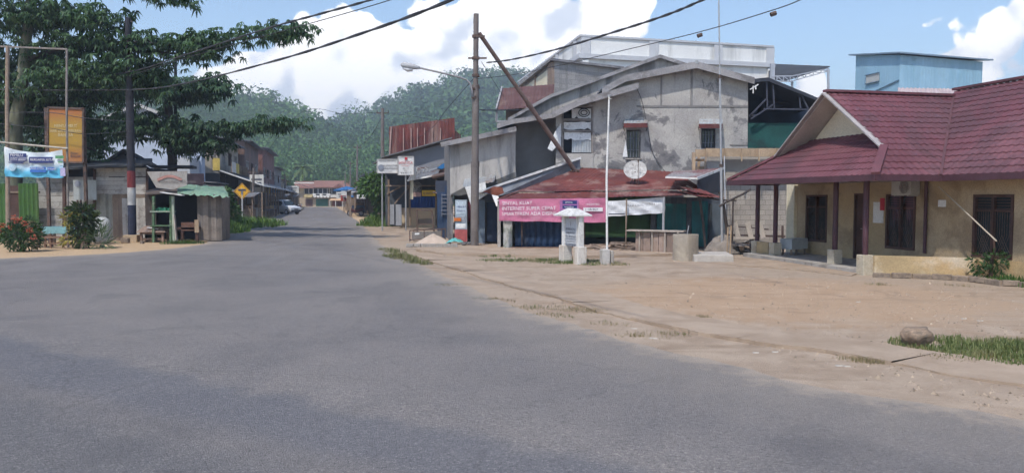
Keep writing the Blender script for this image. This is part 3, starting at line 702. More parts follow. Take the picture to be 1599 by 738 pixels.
# trough on the porch
c_ = Hs(ws(1240, .7), .7, .45)
tr_ = thing('trough', 'pale grey box trough standing on the ochre house porch', 'trough', Hs(ws(1240,.7),.7,.11))
q = MB(); ang = math.atan2(U.y,U.x)-1.2
q.box(c_+V((0,0,.02)), (.85,.45,.34), ang); q.build('basin', mat('pale_grey_tub', (.42,.44,.45,1), .1, 2), tr_)
[MB().box(c_+Matrix.Rotation(ang,3,'Z')@V((x_,y_,-.24)), (.05,.05,.2), ang).build('leg', WOOD, tr_) for x_ in (-.36,.36) for y_ in (-.16,.16)]
# brick edging of the planting bed
ed_pts = [gp(1362,432), gp(1420,434), gp(1480,436), gp(1530,441), gp(1575,447), gp(1600,447), gp(1640,455)]
pp = smooth_line(ed_pts, .05, 0, 1); L = 0; last = pp[0]; nb = 0; blocks = []
for p in pp:
    L += (p-last).length; last_d = (p-last); last = p
    if L > .42 or nb == 0:
        L = 0; nb += 1; blocks.append((p.copy(), None))
edg = thing('planter_edging', 'low row of grey blocks edging the bed before the ochre house', 'edging', blocks[0][0])
for i in range(len(blocks)-1):
    p, q_ = blocks[i][0], blocks[i+1][0]; d = q_-p
    o = MB().box(p.lerp(q_, .5)+V((0,0,.05+R.uniform(-.015,.015))), (d.length-.02,.11,.13), math.atan2(d.y,d.x)+R.uniform(-.05,.05)).build('block', mat('earthy_block', (.25,.195,.15,1), .25, 3, .92, (.14,.11,.09,1), .5, 4), edg); bevel(o, .012, 1)
bed = MB(); bp = [blocks[i][0]+V((0,0,.085)) for i in range(1, len(blocks))]; bed.prism(bp+[Hs(5,.05,.085), Hs(1.0,.05,.085)], (0,0,-.2)); struct(bed.build('planting_bed', M_SAND), 'soil bed behind the block edging')
blades('grass', 'green grass in the bed against the ochre house wall', [(Hs(2.2,.35).x, Hs(2.2,.35).y, 900, .8, .3, -1.3), (Hs(3.6,.4).x, Hs(3.6,.4).y, 800, .9, .35, -1.3)], .08, .26, (.03,.075,.015,1), (.11,.2,.05,1), seed=41)
shp = ws(1549,.25); vine = thing('climbing_shrub', 'dark stemmed shrub growing up to the window of the ochre house', 'shrub', Hs(shp,.25,.05))
q = MB(); q.tube([Hs(shp,.25,.05), Hs(shp-.03,.22,.35), Hs(shp+.03,.2,.75), Hs(shp-.05,.16,1.1)], [.05,.045,.03,.015], 7); q.tube([Hs(shp-.03,.22,.35), Hs(shp-.3,.25,.6)], .015, 5); q.tube([Hs(shp+.02,.2,.6), Hs(shp+.25,.22,.8)], .014, 5); q.build('stem', DARKWOOD, vine)
foliage([(Hs(shp-.25,.3,.45),(.3,.18,.25),120),(Hs(shp+.2,.3,.5),(.3,.18,.25),110),(Hs(shp,.25,.25),(.5,.2,.2),160)], .12, LEAFD, vine, 5)
# ================================================================== pink-banner shop
shop = thing('shop', 'low shop with rusty red zinc roof and navy shutter', 'shop', (3, 30.5, 0))
eL, eR = V((-.56,28.9,1.90)), V((7.45,28.5,2.10)); tL, tR = V((2.95,33.9,3.30)), V((7.2,33.9,3.12))
bL, bR = V((-.6,33.9,2.0)), V((8.3,33.9,2.35))
def quadroof(a, b, c, d, pitch, amp, mb):   # a-b eave, d-c ridge: corrugations run up the slope
    a, b, c, d = map(V, (a,b,c,d)); n = max(6, int((b-a).length/pitch*4)); m = 10; nr = (b-a).cross(d-a).normalized()
    if nr.z < 0: nr = -nr
    vs = []
    for j in range(m+1):
        for i in range(n+1):
            p = a.lerp(b, i/n).lerp(d.lerp(c, i/n), j/m)
            vs.append(p + nr*(amp*math.sin(2*math.pi*(p.x)/pitch) + .03*mnoise.noise(p*.9) + (.012 if j == 4 else 0)))
    return mb.add(vs, [(j*(n+1)+i, j*(n+1)+i+1, (j+1)*(n+1)+i+1, (j+1)*(n+1)+i) for j in range(m) for i in range(n)])
mid_l, mid_r = eL.lerp(tL,.22), eR.lerp(tR,.22)
m = MB(); 
quadroof(eL, eR, mid_r-V((0,0,.05)), mid_l-V((0,0,.05)), .18, .012, m); quadroof(mid_l+V((0,0,.0)), mid_r, tR, tL, .18, .012, m)
m.quad(eL, bL, tL); rfs = m.build('roof', RUSTRED, shop, smooth=50)
q = MB()   # small raised sheet at the right end
q = quadroof((5.75,28.9,2.78), (6.9,28.7,2.72), (8.6,31.3,3.2), (6.6,31.4,3.05), .18, .012, MB()); q.build('roof_patch', mat('patchy_red_zinc', (.27,.26,.26,1), .2, 1, .6, (.17,.05,.05,1), .75, .8), rfs, smooth=50)
q = MB(); q.bar((6.9,28.7,2.70), (8.6,31.3,3.18), .03, .10); q.bar((5.75,28.88,2.75), (6.9,28.68,2.70), .03, .06); q.build('patch_edge', WHITE, rfs)
q = MB().prism([(6.95,28.9,2.15),(8.5,31.2,2.2),(8.5,31.2,3.1),(6.95,28.9,2.64)], (.05,0,0)); q.build('gable_board', mat('dark_board', (.06,.06,.07,1)), shop)
fr = MB()
for a_, b_ in [((-.35,29.5),(.05,29.5))]: fr.box((-.16,29.6,.95), (.34,.3,1.95))
cl_ = fr.build('column', mat('mossy_column', (.42,.415,.40,1), .15, 2, .9, (.10,.13,.07,1), .6, 2.2), shop)
wl = MB(); wl.box((4.2,33.7,1.0), (9.4,.15,2.2)); wl.box((-.5,31.6,.9), (.12,4.1,1.9)); wl.build('wall', PLASTER2, shop)
q = MB().box((4.45,30.95,1.0), (3.3,.1,2.0)); q.build('green_wall', GREENWALL, shop)
q = MB().box((4.4,30.87,.18), (3.4,.04,.42)); q.build('wall_base', mat('dark_skirting', (.035,.04,.04,1)), shop)
sh = MB(); x0, x1 = .12, 2.75; n = 22; vs = []
for k in range(n+1):
    x = x0+(x1-x0)*k/n; y = 29.75+(.05 if k % 2 else -.03)
    vs += [(x,y,.08),(x,y,1.75)]
sh.add(vs, [(2*k,2*k+2,2*k+3,2*k+1) for k in range(n)]); sh.build('folding_shutter', NAVY, shop)
q = MB(); q.bar((.38,29.62,.05),(.38,29.62,1.85), .05); q.bar((.12,29.7,.06),(2.75,29.7,.06), .06); q.bar((2.8,29.65,.05),(2.8,29.65,1.9), .05); q.build('shutter_frame', RUSTSTEEL, shop)
q = MB().box((1.4,29.4,.03), (2.9,.7,.14)); q.build('step', mat('red_brick_step', (.30,.19,.14,1), .25, 4), shop)
# right bay: dark plank wall, teal shuttered window and doors
q = MB(); n = 14
for k in range(n): q.box((5.55+k*.2,30.2,1.0), (.19,.05,2.0))
q.build('plank_wall', mat('dark_grey_planks', (.10,.11,.125,1), .25, 2, island=.25), shop)
def pdoor(x, y, w_, z0, z1, m_, par, name, slats=5):
    q = MB(); q.box((x,y,(z0+z1)/2), (w_,.05,z1-z0)); d_ = q.build(name, m_, par)
    q = MB()
    for e_ in (-w_/2+.05, w_/2-.05): q.box((x+e_,y-.035,(z0+z1)/2), (.09,.03,z1-z0))
    for z in (z0+.05, z1-.05): q.box((x,y-.035,z), (w_-.2,.03,.09))
    for k in range(slats): q.box((x+(k-(slats-1)/2)*(w_-.25)/slats,y-.03,(z0+z1)/2), (.05,.02,z1-z0-.25))
    q.build('panel_frame', m_, d_); return d_
dw = pdoor(6.25,30.13,1.15,.65,1.75,TEAL,shop,'shutter_window',6)
pdoor(7.35,30.12,.62,.08,1.85,TEAL,shop,'door',3)
q = MB().box((8.0,29.95,.9), (.5,.4,1.7)); q.build('side_wall', mat('blue_grey_board', (.09,.11,.13,1)), shop)
# posts under the eave
for px_c, py_c, z in [(977,392,1.95),(1035,396,2.0)]:
    b = gp(px_c, py_c); MB().tube([(b.x,b.y,-.02),(b.x+.02,b.y,z)], .045 if px_c > 1000 else .03, 7).build('post', WOOD if px_c < 1000 else STEEL, shop)
# banners
def banner(name, label, x0, x1, y, zt0, zt1, zb0, zb1, mt, folds=.03, nx=60, nz=14, sag=0.0, seed=0, cat='banner', ysl=0.0):
    vs = []
    for j in range(nz+1):
        for i in range(nx+1):
            u, v_ = i/nx, j/nz; zt = zt0+(zt1-zt0)*u-sag*4*u*(1-u); zb = zb0+(zb1-zb0)*u+.01*math.sin(u*20)
            z = zt+(zb-zt)*v_; x = x0+(x1-x0)*u
            vs.append((x, y+ysl*u+folds*mnoise.noise(V((u*7+v_*3, v_*2.2-u*3, seed)))+folds*.5*math.sin((u*9-v_*5)*2), z))
    m = MB(); m.add(vs, [(j*(nx+1)+i, j*(nx+1)+i+1, (j+1)*(nx+1)+i+1, (j+1)*(nx+1)+i) for j in range(nz) for i in range(nx)])
    r = thing(name, label, cat, (x0, y, zb0)); m.build('cloth', mt, r, smooth=True, clean=False); return r
PINK = mat('faded_pink_cloth', (.52,.17,.27,1), .15, 1.5, .75, (.58,.27,.36,1), .35, 1.2)
bn = banner('banner', 'faded pink banner with white lettering over the navy shutter', -.48, 3.52, 28.72, 1.93, 1.98, 1.12, 1.06, PINK, .025, seed=3)
yb = 28.66; X, Z = V((1,0,.012)), V((0,0,1))
for k, (s_, sz) in enumerate([('SINYAL KUAT',.185),('INTERNET SUPER CEPAT',.185),('SMARTFREN ADA DISINI',.185)]): text(s_, sz, TXTW, (-.38,yb,1.72-k*.2), X, Z, bn, squash=1.0)
def panel(x0,x1,z0,z1,y,m_,par,name='print'): return MB().box(((x0+x1)/2,y,(z0+z1)/2), (x1-x0,.006,z1-z0)).build(name, m_, par)
panel(1.78,2.48,1.28,1.9,yb+.006,mat('mauve_print', (.40,.16,.36,1)),bn); panel(1.88,2.42,1.75,1.88,yb,DKBLUE,bn); panel(1.88,2.42,1.58,1.70,yb,DKBLUE,bn)
text('SINYAL', .09, TXTW, (1.98,yb-.012,1.785), X, Z, bn); text('smartfren', .09, TXTW, (1.95,yb-.012,1.615), X, Z, bn)
panel(2.66,3.38,1.48,1.62,yb,TXTW,bn); text('UNLIMITED', .1, TXTW, (2.75,yb,1.70), X, Z, bn); text('1 GB 4G+', .12, TXTK, (2.72,yb-.008,1.51), X, Z, bn); text('kuota', .08, TXTW, (2.6,yb,1.3), X, Z, bn)
bw = banner('banner', 'creased white banner hung over the green wall of the shop', 3.58, 5.72, 28.75, 1.86, 2.03, 1.28, 1.42, mat('white_banner_cloth', (.66,.66,.68,1), .08, 2, .7, (.45,.46,.49,1), .2, 2), .028, sag=.02, seed=8)
text('Toko', .1, TXTK, (5.1,28.63,1.72), X, Z, bw); text('PULSA & DATA', .09, TXTK, (4.3,28.63,1.66), X, Z, bw); panel(3.6,4.2,1.36,1.40,28.64,TXTK,bw); 
# satellite dish
d0 = V((4.95,31.0,2.62)); sd = thing('satellite_dish', 'dirty white satellite dish on the rusty red shop roof', 'satellite dish', d0)
q = MB(); ctr = d0+V((0,0,.42)); ax = V((-.12,-.80,.55)).normalized(); a_ = ax.cross(V((1,0,0))).normalized(); b_ = ax.cross(a_); vs = []
for i in range(9):
    r_ = .46*i/8
    for k in range(28): vs.append(ctr+a_*r_*math.cos(k/28*6.2832)+b_*r_*math.sin(k/28*6.2832)+ax*(r_*r_*.62))
q.add(vs, [(i*28+k, i*28+(k+1) % 28, (i+1)*28+(k+1) % 28, (i+1)*28+k) for i in range(8) for k in range(28)]); q.build('reflector', mat('dish_paint', (.46,.44,.42,1), .15, 5, .7, (.22,.20,.185,1), .55, 6), sd, smooth=True)
q = MB(); q.tube([d0-V((0,0,.1)), ctr], .03, 8); [q.tube([d0+V((e_,f_,-.08)), d0+V((0,0,.3))], .015, 5) for e_, f_ in ((.2,-.1),(-.2,-.1),(0,.2))]; q.build('mount', RUSTSTEEL, sd)
q = MB(); fp = ctr+ax*.46; q.tube([ctr+V((.06,-.42,-.55)), ctr+V((.06,-.40,.42))], .012, 6); q.tube([ctr+V((.06,-.40,.36)), ctr+V((.06,-.40,.46))], .028, 8); q.build('feed_horn', RUSTSTEEL, sd)
# counter fence, firewood, concrete ring
cf = thing('counter', 'weathered plank counter with a flat top under the white banner', 'counter', gp(1025,397)); p0, p1 = gp(992,395), gp(1066,398)
q = MB(); n = 6; d = p1-p0
for k in range(n):
    a_ = p0+d*((k+.04)/n); b_ = p0+d*((k+.96)/n); q.bar(a_.lerp(b_,.5)+V((0,0,.02)), a_.lerp(b_,.5)+V((0,0,.76)), .03, d.length/n*.92, up=d)
q.build('panel', mat('brown_plank', (.27,.20,.165,1), .25, 2, .9, (.12,.09,.075,1), .4, 2, True, island=.25), cf)
for k in range(4): p = p0+d*(.08+k*.27)+V((0,-.05,0)); MB().bar(p, p+V((0,0,.8)), .09, .05).build('leg', mat('pale_post_timber', (.40,.34,.29,1), .2, 3), cf)
MB().bar(p0+V((-.25,.1,.82)), p1+V((.1,.1,.82)), .4, .05).build('top', mat('pale_post_timber', (.40,.34,.29,1)), cf)
cr = gp(1075,407)+V((0,.42,0)); rg = thing('well_ring', 'large concrete well ring standing in front of the plank counter', 'well ring', cr)
MB().lathe(cr, [(.40,-.03),(.405,.3),(.40,.6),(.405,.80),(.395,.82),(.34,.82),(.335,.3)], 32).build('ring', mat('sandy_concrete', (.40,.345,.28,1), .2, 1.5, .92, (.22,.18,.14,1), .5, 1.6, True), rg, smooth=40)
MB().tube([cr+V((.05,.1,.7)), cr+V((.12,.1,1.1))], .015, 6).build('pipe', STEEL, rg)
fw = thing('firewood_pile', 'loose pile of split timber and boards beneath the green wall', 'firewood', (4.2,28.5,0)); q = MB()
for k in range(60):
    x = R.uniform(3.0,5.2); y = R.uniform(28.0,29.2); z = .03+R.uniform(0,.34)*(1-abs(x-3.9)/1.9); L = R.uniform(.5,1.2); an = R.gauss(.05,.25); ti = R.gauss(0,.10)
    dd = V((math.cos(an), math.sin(an), ti))*L/2; q.bar(V((x,y,z))-dd, V((x,y,z))+dd, R.uniform(.04,.12), R.uniform(.025,.05))
q.build('timber', mat('firewood_timber', (.36,.27,.215,1), .3, 3, .9, island=.5), fw)
# ================================================================== sign monument, flagpole
A_, B_ = V((1.66,23.85,0)), V((2.04,23.05,0)); dm = (B_-A_).normalized(); nm = V((dm.y,-dm.x,0)); nm = nm if nm.x < 0 else -nm; rz = math.atan2(dm.y, dm.x)
mon = thing('sign_monument', 'small whitewashed sign board on two pillars with a hipped slab roof', 'sign', A_.lerp(B_,.5))
for p in (A_, B_):
    o = MB().box(p+V((0,0,.24)), (.30,.30,.56), rz).build('pillar', mat('stained_whitewash', (.62,.58,.53,1), .12, 2, .9, (.40,.30,.22,1), .55, 2.5, True), mon); bevel(o, .012, 1)
    MB().box(p+V((0,0,.98)), (.17,.17,.92), rz).build('column', WHITE, mon)
bd = MB().box(A_.lerp(B_,.46)+nm*.03+V((0,0,.94)), (.84,.04,.84), rz).build('board', mat('pale_grey_sign', (.50,.52,.56,1), .08, 2), mon)
xd = -dm if (-dm).dot(V((1,0,0))) > 0 else dm
xd = dm if dm.x > 0 else -dm
oz = A_.lerp(B_,.46)+nm*.055
for k, (s_, z, sz) in enumerate([('I',1.14,.18),('PEMERINTAH',1.00,.10),('KABUPATEN',.89,.09),('KELURAHAN',.765,.12),('JALAN RAYA NO 1',.63,.08)]):
    text(s_, sz, TXTK, oz+V((0,0,z)), xd, Z, bd, align='CENTER')
q = MB(); [q.bar(oz-xd*.4+V((0,0,z)), oz+xd*.4+V((0,0,z)), .004, .015) for z in (.73,.58,.545)]; q.build('rule', TXTK, bd)
c = A_.lerp(B_,.5); q = MB(); e1, e2 = dm*.60, nm*.33; z0, z1, z2 = 1.43, 1.47, 1.67
lo = [c-e1-e2, c+e1-e2, c+e1+e2, c-e1+e2]; hi = [c-e1*.42-e2*.12, c+e1*.42-e2*.12, c+e1*.42+e2*.12, c-e1*.42+e2*.12]
q.add([p+V((0,0,z0)) for p in lo]+[p+V((0,0,z1)) for p in lo]+[p+V((0,0,z2)) for p in hi], [(3,2,1,0),(0,1,5,4),(1,2,6,5),(2,3,7,6),(3,0,4,7),(4,5,9,8),(5,6,10,9),(6,7,11,10),(7,4,8,11),(8,9,10,11)])
q.build('roof_slab', mat('pale_slab', (.60,.585,.56,1), .1, 2, .9, (.35,.33,.31,1), .4, 3), mon)
fp_ = gp(948,411); fpo = thing('flagpole', 'thin white flagpole rising from a concrete block', 'flagpole', fp_)
o = MB().box(fp_+V((-.07,0,.2)), (.24,.3,.46), .2).build('footing', mat('grey_white_concrete', (.52,.49,.46,1), .15, 3, .92, (.3,.26,.23,1), .5, 3), fpo); bevel(o, .015, 1)
o = MB().box(fp_+V((.13,.06,.18)), (.10,.22,.42), .2).build('footing', CONC, fpo); bevel(o, .015, 1)
MB().tube([fp_+V((.0,0,.1)), fp_+V((-.03,0,2.6)), fp_+V((.03,0,5.02))], [.035,.033,.026], 10).build('mast', WHITE, fpo, smooth=40)
q = MB(); q.tube([fp_+V((.03,0,5.02)), fp_+V((.03,0,5.07))], .045, 8); q.tube([fp_+V((.03,-.03,4.95)), fp_+V((.1,-.05,4.93))], .012, 5); q.build('pulley', STEEL, fpo)
# ================================================================== grey plastered house with gable
YB = 34.5
gb = thing('plastered_house', 'tall grey plastered house with gable roof and stained front wall', 'house', (5.5, 36, 0))
def B(px, py, Y=YB): return at(px, py, Y)
pl_ = [B(868,300), B(1168,300), B(1168,124), B(1088,104), B(979,124), B(944,142), B(940,152), B(868,172)]
pl_[0].z = -.05; pl_[1].z = -.05
o = MB().prism(pl_, (0,.2,0)).build('wall', PLASTER, gb)
wc = MB()
def pbox(mb, xa, xb, ya, yb_, d0, d1, Y=YB):
    a = B(xa, yb_, Y); b = B(xb, ya, Y); mb.hexa([(a.x,Y+d0,a.z),(b.x,Y+d0,a.z),(b.x,Y+d1,a.z),(a.x,Y+d1,a.z)], [(a.x,Y+d0,b.z),(b.x,Y+d0,b.z),(b.x,Y+d1,b.z),(a.x,Y+d1,b.z)]); return mb
for xa, xb, ya, yb_ in [(878,926,168,239),(978,1000,203,247),(1095,1117,201,232)]: pbox(wc, xa, xb, ya, yb_, -.1, .4)
cut(o, wc)
# raised plaster bands on the wall
q = MB()
for xa, xb, ya, yb_ in [(994,1168,164.5,167.5),(1031,1034,119,165),(1078,1082,107,165),(1140,1167,225,227)]: pbox(q, xa, xb, ya, yb_, -.03, .01)
q.build('plaster_band', mat('dark_plaster_band', (.22,.21,.205,1), .2, 2), gb)
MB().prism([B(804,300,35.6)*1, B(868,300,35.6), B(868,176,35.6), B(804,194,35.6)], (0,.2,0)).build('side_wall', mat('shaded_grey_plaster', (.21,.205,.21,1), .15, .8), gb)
q = MB(); q.prism([(B(868,200).x,YB+.2,0),(B(868,200).x,35.6,0),(B(868,200).x,35.6,5.7),(B(868,200).x,YB+.2,5.7)], (.15,0,0)); q.prism([B(1168,300)+V((-.15,.2,-1.5)), B(1168,124)+V((-.15,.2,0)), B(1168,124)+V((-.15,11,0)), B(1168,300)+V((-.15,11,-1.5))], (.15,0,0)); q.build('side_wall', PLASTER, gb)
# roof slopes with fascia, oversailing the wall
def slope(pts, depth, th, mt, par, name='roof', fasc=None, fh=.24, y0=YB-.45):
    q = MB(); P = [B(a_, b_, y0) for a_, b_ in pts]
    for a_, b_ in zip(P, P[1:]):
        q.hexa([a_, b_, b_+V((0,0,.06)), a_+V((0,0,.06))], [a_+V((0,depth,0)), b_+V((0,depth,0)), b_+V((0,depth,.06)), a_+V((0,depth,.06))])
    o = q.build(name, mt, par); q = MB()
    for a_, b_ in zip(P, P[1:]): q.hexa([a_+V((0,-.03,-fh)), b_+V((0,-.03,-fh)), b_+V((0,-.03,.05)), a_+V((0,-.03,.05))], [a_+V((0,-.004,-fh)), b_+V((0,-.004,-fh)), b_+V((0,-.004,.05)), a_+V((0,-.004,.05))])
    q.build('fascia', fasc or GREYTIN, o); return o
slope([(940,139),(977,119),(1088,98)], 11, .06, DKZINC, gb); slope([(1088,98),(1178,123)], 11, .06, DKZINC, gb)
slope([(862,177),(905,157),(997,131)], 3.0, .06, DKZINC, gb, fh=.22, y0=YB-.8)
slope([(776,195),(800,188),(868,178)], 4.0, .06, DKZINC, gb, fh=.16, y0=YB-.3)
q = MB(); q.tube([B(1088,97,YB-.5), B(1088,97,YB+10)], .09, 8); q.build('ridge_cap', ZINC, gb)
# rear gable band of bare concrete with roof behind
par = MB(); Yp = 40.0
par.prism([B(797,192,Yp), B(870,178,Yp), B(1030,120,Yp), B(1080,122,Yp), B(1080,103,Yp), B(1031,89,Yp), B(860,150,Yp), B(797,184,Yp)], (0,.3,0)); par.build('rear_gable', MOULDY, gb)
slope([(793,186),(860,149),(1031,87),(1080,103)], 9, .06, DKZINC, gb, name='rear_roof', fh=.12, y0=Yp-.25)
# drip stains are in the plaster; sills under both barred windows

for xa, xb, yy in ((976,1002,247),(1093,1119,232)): pbox(MB(), xa, xb, yy, yy+2, -.08, -.003).build('sill', CONC, gb)
# window joinery
def gwindow(xa, xb, ya, yb_, nb, awn):
    q = MB(); e = 1.6
    for r in [(xa,xa+e,ya,yb_),(xb-e,xb,ya,yb_),(xa+e,xb-e,ya,ya+e),(xa+e,xb-e,yb_-e,yb_)]: pbox(q, *r, -.03, .12)
    wdw = q.build('window', mat('dark_window_timber', (.06,.055,.06,1), .2, 3), gb); q = MB(); pbox(q, xa+e, xb-e, ya+e, yb_-e, .09, .11); q.build('pane', GLASS, wdw)
    q = MB(); a = B(xa+e, yb_-e); b = B(xb-e, ya+e)
    for k in range(1, nb): x = a.x+(b.x-a.x)*k/nb; q.box((x,YB+.02,(a.z+b.z)/2), (.03,.03,b.z-a.z))
    for k in (.28,.72): q.box(((a.x+b.x)/2,YB+.05,a.z+(b.z-a.z)*k), (b.x-a.x,.025,.025))
    q.build('bars', mat('blue_grey_bars', (.16,.17,.21,1)), wdw)
    if awn:
        P0 = [B(awn[0],awn[2]), B(awn[1],awn[2])]; P1 = [B(awn[0]-1,awn[3],YB-.6), B(awn[1]+2,awn[3],YB-.6)]
        q = MB(); corr(q, P1[0], P1[1]-P1[0], P0[0]-P1[0], .15, .012); aw = q.build('awning', ZINC, gb)
        q = MB(); q.bar(P1[0]+V((0,-.01,-.08)), P1[1]+V((0,-.01,-.08)), .02, .19); q.build('awning_edge', RUSTRED, aw)
        q = MB(); [q.bar(P1[k]+V((0,.03,-.12)), P0[k]+V((0,-.01,-.5)), .03) for k in (0,1)]; q.build('bracket', RUSTSTEEL, aw)
gwindow(978,1000,203,247,4,(975,1009,187,193)); gwindow(1095,1117,201,232,4,(1092,1126,186,194))
o = MB().prism([B(972,245,YB-.05), B(980,245,YB-.05), B(977,219,YB-.05)], (0,-.015,0)).build('cloth', PAPER, None); tag(o, 'white cloth hanging beside the barred window of the grey plastered house', 'cloth')
# broken boarded window
q = MB(); 
for r in [(877,880,166,240),(923.5,926.5,166,240),(880,923.5,166,168),(880,923.5,185,189),(880,923.5,203,206)]: pbox(q, *r, -.04, .1)
bwn = q.build('window', mat('weathered_frame', (.24,.215,.20,1), .2, 3), gb)
q = MB(); pbox(q, 880, 923.5, 168, 238, .2, .22); q.build('pane', DARK, bwn)
rr2 = random.Random(5)
def ragged(xa, xb, ya, yb_, seed, notch=.25):
    rr2.seed(seed); P = []
    for k in range(9): P.append(B(xa+(xb-xa)*k/8, ya+rr2.uniform(0,1.2)))
    for k in range(9): P.append(B(xb-(xb-xa)*k/8, yb_-rr2.uniform(0,(yb_-ya)*notch)*abs(math.sin(k*1.3))))
    return MB().prism([p+V((0,.03,0)) for p in P], (0,.012,0))
for k, r in enumerate([(893,923,169,186),(880.5,923,190,203),(881,923,206,219)]): ragged(*r, k+2).build('poster_board', PAPER, bwn)
q = MB(); corr(q, B(893,238,YB+.06), V((B(923,238).x-B(893,238).x,0,0)), V((0,0,B(893,217).z-B(893,238).z)), .12, .012); q.build('zinc_panel', ZINC, bwn)
q = MB(); a_ = B(912,176,YB-.0); 
for rr_ in (.24,.14): q.tube([a_+V((rr_*math.cos(k),-.0,rr_*.75*math.sin(k))) for k in frange(0,6.28,.5)], .02, 5)
q.build('ring_mark', DARK, bwn)
pbox(MB(), 880, 926, 240, 262, -.05, .0).build('sill_panel', PLASTER2, gb)
tp = MB(); pts = [B(855,232,YB-.2), B(867,205,YB-.05), B(876,192,YB-.05), B(876,236,YB-.05), B(869,229,YB-.12), B(862,236,YB-.15)]; tp.prism(pts, (0,.02,0)); tp.build('torn_sheet', PAPER, gb)
# ------------------------------------------------------------------ open upper storey at its right
ub = thing('open_storey_building', 'dark open upper storey with steel roof trusses and a teal wall', 'building', (12.5, 40, 0))
Yu = 37.0
q = MB().prism([B(1169,124,Yu), B(1200,121,Yu), B(1290,158,Yu), B(1290,163,Yu), B(1200,127,Yu), B(1169,129,Yu)], (0,9,0)); q.build('roof', mat('underside_shade_zinc', (.04,.045,.06,1), .2, 1), ub)  # dark roof colour stands in for the shade on its underside
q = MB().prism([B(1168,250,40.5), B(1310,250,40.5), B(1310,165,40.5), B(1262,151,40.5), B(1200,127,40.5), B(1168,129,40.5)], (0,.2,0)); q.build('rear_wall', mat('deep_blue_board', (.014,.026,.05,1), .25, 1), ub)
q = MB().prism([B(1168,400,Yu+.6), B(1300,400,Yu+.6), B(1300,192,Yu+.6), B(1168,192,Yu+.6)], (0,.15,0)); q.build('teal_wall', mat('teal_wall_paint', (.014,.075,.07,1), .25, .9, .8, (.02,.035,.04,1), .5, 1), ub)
q = MB()
for a_, b_ in [((1170,182),(1196,155)),((1172,186),(1208,163)),((1192,170),(1262,171)),((1197,128),(1198,168)),((1207,132),(1209,172)),((1248,150),(1250,171)),((1252,150),(1262,170)),((1170,180),(1180,180))]: q.bar(B(*a_, Yu+.2), B(*b_, Yu+.2), .07)
q.build('truss', mat('grey_truss_paint', (.055,.06,.085,1), .2, 2), ub)
for a_, b_ in [((1175,133),(1255,157)),((1192,158),(1262,163))]: MB().bar(B(*a_, 39.5), B(*b_, 39.5), .08).build('purlin', mat('grey_truss_paint', (.055,.06,.085,1)), ub)
q = MB(); [q.bar(B(*a_, Yu-.1), B(*b_, Yu-.1), .05) for a_, b_ in [((1171,140),(1184,132)),((1176,134),(1176,146)),((1180,133),(1180,140))]]; q.build('bracket', WHITE, ub)
q = MB(); q.prism([B(1168,380,Yu+.75), B(1168,120,Yu+.75), B(1168,120,44.5), B(1168,380,44.5)], (-.1,0,0)); q.prism([B(1300,380,Yu+.75), B(1300,165,Yu+.75), B(1300,165,44.5), B(1300,380,44.5)], (.1,0,0)); q.build('side_wall', BLOCK2, ub)
# ------------------------------------------------------------------ block wall, concrete column and timber shuttering beam
bwl = thing('block_wall', 'unplastered concrete block wall beside the maroon roofed porch', 'wall', (10.4, 32.2, 0)); Yw = 32.2
q = MB().prism([B(1103,300,Yw)*1, B(1262,300,Yw), B(1262,268,Yw), B(1225,268,Yw), B(1103,268,Yw)], (0,.15,0))
vz = [V((v[0], v[1], -.05 if v[2] < 2.4 else v[2])) for v in q.v]; q.v = [tuple(v) for v in vz]; q.build('blockwork', BLOCK, bwl)
xa, xb = B(1101,300,31.9).x, B(1124,300,31.9).x; zt = B(1110,244,31.9).z
o = MB().box(((xa+xb)/2,31.9,zt/2-.03), (xb-xa,.4,zt+.06)).build('column', mat('pale_concrete', (.37,.35,.335,1), .15, 1.2, .92, (.22,.2,.19,1), .4, 1.5, True), bwl); bevel(o, .01, 1)
q = MB().prism([B(1125,268,32.4), B(1228,268,32.4), B(1228,245,32.4), B(1125,245,32.4)], (0,.12,0)); q.build('upper_panel', PLASTER2, bwl)
bm_ = thing('timber_beam', 'rough timber shuttering beam resting on the concrete column', 'timber beam', B(1160,244,31.4))
q = MB(); q.bar(B(1086,239,31.4), B(1224,239,31.4), .06, .30, up=(0,0,1)); q.bar(B(1100,233,31.9), B(1228,233,31.9), .5, .05); q.build('shuttering', PALEWOOD, bm_)
q = MB(); [q.bar(B(x_,232,31.3), B(x_-1,252,31.3), .06, .04) for x_ in (1103,1131,1159,1186,1213)]; q.bar(B(1083,238,31.4), B(1083,275,31.4), .12); q.bar(B(1092,238,32), B(1090,275,32), .1); q.bar(B(1082,250,31.4), B(1098,250,31.9), .1); q.bar(B(1082,262,31.4), B(1098,262,31.9), .1); q.build('brace', PALEWOOD, bm_)
# antenna mast
am = gp(1128,396); an_ = thing('antenna_mast', 'very tall thin steel antenna mast beside the timber beam', 'mast', am)
top = at(1122,-25,am.y); q = MB(); q.tube([am-V((0,0,.05)), am.lerp(top,.33)], .05, 8); q.tube([am.lerp(top,.33), am.lerp(top,.66)], .038, 8); q.tube([am.lerp(top,.66), top], .026, 8); q.build('mast_tube', STEEL, an_)
q = MB(); [q.tube([am.lerp(top,k)-V((0,0,.06)), am.lerp(top,k)+V((0,0,.06))], .06, 8) for k in (.33,.66)]; q.build('coupling', RUSTSTEEL, an_)
q = MB(); pa = am+V((.12,-.05,0)); q.tube([pa, at(1131,244,31.2)], .022, 6); q.build('side_pole', STEEL, an_)
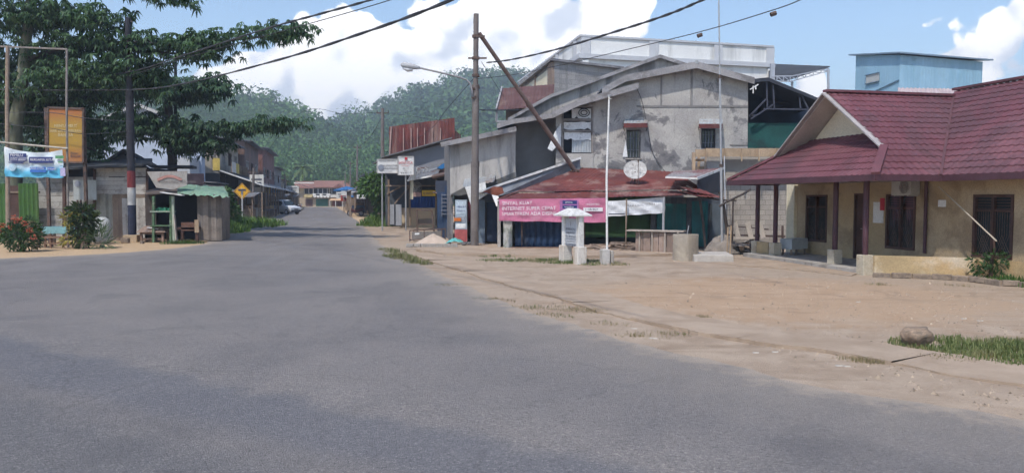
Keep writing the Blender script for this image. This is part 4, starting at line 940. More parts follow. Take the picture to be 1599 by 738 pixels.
# junk heap: tarpaulin, stumps, boards, bench rack, rough pergola
jc = gp(1133,398)
pg = thing('rough_pergola', 'rough pole pergola with drooping branches beside the shop', 'pergola', (7.9,28.4,0))
def bark(pts, r, name): return MB().tube(pts, r, 7).build(name, mat('dark_bark_pole', (.075,.06,.055,1), .3, 4), pg)
bark([at(1102,390,28.6), at(1097,340,28.4), at(1092,306,28.3)], .05, 'post'); bark([at(1137,396,27.5), at(1134,350,27.4), at(1129,318,27.3), at(1124,300,27.3)], .06, 'post'); bark([at(1143,396,27.2), at(1144,345,27.2), at(1145,312,27.2)], .035, 'post')
bark([at(1123,322,27.2), at(1135,315,27.2), at(1158,304,27.4), at(1172,296,27.6)], .04, 'rail'); bark([at(1065,298,28.6), at(1092,307,28.3), at(1124,312,27.4), at(1150,313,27.3)], .03, 'rail'); bark([at(1072,290,28.7), at(1096,304,28.2), at(1115,309,27.8)], .03, 'rail')
q = MB(); corr(q, at(1090,306,27.6), at(1132,309,27.3)-at(1090,306,27.6), V((-.5,1.6,.25)), .15, .015); corr(q, at(1082,300,27.9), at(1118,305,27.6)-at(1082,300,27.9), V((-.3,1.5,.28)), .15, .015); q.build('zinc_sheet', RUSTRED, pg)
hp = thing('tarpaulin_heap', 'grey brown tarpaulin draped over a heap of wood beside the pergola', 'tarpaulin', gp(1133,397)); q = MB(); n = 26; vs = []; hc = gp(1133,397)+V((0,.5,0))
for j in range(n+1):
    for i in range(n+1):
        u, v_ = i/n*2-1, j/n*2-1; r_ = math.hypot(u,v_); z = max(0, .62*(1-r_**2.2))*(1+.35*mnoise.noise(V((u*2,v_*2,3))))+.10*abs(mnoise.noise(V((u*6,v_*6,1))))
        vs.append((hc.x+u*.66, hc.y+v_*.5, max(-.03,z-.02)))
q.add(vs, [(j*(n+1)+i, j*(n+1)+i+1, (j+1)*(n+1)+i+1, (j+1)*(n+1)+i) for j in range(n) for i in range(n)]); q.build('sheet', mat('old_tarpaulin', (.25,.215,.185,1), .3, 2.5, .8, (.12,.10,.09,1), .5, 3), hp, smooth=60)
q = MB(); [q.tube([gp(x_,401)+V((0,.1,-.02)), gp(x_,401)+V((.03,.1,1.0+.05*k))], .025, 6) for k, x_ in enumerate((1136,1141))]; o = q.build('stake', PALEWOOD, hp)
sc = thing('scrap_pile', 'jumbled scrap boards and sheets heaped at the foot of the block wall', 'scrap', gp(1165,398)); q = MB()
for k in range(46):
    p = gp(R.uniform(1146,1182), 396)+V((0,R.uniform(-.3,1.5),R.uniform(.03,.42))); an = R.uniform(0,3.1); d = V((math.cos(an), math.sin(an), R.uniform(-.45,.45)))*R.uniform(.2,.5); q.bar(p-d, p+d, R.uniform(.05,.22), .02)
q.build('board', mat('scrap_boards', (.20,.17,.15,1), .3, 3, island=.6), sc)
rk = thing('timber_rack', 'low timber rack with three slanted pale boards by the block wall', 'rack', (9.3,30.6,0)); Yr = 30.4
q = MB(); [q.bar(B(1118,y_,Yr), B(1226,y_+3,Yr), .08, .07) for y_ in (366,378)]; q.bar(B(1112,350,Yr+.2), B(1200,358,Yr+.2), .06, .05); q.build('rail', mat('dark_rack_timber', (.09,.06,.055,1), .3, 3), rk)
for x_ in (1147,1167,1186): MB().bar(B(x_,347,Yr-.15), B(x_+6,371,Yr-.15), .19, .02, up=(0,1,0)).build('slanted_board', mat('pale_board', (.46,.40,.34,1), .15, 3), rk)
q = MB(); [q.bar(B(x_,380,Yr), B(x_,352,Yr), .07) for x_ in (1120,1172,1222)]; [q.bar(B(x_,380,Yr)-V((0,0,0)), V((B(x_,380,Yr).x,Yr,-.03)), .07) for x_ in (1120,1172,1222)]; q.build('leg', mat('dark_rack_timber', (.09,.06,.055,1)), rk)
MB().bar(B(1118,371,Yr-.25), B(1180,372,Yr-.25), .12, .05).build('shelf_board', mat('pale_board', (.46,.40,.34,1)), rk)
p = gp(1115,408); o = MB().hexa([p+V((-.62,.0,-.03)), p+V((.62,-.05,-.03)), p+V((.85,1.6,-.03)), p+V((-.6,1.5,-.03))], [p+V((-.6,.02,.20)), p+V((.6,-.03,.20)), p+V((.82,1.58,.20)), p+V((-.58,1.48,.20))]).build('concrete_slab', mat('pale_dusty_concrete', (.44,.40,.36,1), .12, 2), None); bevel(o, .02, 1); tag(o, 'low pale concrete slab between the well ring and the scrap pile', 'slab')
MB_r = gp(1140,411)
# apron of concrete before the porch
q = MB(); ap = [gp(1150,415), gp(1182,404), gp(1345,424), gp(1330,431), gp(1240,421)]; q.prism([p+V((0,0,-.05)) for p in ap], (0,0,.075)); struct(q.build('concrete_apron', M_CONC), 'pale concrete apron in front of the ochre house porch')
# ================================================================== modern white building, block house and blue shed behind
wb = thing('white_building', 'large white rendered building with a heavy cornice behind the grey house', 'building', (12, 62, 0))
c0 = V((5.35,60,0)); sdv = V((-4.6,23.6,0)); fdv = V((16.2,4.3,0)); zt = 14.4
def wbx(z0, z1, out, dz=0):
    f = fdv.normalized(); s_ = sdv.normalized(); a = c0-f*out-s_*out; b = c0+fdv+f*out*.5-s_*out; c = c0+fdv+sdv+f*out*.5; d = c0+sdv-f*out
    return MB().hexa([p+V((0,0,z0)) for p in (a,b,c,d)], [p+V((0,0,z1)) for p in (a,b,c,d)])
wbx(-.1, 12.7, 0).build('wall', OFFWHITE, wb); wbx(12.7, 13.05, .28).build('cornice', mat('cornice_render', (.50,.51,.54,1), .06, 1), wb); wbx(13.05, 14.35, .04).build('parapet', OFFWHITE, wb); wbx(14.35, 14.5, .16).build('coping', mat('cornice_render', (.50,.51,.54,1)), wb)
q = MB(); f = fdv.normalized(); s_ = sdv.normalized(); ry = math.atan2(f.y, f.x)
for k in (.02,.36,.70,.985): MB().box(c0+fdv*k-s_*.06+V((0,0,13.7)), (.75,.14,1.28), ry).build('pier', mat('pier_render', (.545,.55,.57,1), .06, 1), wb)
for k in (.06,.3,.55,.8): MB().box(c0+sdv*k-f*.06+V((0,0,13.7)), (.14,.75,1.28), ry).build('pier', mat('pier_render', (.545,.55,.57,1)), wb)
q = MB(); q.box(c0+fdv*.985-s_*.1+V((0,0,6.3)), (.5,.2,12.6), ry); q.box(c0-s_*.1+f*.3+V((0,0,6.3)), (.5,.2,12.6), ry); q.build('pilaster', OFFWHITE, wb)
cn = thing('roof_canopy', 'dark steel lattice canopy on thin posts beside the white building', 'canopy', at(1240,150,62)); Yc = 61
q = MB(); q.hexa([at(1198,120,Yc), at(1296,107,Yc), at(1290,108,Yc+5), at(1203,119,Yc+5)], [at(1198,101,Yc), at(1296,105,Yc), at(1290,106,Yc+5), at(1203,103,Yc+5)]); 
q = MB(); q.prism([at(1200,101,Yc+6), at(1296,105,Yc), at(1226,127,Yc-1), at(1200,124,Yc)], (0,0,.08)); q.build('roof_sheet', mat('dark_canopy_sheet', (.05,.055,.065,1), .2, .6), cn)
q = MB(); lo_ = [at(1203,128,Yc-1), at(1236,127,Yc-1), at(1294,111,Yc-.3)]; up_ = [at(1203,119,Yc-1), at(1236,119,Yc-1), at(1294,107,Yc-.3)]
for L_ in (lo_, up_): [q.bar(a_, b_, .08) for a_, b_ in zip(L_, L_[1:])]
for k in range(9):
    u = k/8; g_ = lambda L_, u: L_[0].lerp(L_[1], u/.4) if u < .4 else L_[1].lerp(L_[2], (u-.4)/.6)
    q.bar(g_(lo_, u), g_(up_, u), .06)
    if k: q.bar(g_(lo_, u), g_(up_, (k-1)/8), .05)
q.build('truss', mat('pale_truss_paint', (.38,.40,.45,1), .1, 2), cn)
for a_, b_ in [((1293.5,108),(1293.5,175)),((1237,127),(1237,175)),((1206,100),(1206,175))]: MB().bar(at(*a_, Yc-.6), at(*b_, Yc-.6), .14 if a_[0] > 1210 else .3).build('post', mat('pale_truss_paint', (.38,.40,.45,1)), cn)
bh = thing('block_house', 'block walled upper building with cream side panels behind the grey house', 'building', (5, 49, 0)); c0 = V((2.6,47.5,0)); zt = at(866,96,47.5).z
sd_ = V((-2.0,11.5,0)); fd_ = V((4.6,3.0,0))
MB().hexa([c0, c0+fd_, c0+fd_+sd_, c0+sd_], [p+V((0,0,zt)) for p in (c0, c0+fd_, c0+fd_+sd_, c0+sd_)]).build('wall', BLOCK2, bh)
q = MB(); f_ = sd_.normalized(); n_ = V((-f_.y, f_.x, 0)); n_ = n_ if n_.x < 0 else -n_
for a_, b_ in [(.12,.45),(.47,.98)]:
    q.hexa([c0+sd_*a_+n_*.003, c0+sd_*b_+n_*.003, c0+sd_*b_+n_*.08, c0+sd_*a_+n_*.08], [p+V((0,0,zt-.25)) for p in (c0+sd_*a_+n_*.003, c0+sd_*b_+n_*.003, c0+sd_*b_+n_*.08, c0+sd_*a_+n_*.08)])
q.build('cream_panel', CREAM2, bh)
q = MB(); [q.hexa([c0+sd_*a_+n_*.003, c0+sd_*b_+n_*.003, c0+sd_*b_+n_*.16, c0+sd_*a_+n_*.16], [p+V((0,0,zt-.02)) for p in (c0+sd_*a_+n_*.003, c0+sd_*b_+n_*.003, c0+sd_*b_+n_*.16, c0+sd_*a_+n_*.16)]) for a_, b_ in [(0,.11),(.452,.468)]]; q.build('pilaster', mat('brown_pilaster', (.27,.20,.16,1), .15, 1), bh)
q = MB(); o1 = V((0,0,zt+.003)); q.hexa([p+o1 for p in (c0+n_*.3-f_*.3, c0+fd_-f_*.3, c0+fd_+sd_, c0+sd_+n_*.3)], [p+o1+V((0,0,.14)) for p in (c0+n_*.3-f_*.3, c0+fd_-f_*.3, c0+fd_+sd_, c0+sd_+n_*.3)]); q.build('coping', GREYTIN, bh)
dh = thing('dormer_house', 'small upper house with brown red zinc roof left of the grey gable', 'house', (.6, 43, 0)); Yd = 42.5
q = MB(); a, b, c, d = at(775,172,Yd-1.6), at(862,165,Yd-1.6), at(872,137,Yd+1), at(784,138,Yd+1); corr(q, a, b-a, d-a, .2, .01, 3); q.build('roof', mat('brown_red_zinc', (.115,.058,.055,1), .25, 1.2, .7, (.19,.13,.11,1), .35, 1.3, True), dh)
q = MB(); q.prism([at(790,200,Yd), at(870,200,Yd), at(870,150,Yd), at(790,150,Yd)], (0,3,0)); q.v = [tuple(v) for v in q.v]; q.build('wall', mat('brown_plank_wall', (.23,.17,.14,1), .2, 1), dh)
q = MB(); q.bar(at(775,172,Yd-1.62), at(784,138,Yd+.98), .08, .22); q.bar(at(775,190,Yd-1.4), at(776,172,Yd-1.5), .1); q.bar(at(775,190,Yd-1.4), at(800,189,Yd-1.4), .1); q.build('barge_board', mat('grey_barge', (.3,.29,.3,1)), dh)
pbox(MB(), 815, 828, 163, 178, -.03, .02, Yd).build('window', mat('yellowed_shutter', (.55,.46,.24,1), .1, 2), dh)
bs = thing('blue_shed', 'tall pale blue metal clad building behind the maroon roof', 'building', at(1430,308,52)); Ys = 52
cn0 = V((25.0,50,0)); fD = V((.976,.218,0)); sD = V((-.218,.976,0)); LF, LS = 6.3, 4.4; zc, zl, zr = 11.15, 11.9, 10.95
def clad(p0, d, L, za, zb, nout):
    q = MB(); n = int(L/.22); vs = []
    for k in range(n*4+1):
        s_ = k/(n*4); off = (.0,.010,.010,.0)[k % 4]; p = p0+d*(L*s_)+nout*off; vs += [p, p+V((0,0,za+(zb-za)*s_))]
    return q.add(vs, [(2*k,2*k+2,2*k+3,2*k+1) for k in range(n*4)])
q = clad(cn0, fD, LF, zc, zr, -sD); q2 = clad(cn0, sD, LS, zc, zl, -fD); q.add(q2.v, q2.f); far_ = cn0+fD*LF+sD*LS
q.quad(cn0+fD*LF, far_, far_+V((0,0,zl-.2)), cn0+fD*LF+V((0,0,zr))); q.quad(cn0+sD*LS, far_, far_+V((0,0,zl-.2)), cn0+sD*LS+V((0,0,zl))); q.build('cladding', BLUECLAD, bs)
q = MB(); P = [cn0-fD*.3-sD*.35+V((0,0,zc+.03)), cn0+fD*(LF+.5)-sD*.35+V((0,0,zr+.03)), far_+fD*.5+sD*.4+V((0,0,zl-.15)), cn0+sD*(LS+.4)-fD*.3+V((0,0,zl+.05))]; q.hexa(P, [p+V((0,0,.09)) for p in P]); q.build('roof', mat('blue_grey_roof', (.17,.24,.32,1), .15, 1), bs)
W2 = lambda s_, o_, z: cn0+sD*s_-fD*o_+V((0,0,z))
q = MB(); q.hexa([W2(1.9,.03,9.75), W2(3.2,.03,9.75), W2(3.2,.07,9.75), W2(1.9,.07,9.75)], [W2(1.9,.03,10.3), W2(3.2,.03,10.3), W2(3.2,.07,10.3), W2(1.9,.07,10.3)]); vw = q.build('window', mat('pale_louvre', (.42,.43,.42,1), .1, 6), bs)
q = MB(); [q.bar(W2(1.85,.1,z), W2(3.25,.1,z), .06) for z in (9.74,10.32)]; q.build('frame', mat('dark_flashing', (.13,.2,.27,1)), vw)
q = MB(); q.bar(W2(0,.05,9.55), W2(LS,.05,8.75), .06); q.build('flashing', mat('dark_flashing', (.13,.2,.27,1)), bs)
an2 = thing('annex_roof', 'low pink grey tin annexe in front of the blue clad building', 'annexe', at(1460,308,49)); q = MB(); a, b, c, d = at(1402,148,47), at(1530,150,48), at(1500,140,50), at(1402,137,50); corr(q, a, b-a, d-a, .3, .03, 2); q.build('roof', mat('pinkish_tin', (.45,.36,.36,1), .15, 1), an2)
q = MB().prism([at(1403,149,50)*1, at(1528,151,50.5), V((at(1528,151,50.5).x,50.5,0)), V((at(1403,149,50).x,50,0))], (0,.2,0)); q.build('wall', BLUECLAD, an2)
# ================================================================== main utility pole, brace and street lamp
pb = gp(741,386); Yp_ = pb.y
up = thing('utility_pole', 'tall brown steel utility pole with a slanting brace and lamp arm', 'utility pole', pb, 'utility poles along the street')
ptop = at(743.5,22,Yp_); q = MB(); q.tube([pb-V((0,0,.05)), pb.lerp(ptop,.36)], .165, 14); q.build('shaft', POLEMAT, up, smooth=40)
q = MB(); q.tube([pb.lerp(ptop,.36), pb.lerp(ptop,.69)], .14, 14); q.tube([pb.lerp(ptop,.69), ptop], .105, 14); q.tube([pb.lerp(ptop,.35), pb.lerp(ptop,.372)], .178, 14); q.tube([pb.lerp(ptop,.68), pb.lerp(ptop,.70)], .15, 14); q.build('upper_shaft', POLEMAT, up, smooth=40)
br0, br1 = at(748,52,Yp_), at(899,268,33.3)
q = MB(); q.tube([br0, br0.lerp(br1,.5)], .085, 10); q.tube([br0.lerp(br1,.5), br1], .10, 10); q.tube([br0.lerp(br1,.485), br0.lerp(br1,.515)], .115, 10); q.build('brace', mat('rust_brown_pipe', (.17,.115,.10,1), .25, 2.5, .75, (.09,.06,.05,1), .4, 3), up, smooth=40)
q = MB(); [q.tube([at(743,y_,Yp_)-V((0,0,.05)), at(743,y_,Yp_)+V((0,0,.05))], .15, 12) for y_ in (57,91,118,136)]; q.bar(at(731,91,Yp_-.1), at(760,91,Yp_-.1), .06); q.bar(at(738,57,Yp_-.1), at(757,57,Yp_-.1), .08); q.build('clamp', RUSTSTEEL, up)
q = MB(); [q.tube([br1, br1+V((R.uniform(-.35,.35), R.uniform(-.3,.1), R.uniform(-.1,.1)))], .04, 5) for _ in range(7)]; q.build('anchor', RUSTSTEEL, up)
lp = thing('street_lamp', 'cobra head street lamp on a curved arm clamped to the utility pole', 'street lamp', at(738,150,Yp_-.2))
arm = [at(738,152,Yp_-.2), at(737,140,Yp_-.2), at(734,130,Yp_-.2), at(728,124.5,Yp_-.2), at(718,121,Yp_-.25), at(690,114,Yp_-.3), at(652,105.5,Yp_-.35)]
MB().tube(arm, .035, 8).build('arm', mat('grey_lamp_steel', (.27,.26,.27,1), .1, 3), lp, smooth=True)
h0, h1 = at(654,106,Yp_-.35), at(626,101,Yp_-.35); d = (h1-h0); q = MB()
q.tube([h0-d*.05, h0+d*.15, h0+d*.5, h0+d*.85, h1], [.05,.085,.13,.12,.05], 12); q.build('lamp_head', mat('lamp_head_grey', (.42,.42,.43,1), .1, 4), lp, smooth=True)
q = MB(); q.tube([h0+d*.35-V((0,0,.11)), h0+d*.62-V((0,0,.15)), h0+d*.88-V((0,0,.10))], [.07,.09,.06], 10); q.build('lens', flat('lamp_lens', (.6,.6,.62,1), .2, .5), lp, smooth=True)
q = MB(); q.bar(at(737,152,Yp_-.2), at(743,152,Yp_-.1), .08, .1); q.bar(at(736,138,Yp_-.2), at(743,138,Yp_-.1), .06, .08); q.build('clamp', RUSTSTEEL, lp)
# ================================================================== plastered shed behind the pole
Ysd = 33.6
sh_ = thing('plastered_shed', 'pale plastered shop with sloping tin roof right behind the utility pole', 'shop', (-1.2, 35, 0))
q = MB(); P = [at(703,306,Ysd), at(805,278,Ysd), at(805,203,Ysd), at(703,224,Ysd)]; q.prism(P, (0,.2,0)); q.build('upper_wall', PLASTER2, sh_)
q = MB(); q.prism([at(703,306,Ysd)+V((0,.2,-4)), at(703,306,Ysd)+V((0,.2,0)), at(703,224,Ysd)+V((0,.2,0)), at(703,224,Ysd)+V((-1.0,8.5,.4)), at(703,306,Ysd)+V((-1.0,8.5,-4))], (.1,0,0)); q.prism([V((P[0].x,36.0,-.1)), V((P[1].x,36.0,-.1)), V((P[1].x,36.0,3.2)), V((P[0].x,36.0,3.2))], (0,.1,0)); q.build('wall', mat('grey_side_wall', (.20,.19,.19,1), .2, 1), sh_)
q = MB(); a_, b_ = at(688,224,Ysd-.5), at(806,199,Ysd-.5); q.hexa([a_, b_, b_+V((0,7,.3)), a_+V((0,7,.3))], [p+V((0,0,.05)) for p in (a_, b_, b_+V((0,7,.3)), a_+V((0,7,.3)))]); o = q.build('roof', DKZINC, sh_)
q = MB(); q.bar(a_+V((0,-.03,-.06)), b_+V((0,-.03,-.06)), .03, .2); q.build('fascia', GREYTIN, o)
q = MB(); q.prism([at(703,304,Ysd-.06), at(718,306,Ysd-.06), at(806,280,Ysd-.06), at(806,268,Ysd-.06), at(760,286,Ysd-.06), at(725,292,Ysd-.06)], (0,.04,0)); q.build('dark_band', mat('dark_band_plaster', (.12,.115,.11,1), .3, 1.5), sh_)  # darker band along the lower edge of the upper wall
# awning and hanging sheets, doors, posters
q = MB(); corr(q, at(722,292,32.2), at(772,284,32.2)-at(722,292,32.2), V((0,1.4,.35)), .16, .015); q.build('awning', ZINC, sh_)
q = MB(); q.prism([at(726,292,32.1), at(758,284,32.1), at(760,304,32.1), at(735,319,32.1)], (0,.02,0)); q.build('hanging_sheet', WHITE, sh_); q = MB(); q.prism([at(768,304,31.6), at(778,306,31.6), at(783,320,31.4), at(775,322,31.4)], (0,.02,0)); q.build('hanging_sheet', WHITE, sh_)
q = MB(); q.prism([at(754,299,31.7), at(771,291,31.7), at(784,292,31.7), at(787,301,31.7), at(776,306,31.7)], (0,.015,0)); q.build('rusty_sheet', mat('orange_rust_sheet', (.22,.075,.05,1), .35, 2.5), sh_)
q = MB(); q.prism([at(752,301,31.9), at(906,248,33.6), at(906,284,33.6), at(860,284,33.2), at(778,306,32.0)], (0,.03,0)); q.build('gable_board', mat('blue_grey_board_b', (.21,.225,.25,1), .15, 1.2, .8, (.13,.135,.15,1), .4, 1.5), sh_)
q = MB(); a_, b_ = at(746,300,31.8), at(907,246.5,33.5); q.hexa([a_, b_, b_+V((0,1.0,-.15)), a_+V((0,2.2,-.25))], [p+V((0,0,.05)) for p in (a_, b_, b_+V((0,1.0,-.15)), a_+V((0,2.2,-.25)))]); q.build('tin_roof', ZINC, sh_); q = MB(); q.bar(a_-V((0,.02,0)), b_-V((0,.02,0)), .02, .09); q.build('roof_edge', WHITE, sh_)
def gbox(name, xa, xb, ya, yb_, Y, m_, par, d=.06):
    a = at(xa, yb_, Y); b = at(xb, ya, Y); return MB().hexa([(a.x,Y,a.z),(b.x,Y,a.z),(b.x,Y+d,a.z),(a.x,Y+d,a.z)], [(a.x,Y,b.z),(b.x,Y,b.z),(b.x,Y+d,b.z),(a.x,Y+d,b.z)]).build(name, m_, par)
gbox('door', 760, 780, 316, 377, 33.5, mat('navy_plank_door', (.035,.05,.085,1), .25, 2, island=.2), sh_)
gbox('jamb', 746, 757, 312, 380, 33.3, mat('slate_blue_post', (.15,.19,.24,1), .15, 2), sh_, .12)
gbox('red_door', 728, 746, 315, 345, 33.6, mat('dull_red_board', (.20,.06,.08,1), .2, 2), sh_)
gbox('teal_panel', 744, 752, 345, 378, 33.45, mat('pale_teal_panel', (.22,.36,.36,1), .15, 2), sh_)
fz = thing('drinks_cooler', 'pale drinks cooler with posters and red base left of the brown pole', 'cooler', at(720,378,33.0))
gbox('cabinet', 711, 729, 312, 378, 33.0, mat('cooler_paint', (.36,.42,.48,1), .12, 3), fz, .6)
gbox('red_base', 710, 729.5, 358, 377, 32.97, mat('faded_red_base', (.38,.10,.10,1), .2, 3), fz, .02); gbox('poster', 712, 728, 314, 334, 32.98, mat('pale_blue_poster', (.50,.58,.66,1), .15, 6), fz, .015); gbox('poster', 711.5, 728, 337, 347, 32.98, mat('mid_grey_poster', (.30,.33,.38,1), .3, 8), fz, .015); gbox('poster', 712, 727, 349, 356, 32.98, PAPER, fz, .015); gbox('orange_sign', 709, 720, 340, 345, 32.94, flat('orange_print', (.6,.16,.03,1)), fz, .015)
text('MINUM', .12, DKBLUE, at(713,324,32.95), V((1,0,0)), Z, fz); text('DINGIN', .1, DKBLUE, at(713,330,32.95), V((1,0,0)), Z, fz)
# pavement ledge, sand pile with brick ring, tarpaulin, steel frames
q = MB(); lg = [gp(650,392), gp(690,398), gp(790,400), gp(862,404), gp(1060,399), gp(1060,386), gp(860,388), gp(700,380), gp(655,384)]; q.prism([p+V((0,0,-.08)) for p in lg], (0,0,.16)); struct(q.build('shop_pavement', M_CONC), 'raised concrete pavement before the shops')
spc = gp(676,383)+V((0,.3,.05)); n = 30; q = MB(); vs = []
for j in range(n+1):
    for i in range(n+1):
        u, v_ = i/n*2-1, j/n*2-1; r_ = math.hypot(u, v_); z = .47*max(0, 1-r_)**.8*1.05+.05*mnoise.noise(V((u*3,v_*3,7)))*max(0,1-r_); vs.append((spc.x+u*.85, spc.y+v_*.7, spc.z+z-.05))
q.add(vs, [(j*(n+1)+i, j*(n+1)+i+1, (j+1)*(n+1)+i+1, (j+1)*(n+1)+i) for j in range(n) for i in range(n)]); o = q.build('sand_pile', mat('pale_sand', (.47,.37,.30,1), .12, 3, .95, bscale=60, bump=.5), None, smooth=True); tag(o, 'small conical heap of pale sand left of the utility pole', 'sand')
for k in range(7):
    p = gp(640+k*11.5, 388.5)+V((0,0,.03)); o = MB().box(p+V((0,0,.11)), (.27,.12,.14), R.uniform(-.12,.12)).build('block', CONC, None); bevel(o, .012, 1); tag(o, 'grey concrete block in the row retaining the sand pile', 'block', 'blocks in front of the sand pile')
q = MB(); n = 22; vs = []; tcn = gp(712,384)+V((0,.25,.1))
for j in range(n+1):
    for i in range(n+1):
        u, v_ = i/n*2-1, j/n*2-1; z = .26*max(0,1-abs(u)**1.6)*(1-.4*abs(v_))*(1-.45*u)+.06*mnoise.noise(V((u*4,v_*4,2))); vs.append((tcn.x+u*.48, tcn.y+v_*.4, tcn.z+z-.05))
q.add(vs, [(j*(n+1)+i, j*(n+1)+i+1, (j+1)*(n+1)+i+1, (j+1)*(n+1)+i) for j in range(n) for i in range(n)]); o = q.build('tarpaulin', mat('turquoise_tarpaulin', (.13,.42,.40,1), .15, 4, .5), None, smooth=60); tag(o, 'crumpled turquoise tarpaulin lying between sand pile and utility pole', 'tarpaulin')
for k in range(9):
    p = gp(R.uniform(722,734),386)+V((0,R.uniform(-.1,.4),.1)); o = MB().box(p+V((0,0,.05)), (R.uniform(.1,.22),R.uniform(.08,.15),R.uniform(.07,.12)), R.uniform(0,3)).build('rubble', mat('dark_rubble', (.16,.15,.15,1), .3, 5), None); bevel(o, .02, 1); tag(o, 'broken grey rubble lump at the foot of the utility pole', 'rubble', 'rubble by the utility pole')
fr_ = thing('display_stand', 'empty dark steel stand with a solid lower panel standing before the cream wall', 'stand', gp(664,366)); Yf = gp(664,366).y
q = MB(); pa, pb_, pc, pd = at(652,366,Yf), at(678,364,Yf), at(674,328,Yf), at(651,328,Yf)
for a_, b_ in ((pa,pd),(pd,pc),(pc,pb_)): q.bar(a_, b_, .09)
q.bar(at(651.5,350,Yf), at(676,349,Yf), .07); q.bar(pa, pa+V((.05,.7,0)), .06); q.bar(pb_, pb_+V((.05,.7,0)), .06); q.build('frame', RUSTSTEEL, fr_); q = MB(); q.prism([at(651.5,349,Yf), at(675.5,348,Yf), at(675,341,Yf), at(651,342,Yf)], (0,.03,0)); q.build('panel', mat('black_panel', (.05,.045,.045,1), .3, 3), fr_)
lr = thing('low_rack', 'low dark steel rack with a small white label on the pavement behind the sand', 'rack', gp(664,377)); Yf = gp(664,377).y
q = MB(); a_, b_ = at(640,377,Yf), at(690,375,Yf); up_ = V((0,0,.5)); dd = V((.1,.6,0))
for p in (a_, b_, a_+dd, b_+dd, a_.lerp(b_,.45)): q.bar(p, p+up_, .045)
for z in (.08,.5): q.bar(a_+V((0,0,z)), b_+V((0,0,z)), .045); q.bar(a_+dd+V((0,0,z)), b_+dd+V((0,0,z)), .045)
q.build('frame', RUSTSTEEL, lr); q = MB(); q.prism([a_+V((.05,.3,.05)), b_+V((-.05,.3,.05)), b_+V((-.05,.3,.42)), a_+V((.05,.3,.42))], (0,.02,0)); q.build('back_panel', mat('brown_grey_panel', (.20,.18,.17,1), .2, 3), lr); q = MB(); q.prism([a_.lerp(b_,.16)+V((0,-.03,.3)), a_.lerp(b_,.3)+V((0,-.03,.3)), a_.lerp(b_,.3)+V((0,-.03,.38)), a_.lerp(b_,.16)+V((0,-.03,.38))], (0,.01,0)); q.build('label_plate', PAPER, lr)
# ================================================================== stall building with red zinc parapet, dark doors
Yz = 48.0
sb = thing('stall_building', 'long shop with a rusty red zinc parapet, cream low wall and blue shutter', 'shop', (-5.5, 52, 0))
q = MB(); P = [at(608,250,Yz+5), at(710,236,Yz+5), at(708,201,Yz+5), at(611,198,Yz+5)]; corr(q, P[0], P[1]-P[0], V((0,0,P[3].z-P[0].z)), .25, .012, 2); q.build('parapet', RUSTRED, sb)
q = MB(); [q.bar(at(x_,244,Yz+4.9), at(x_,200,Yz+4.9), .06) for x_ in (630,642,652,663,675,688)]; q.bar(at(608,248,Yz+4.95), at(611,198,Yz+4.95), .1); q.build('batten', mat('pale_rust_batten', (.40,.27,.24,1), .2, 3), sb)
[corr(MB(), at(x_,232,Yz+5.1), V((0,7,.2)), V((0,0,h_)), .25, .012).build('parapet_return', RUSTRED, sb) for x_, h_ in ((611,1.5),(709,1.3))]
a_, b_ = at(597,246,Yz), at(706,216,Yz); q = MB(); q.hexa([a_, b_, b_+V((-2.4,10,0)), a_+V((-2.4,10,0))], [p+V((0,0,.07)) for p in (a_, b_, b_+V((-2.4,10,0)), a_+V((-2.4,10,0)))]); q.build('roof', DKZINC, sb)
q = MB(); q.prism([at(602,262,Yz+.6), at(703,262,Yz+.6), at(703,222,Yz+.6), at(602,248,Yz+.6)], (0,.1,0)); q.build('gable_wall', mat('lilac_grey_board', (.235,.235,.255,1), .12, .8), sb)
gbox('brown_band', 602, 703, 261, 270, Yz+.55, mat('brown_band_board', (.18,.125,.115,1), .2, 2), sb); q = gbox('dark_wall', 602, 703, 270, 290, Yz+2.6, mat('dark_stall_wall', (.07,.08,.095,1), .2, 2), sb)
gbox('rear_wall', 602, 703, 285, 352, Yz+5, mat('dark_stall_wall', (.07,.08,.095,1)), sb)
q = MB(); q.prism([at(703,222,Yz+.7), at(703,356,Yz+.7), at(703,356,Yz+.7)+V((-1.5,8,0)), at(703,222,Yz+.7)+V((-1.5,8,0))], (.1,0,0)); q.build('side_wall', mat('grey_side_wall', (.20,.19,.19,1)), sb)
for px_c in (607,640,681): MB().bar(at(px_c,352,Yz+2.3), at(px_c,280,Yz+2.3), .12).build('post', WOOD, sb)
q = MB(); [q.bar(at(x_,y_,Yz+2.2), at(x2,y2,Yz+2.2), .08) for x_,y_,x2,y2 in ((604,303,628,290),(616,318,640,290),(602,290,684,290))]; q.build('strut', WOOD, sb)
Yc_ = gp(650,355).y
gbox('low_wall', 625, 682, 324.5, 356, Yc_, mat('pale_ochre_low_wall', (.58,.46,.32,1), .08, 1), sb, .15); gbox('shutter_base', 622, 682, 355.5, 362, Yc_-.02, mat('pale_step', (.42,.37,.32,1), .1, 1), sb, .1)
q = MB(); a_ = at(641,326,Yc_+.5); b_ = at(683,326,Yc_+.5); corr(q, a_, b_-a_, V((0,0,.95)), .22, .025); q.build('blue_shutter', mat('bright_blue_zinc', (.02,.085,.34,1), .2, 1.5, .5), sb)
gbox('door_panel', 607.5, 615.5, 319, 350, Yc_-.8, mat('lilac_grey_panel', (.30,.31,.34,1), .1, 1), sb); gbox('door_panel', 618, 627, 319, 352, Yc_-.9, mat('lilac_grey_panel', (.30,.31,.34,1)), sb); gbox('dark_door', 615.5, 618, 320, 350, Yc_-.75, DARK, sb)
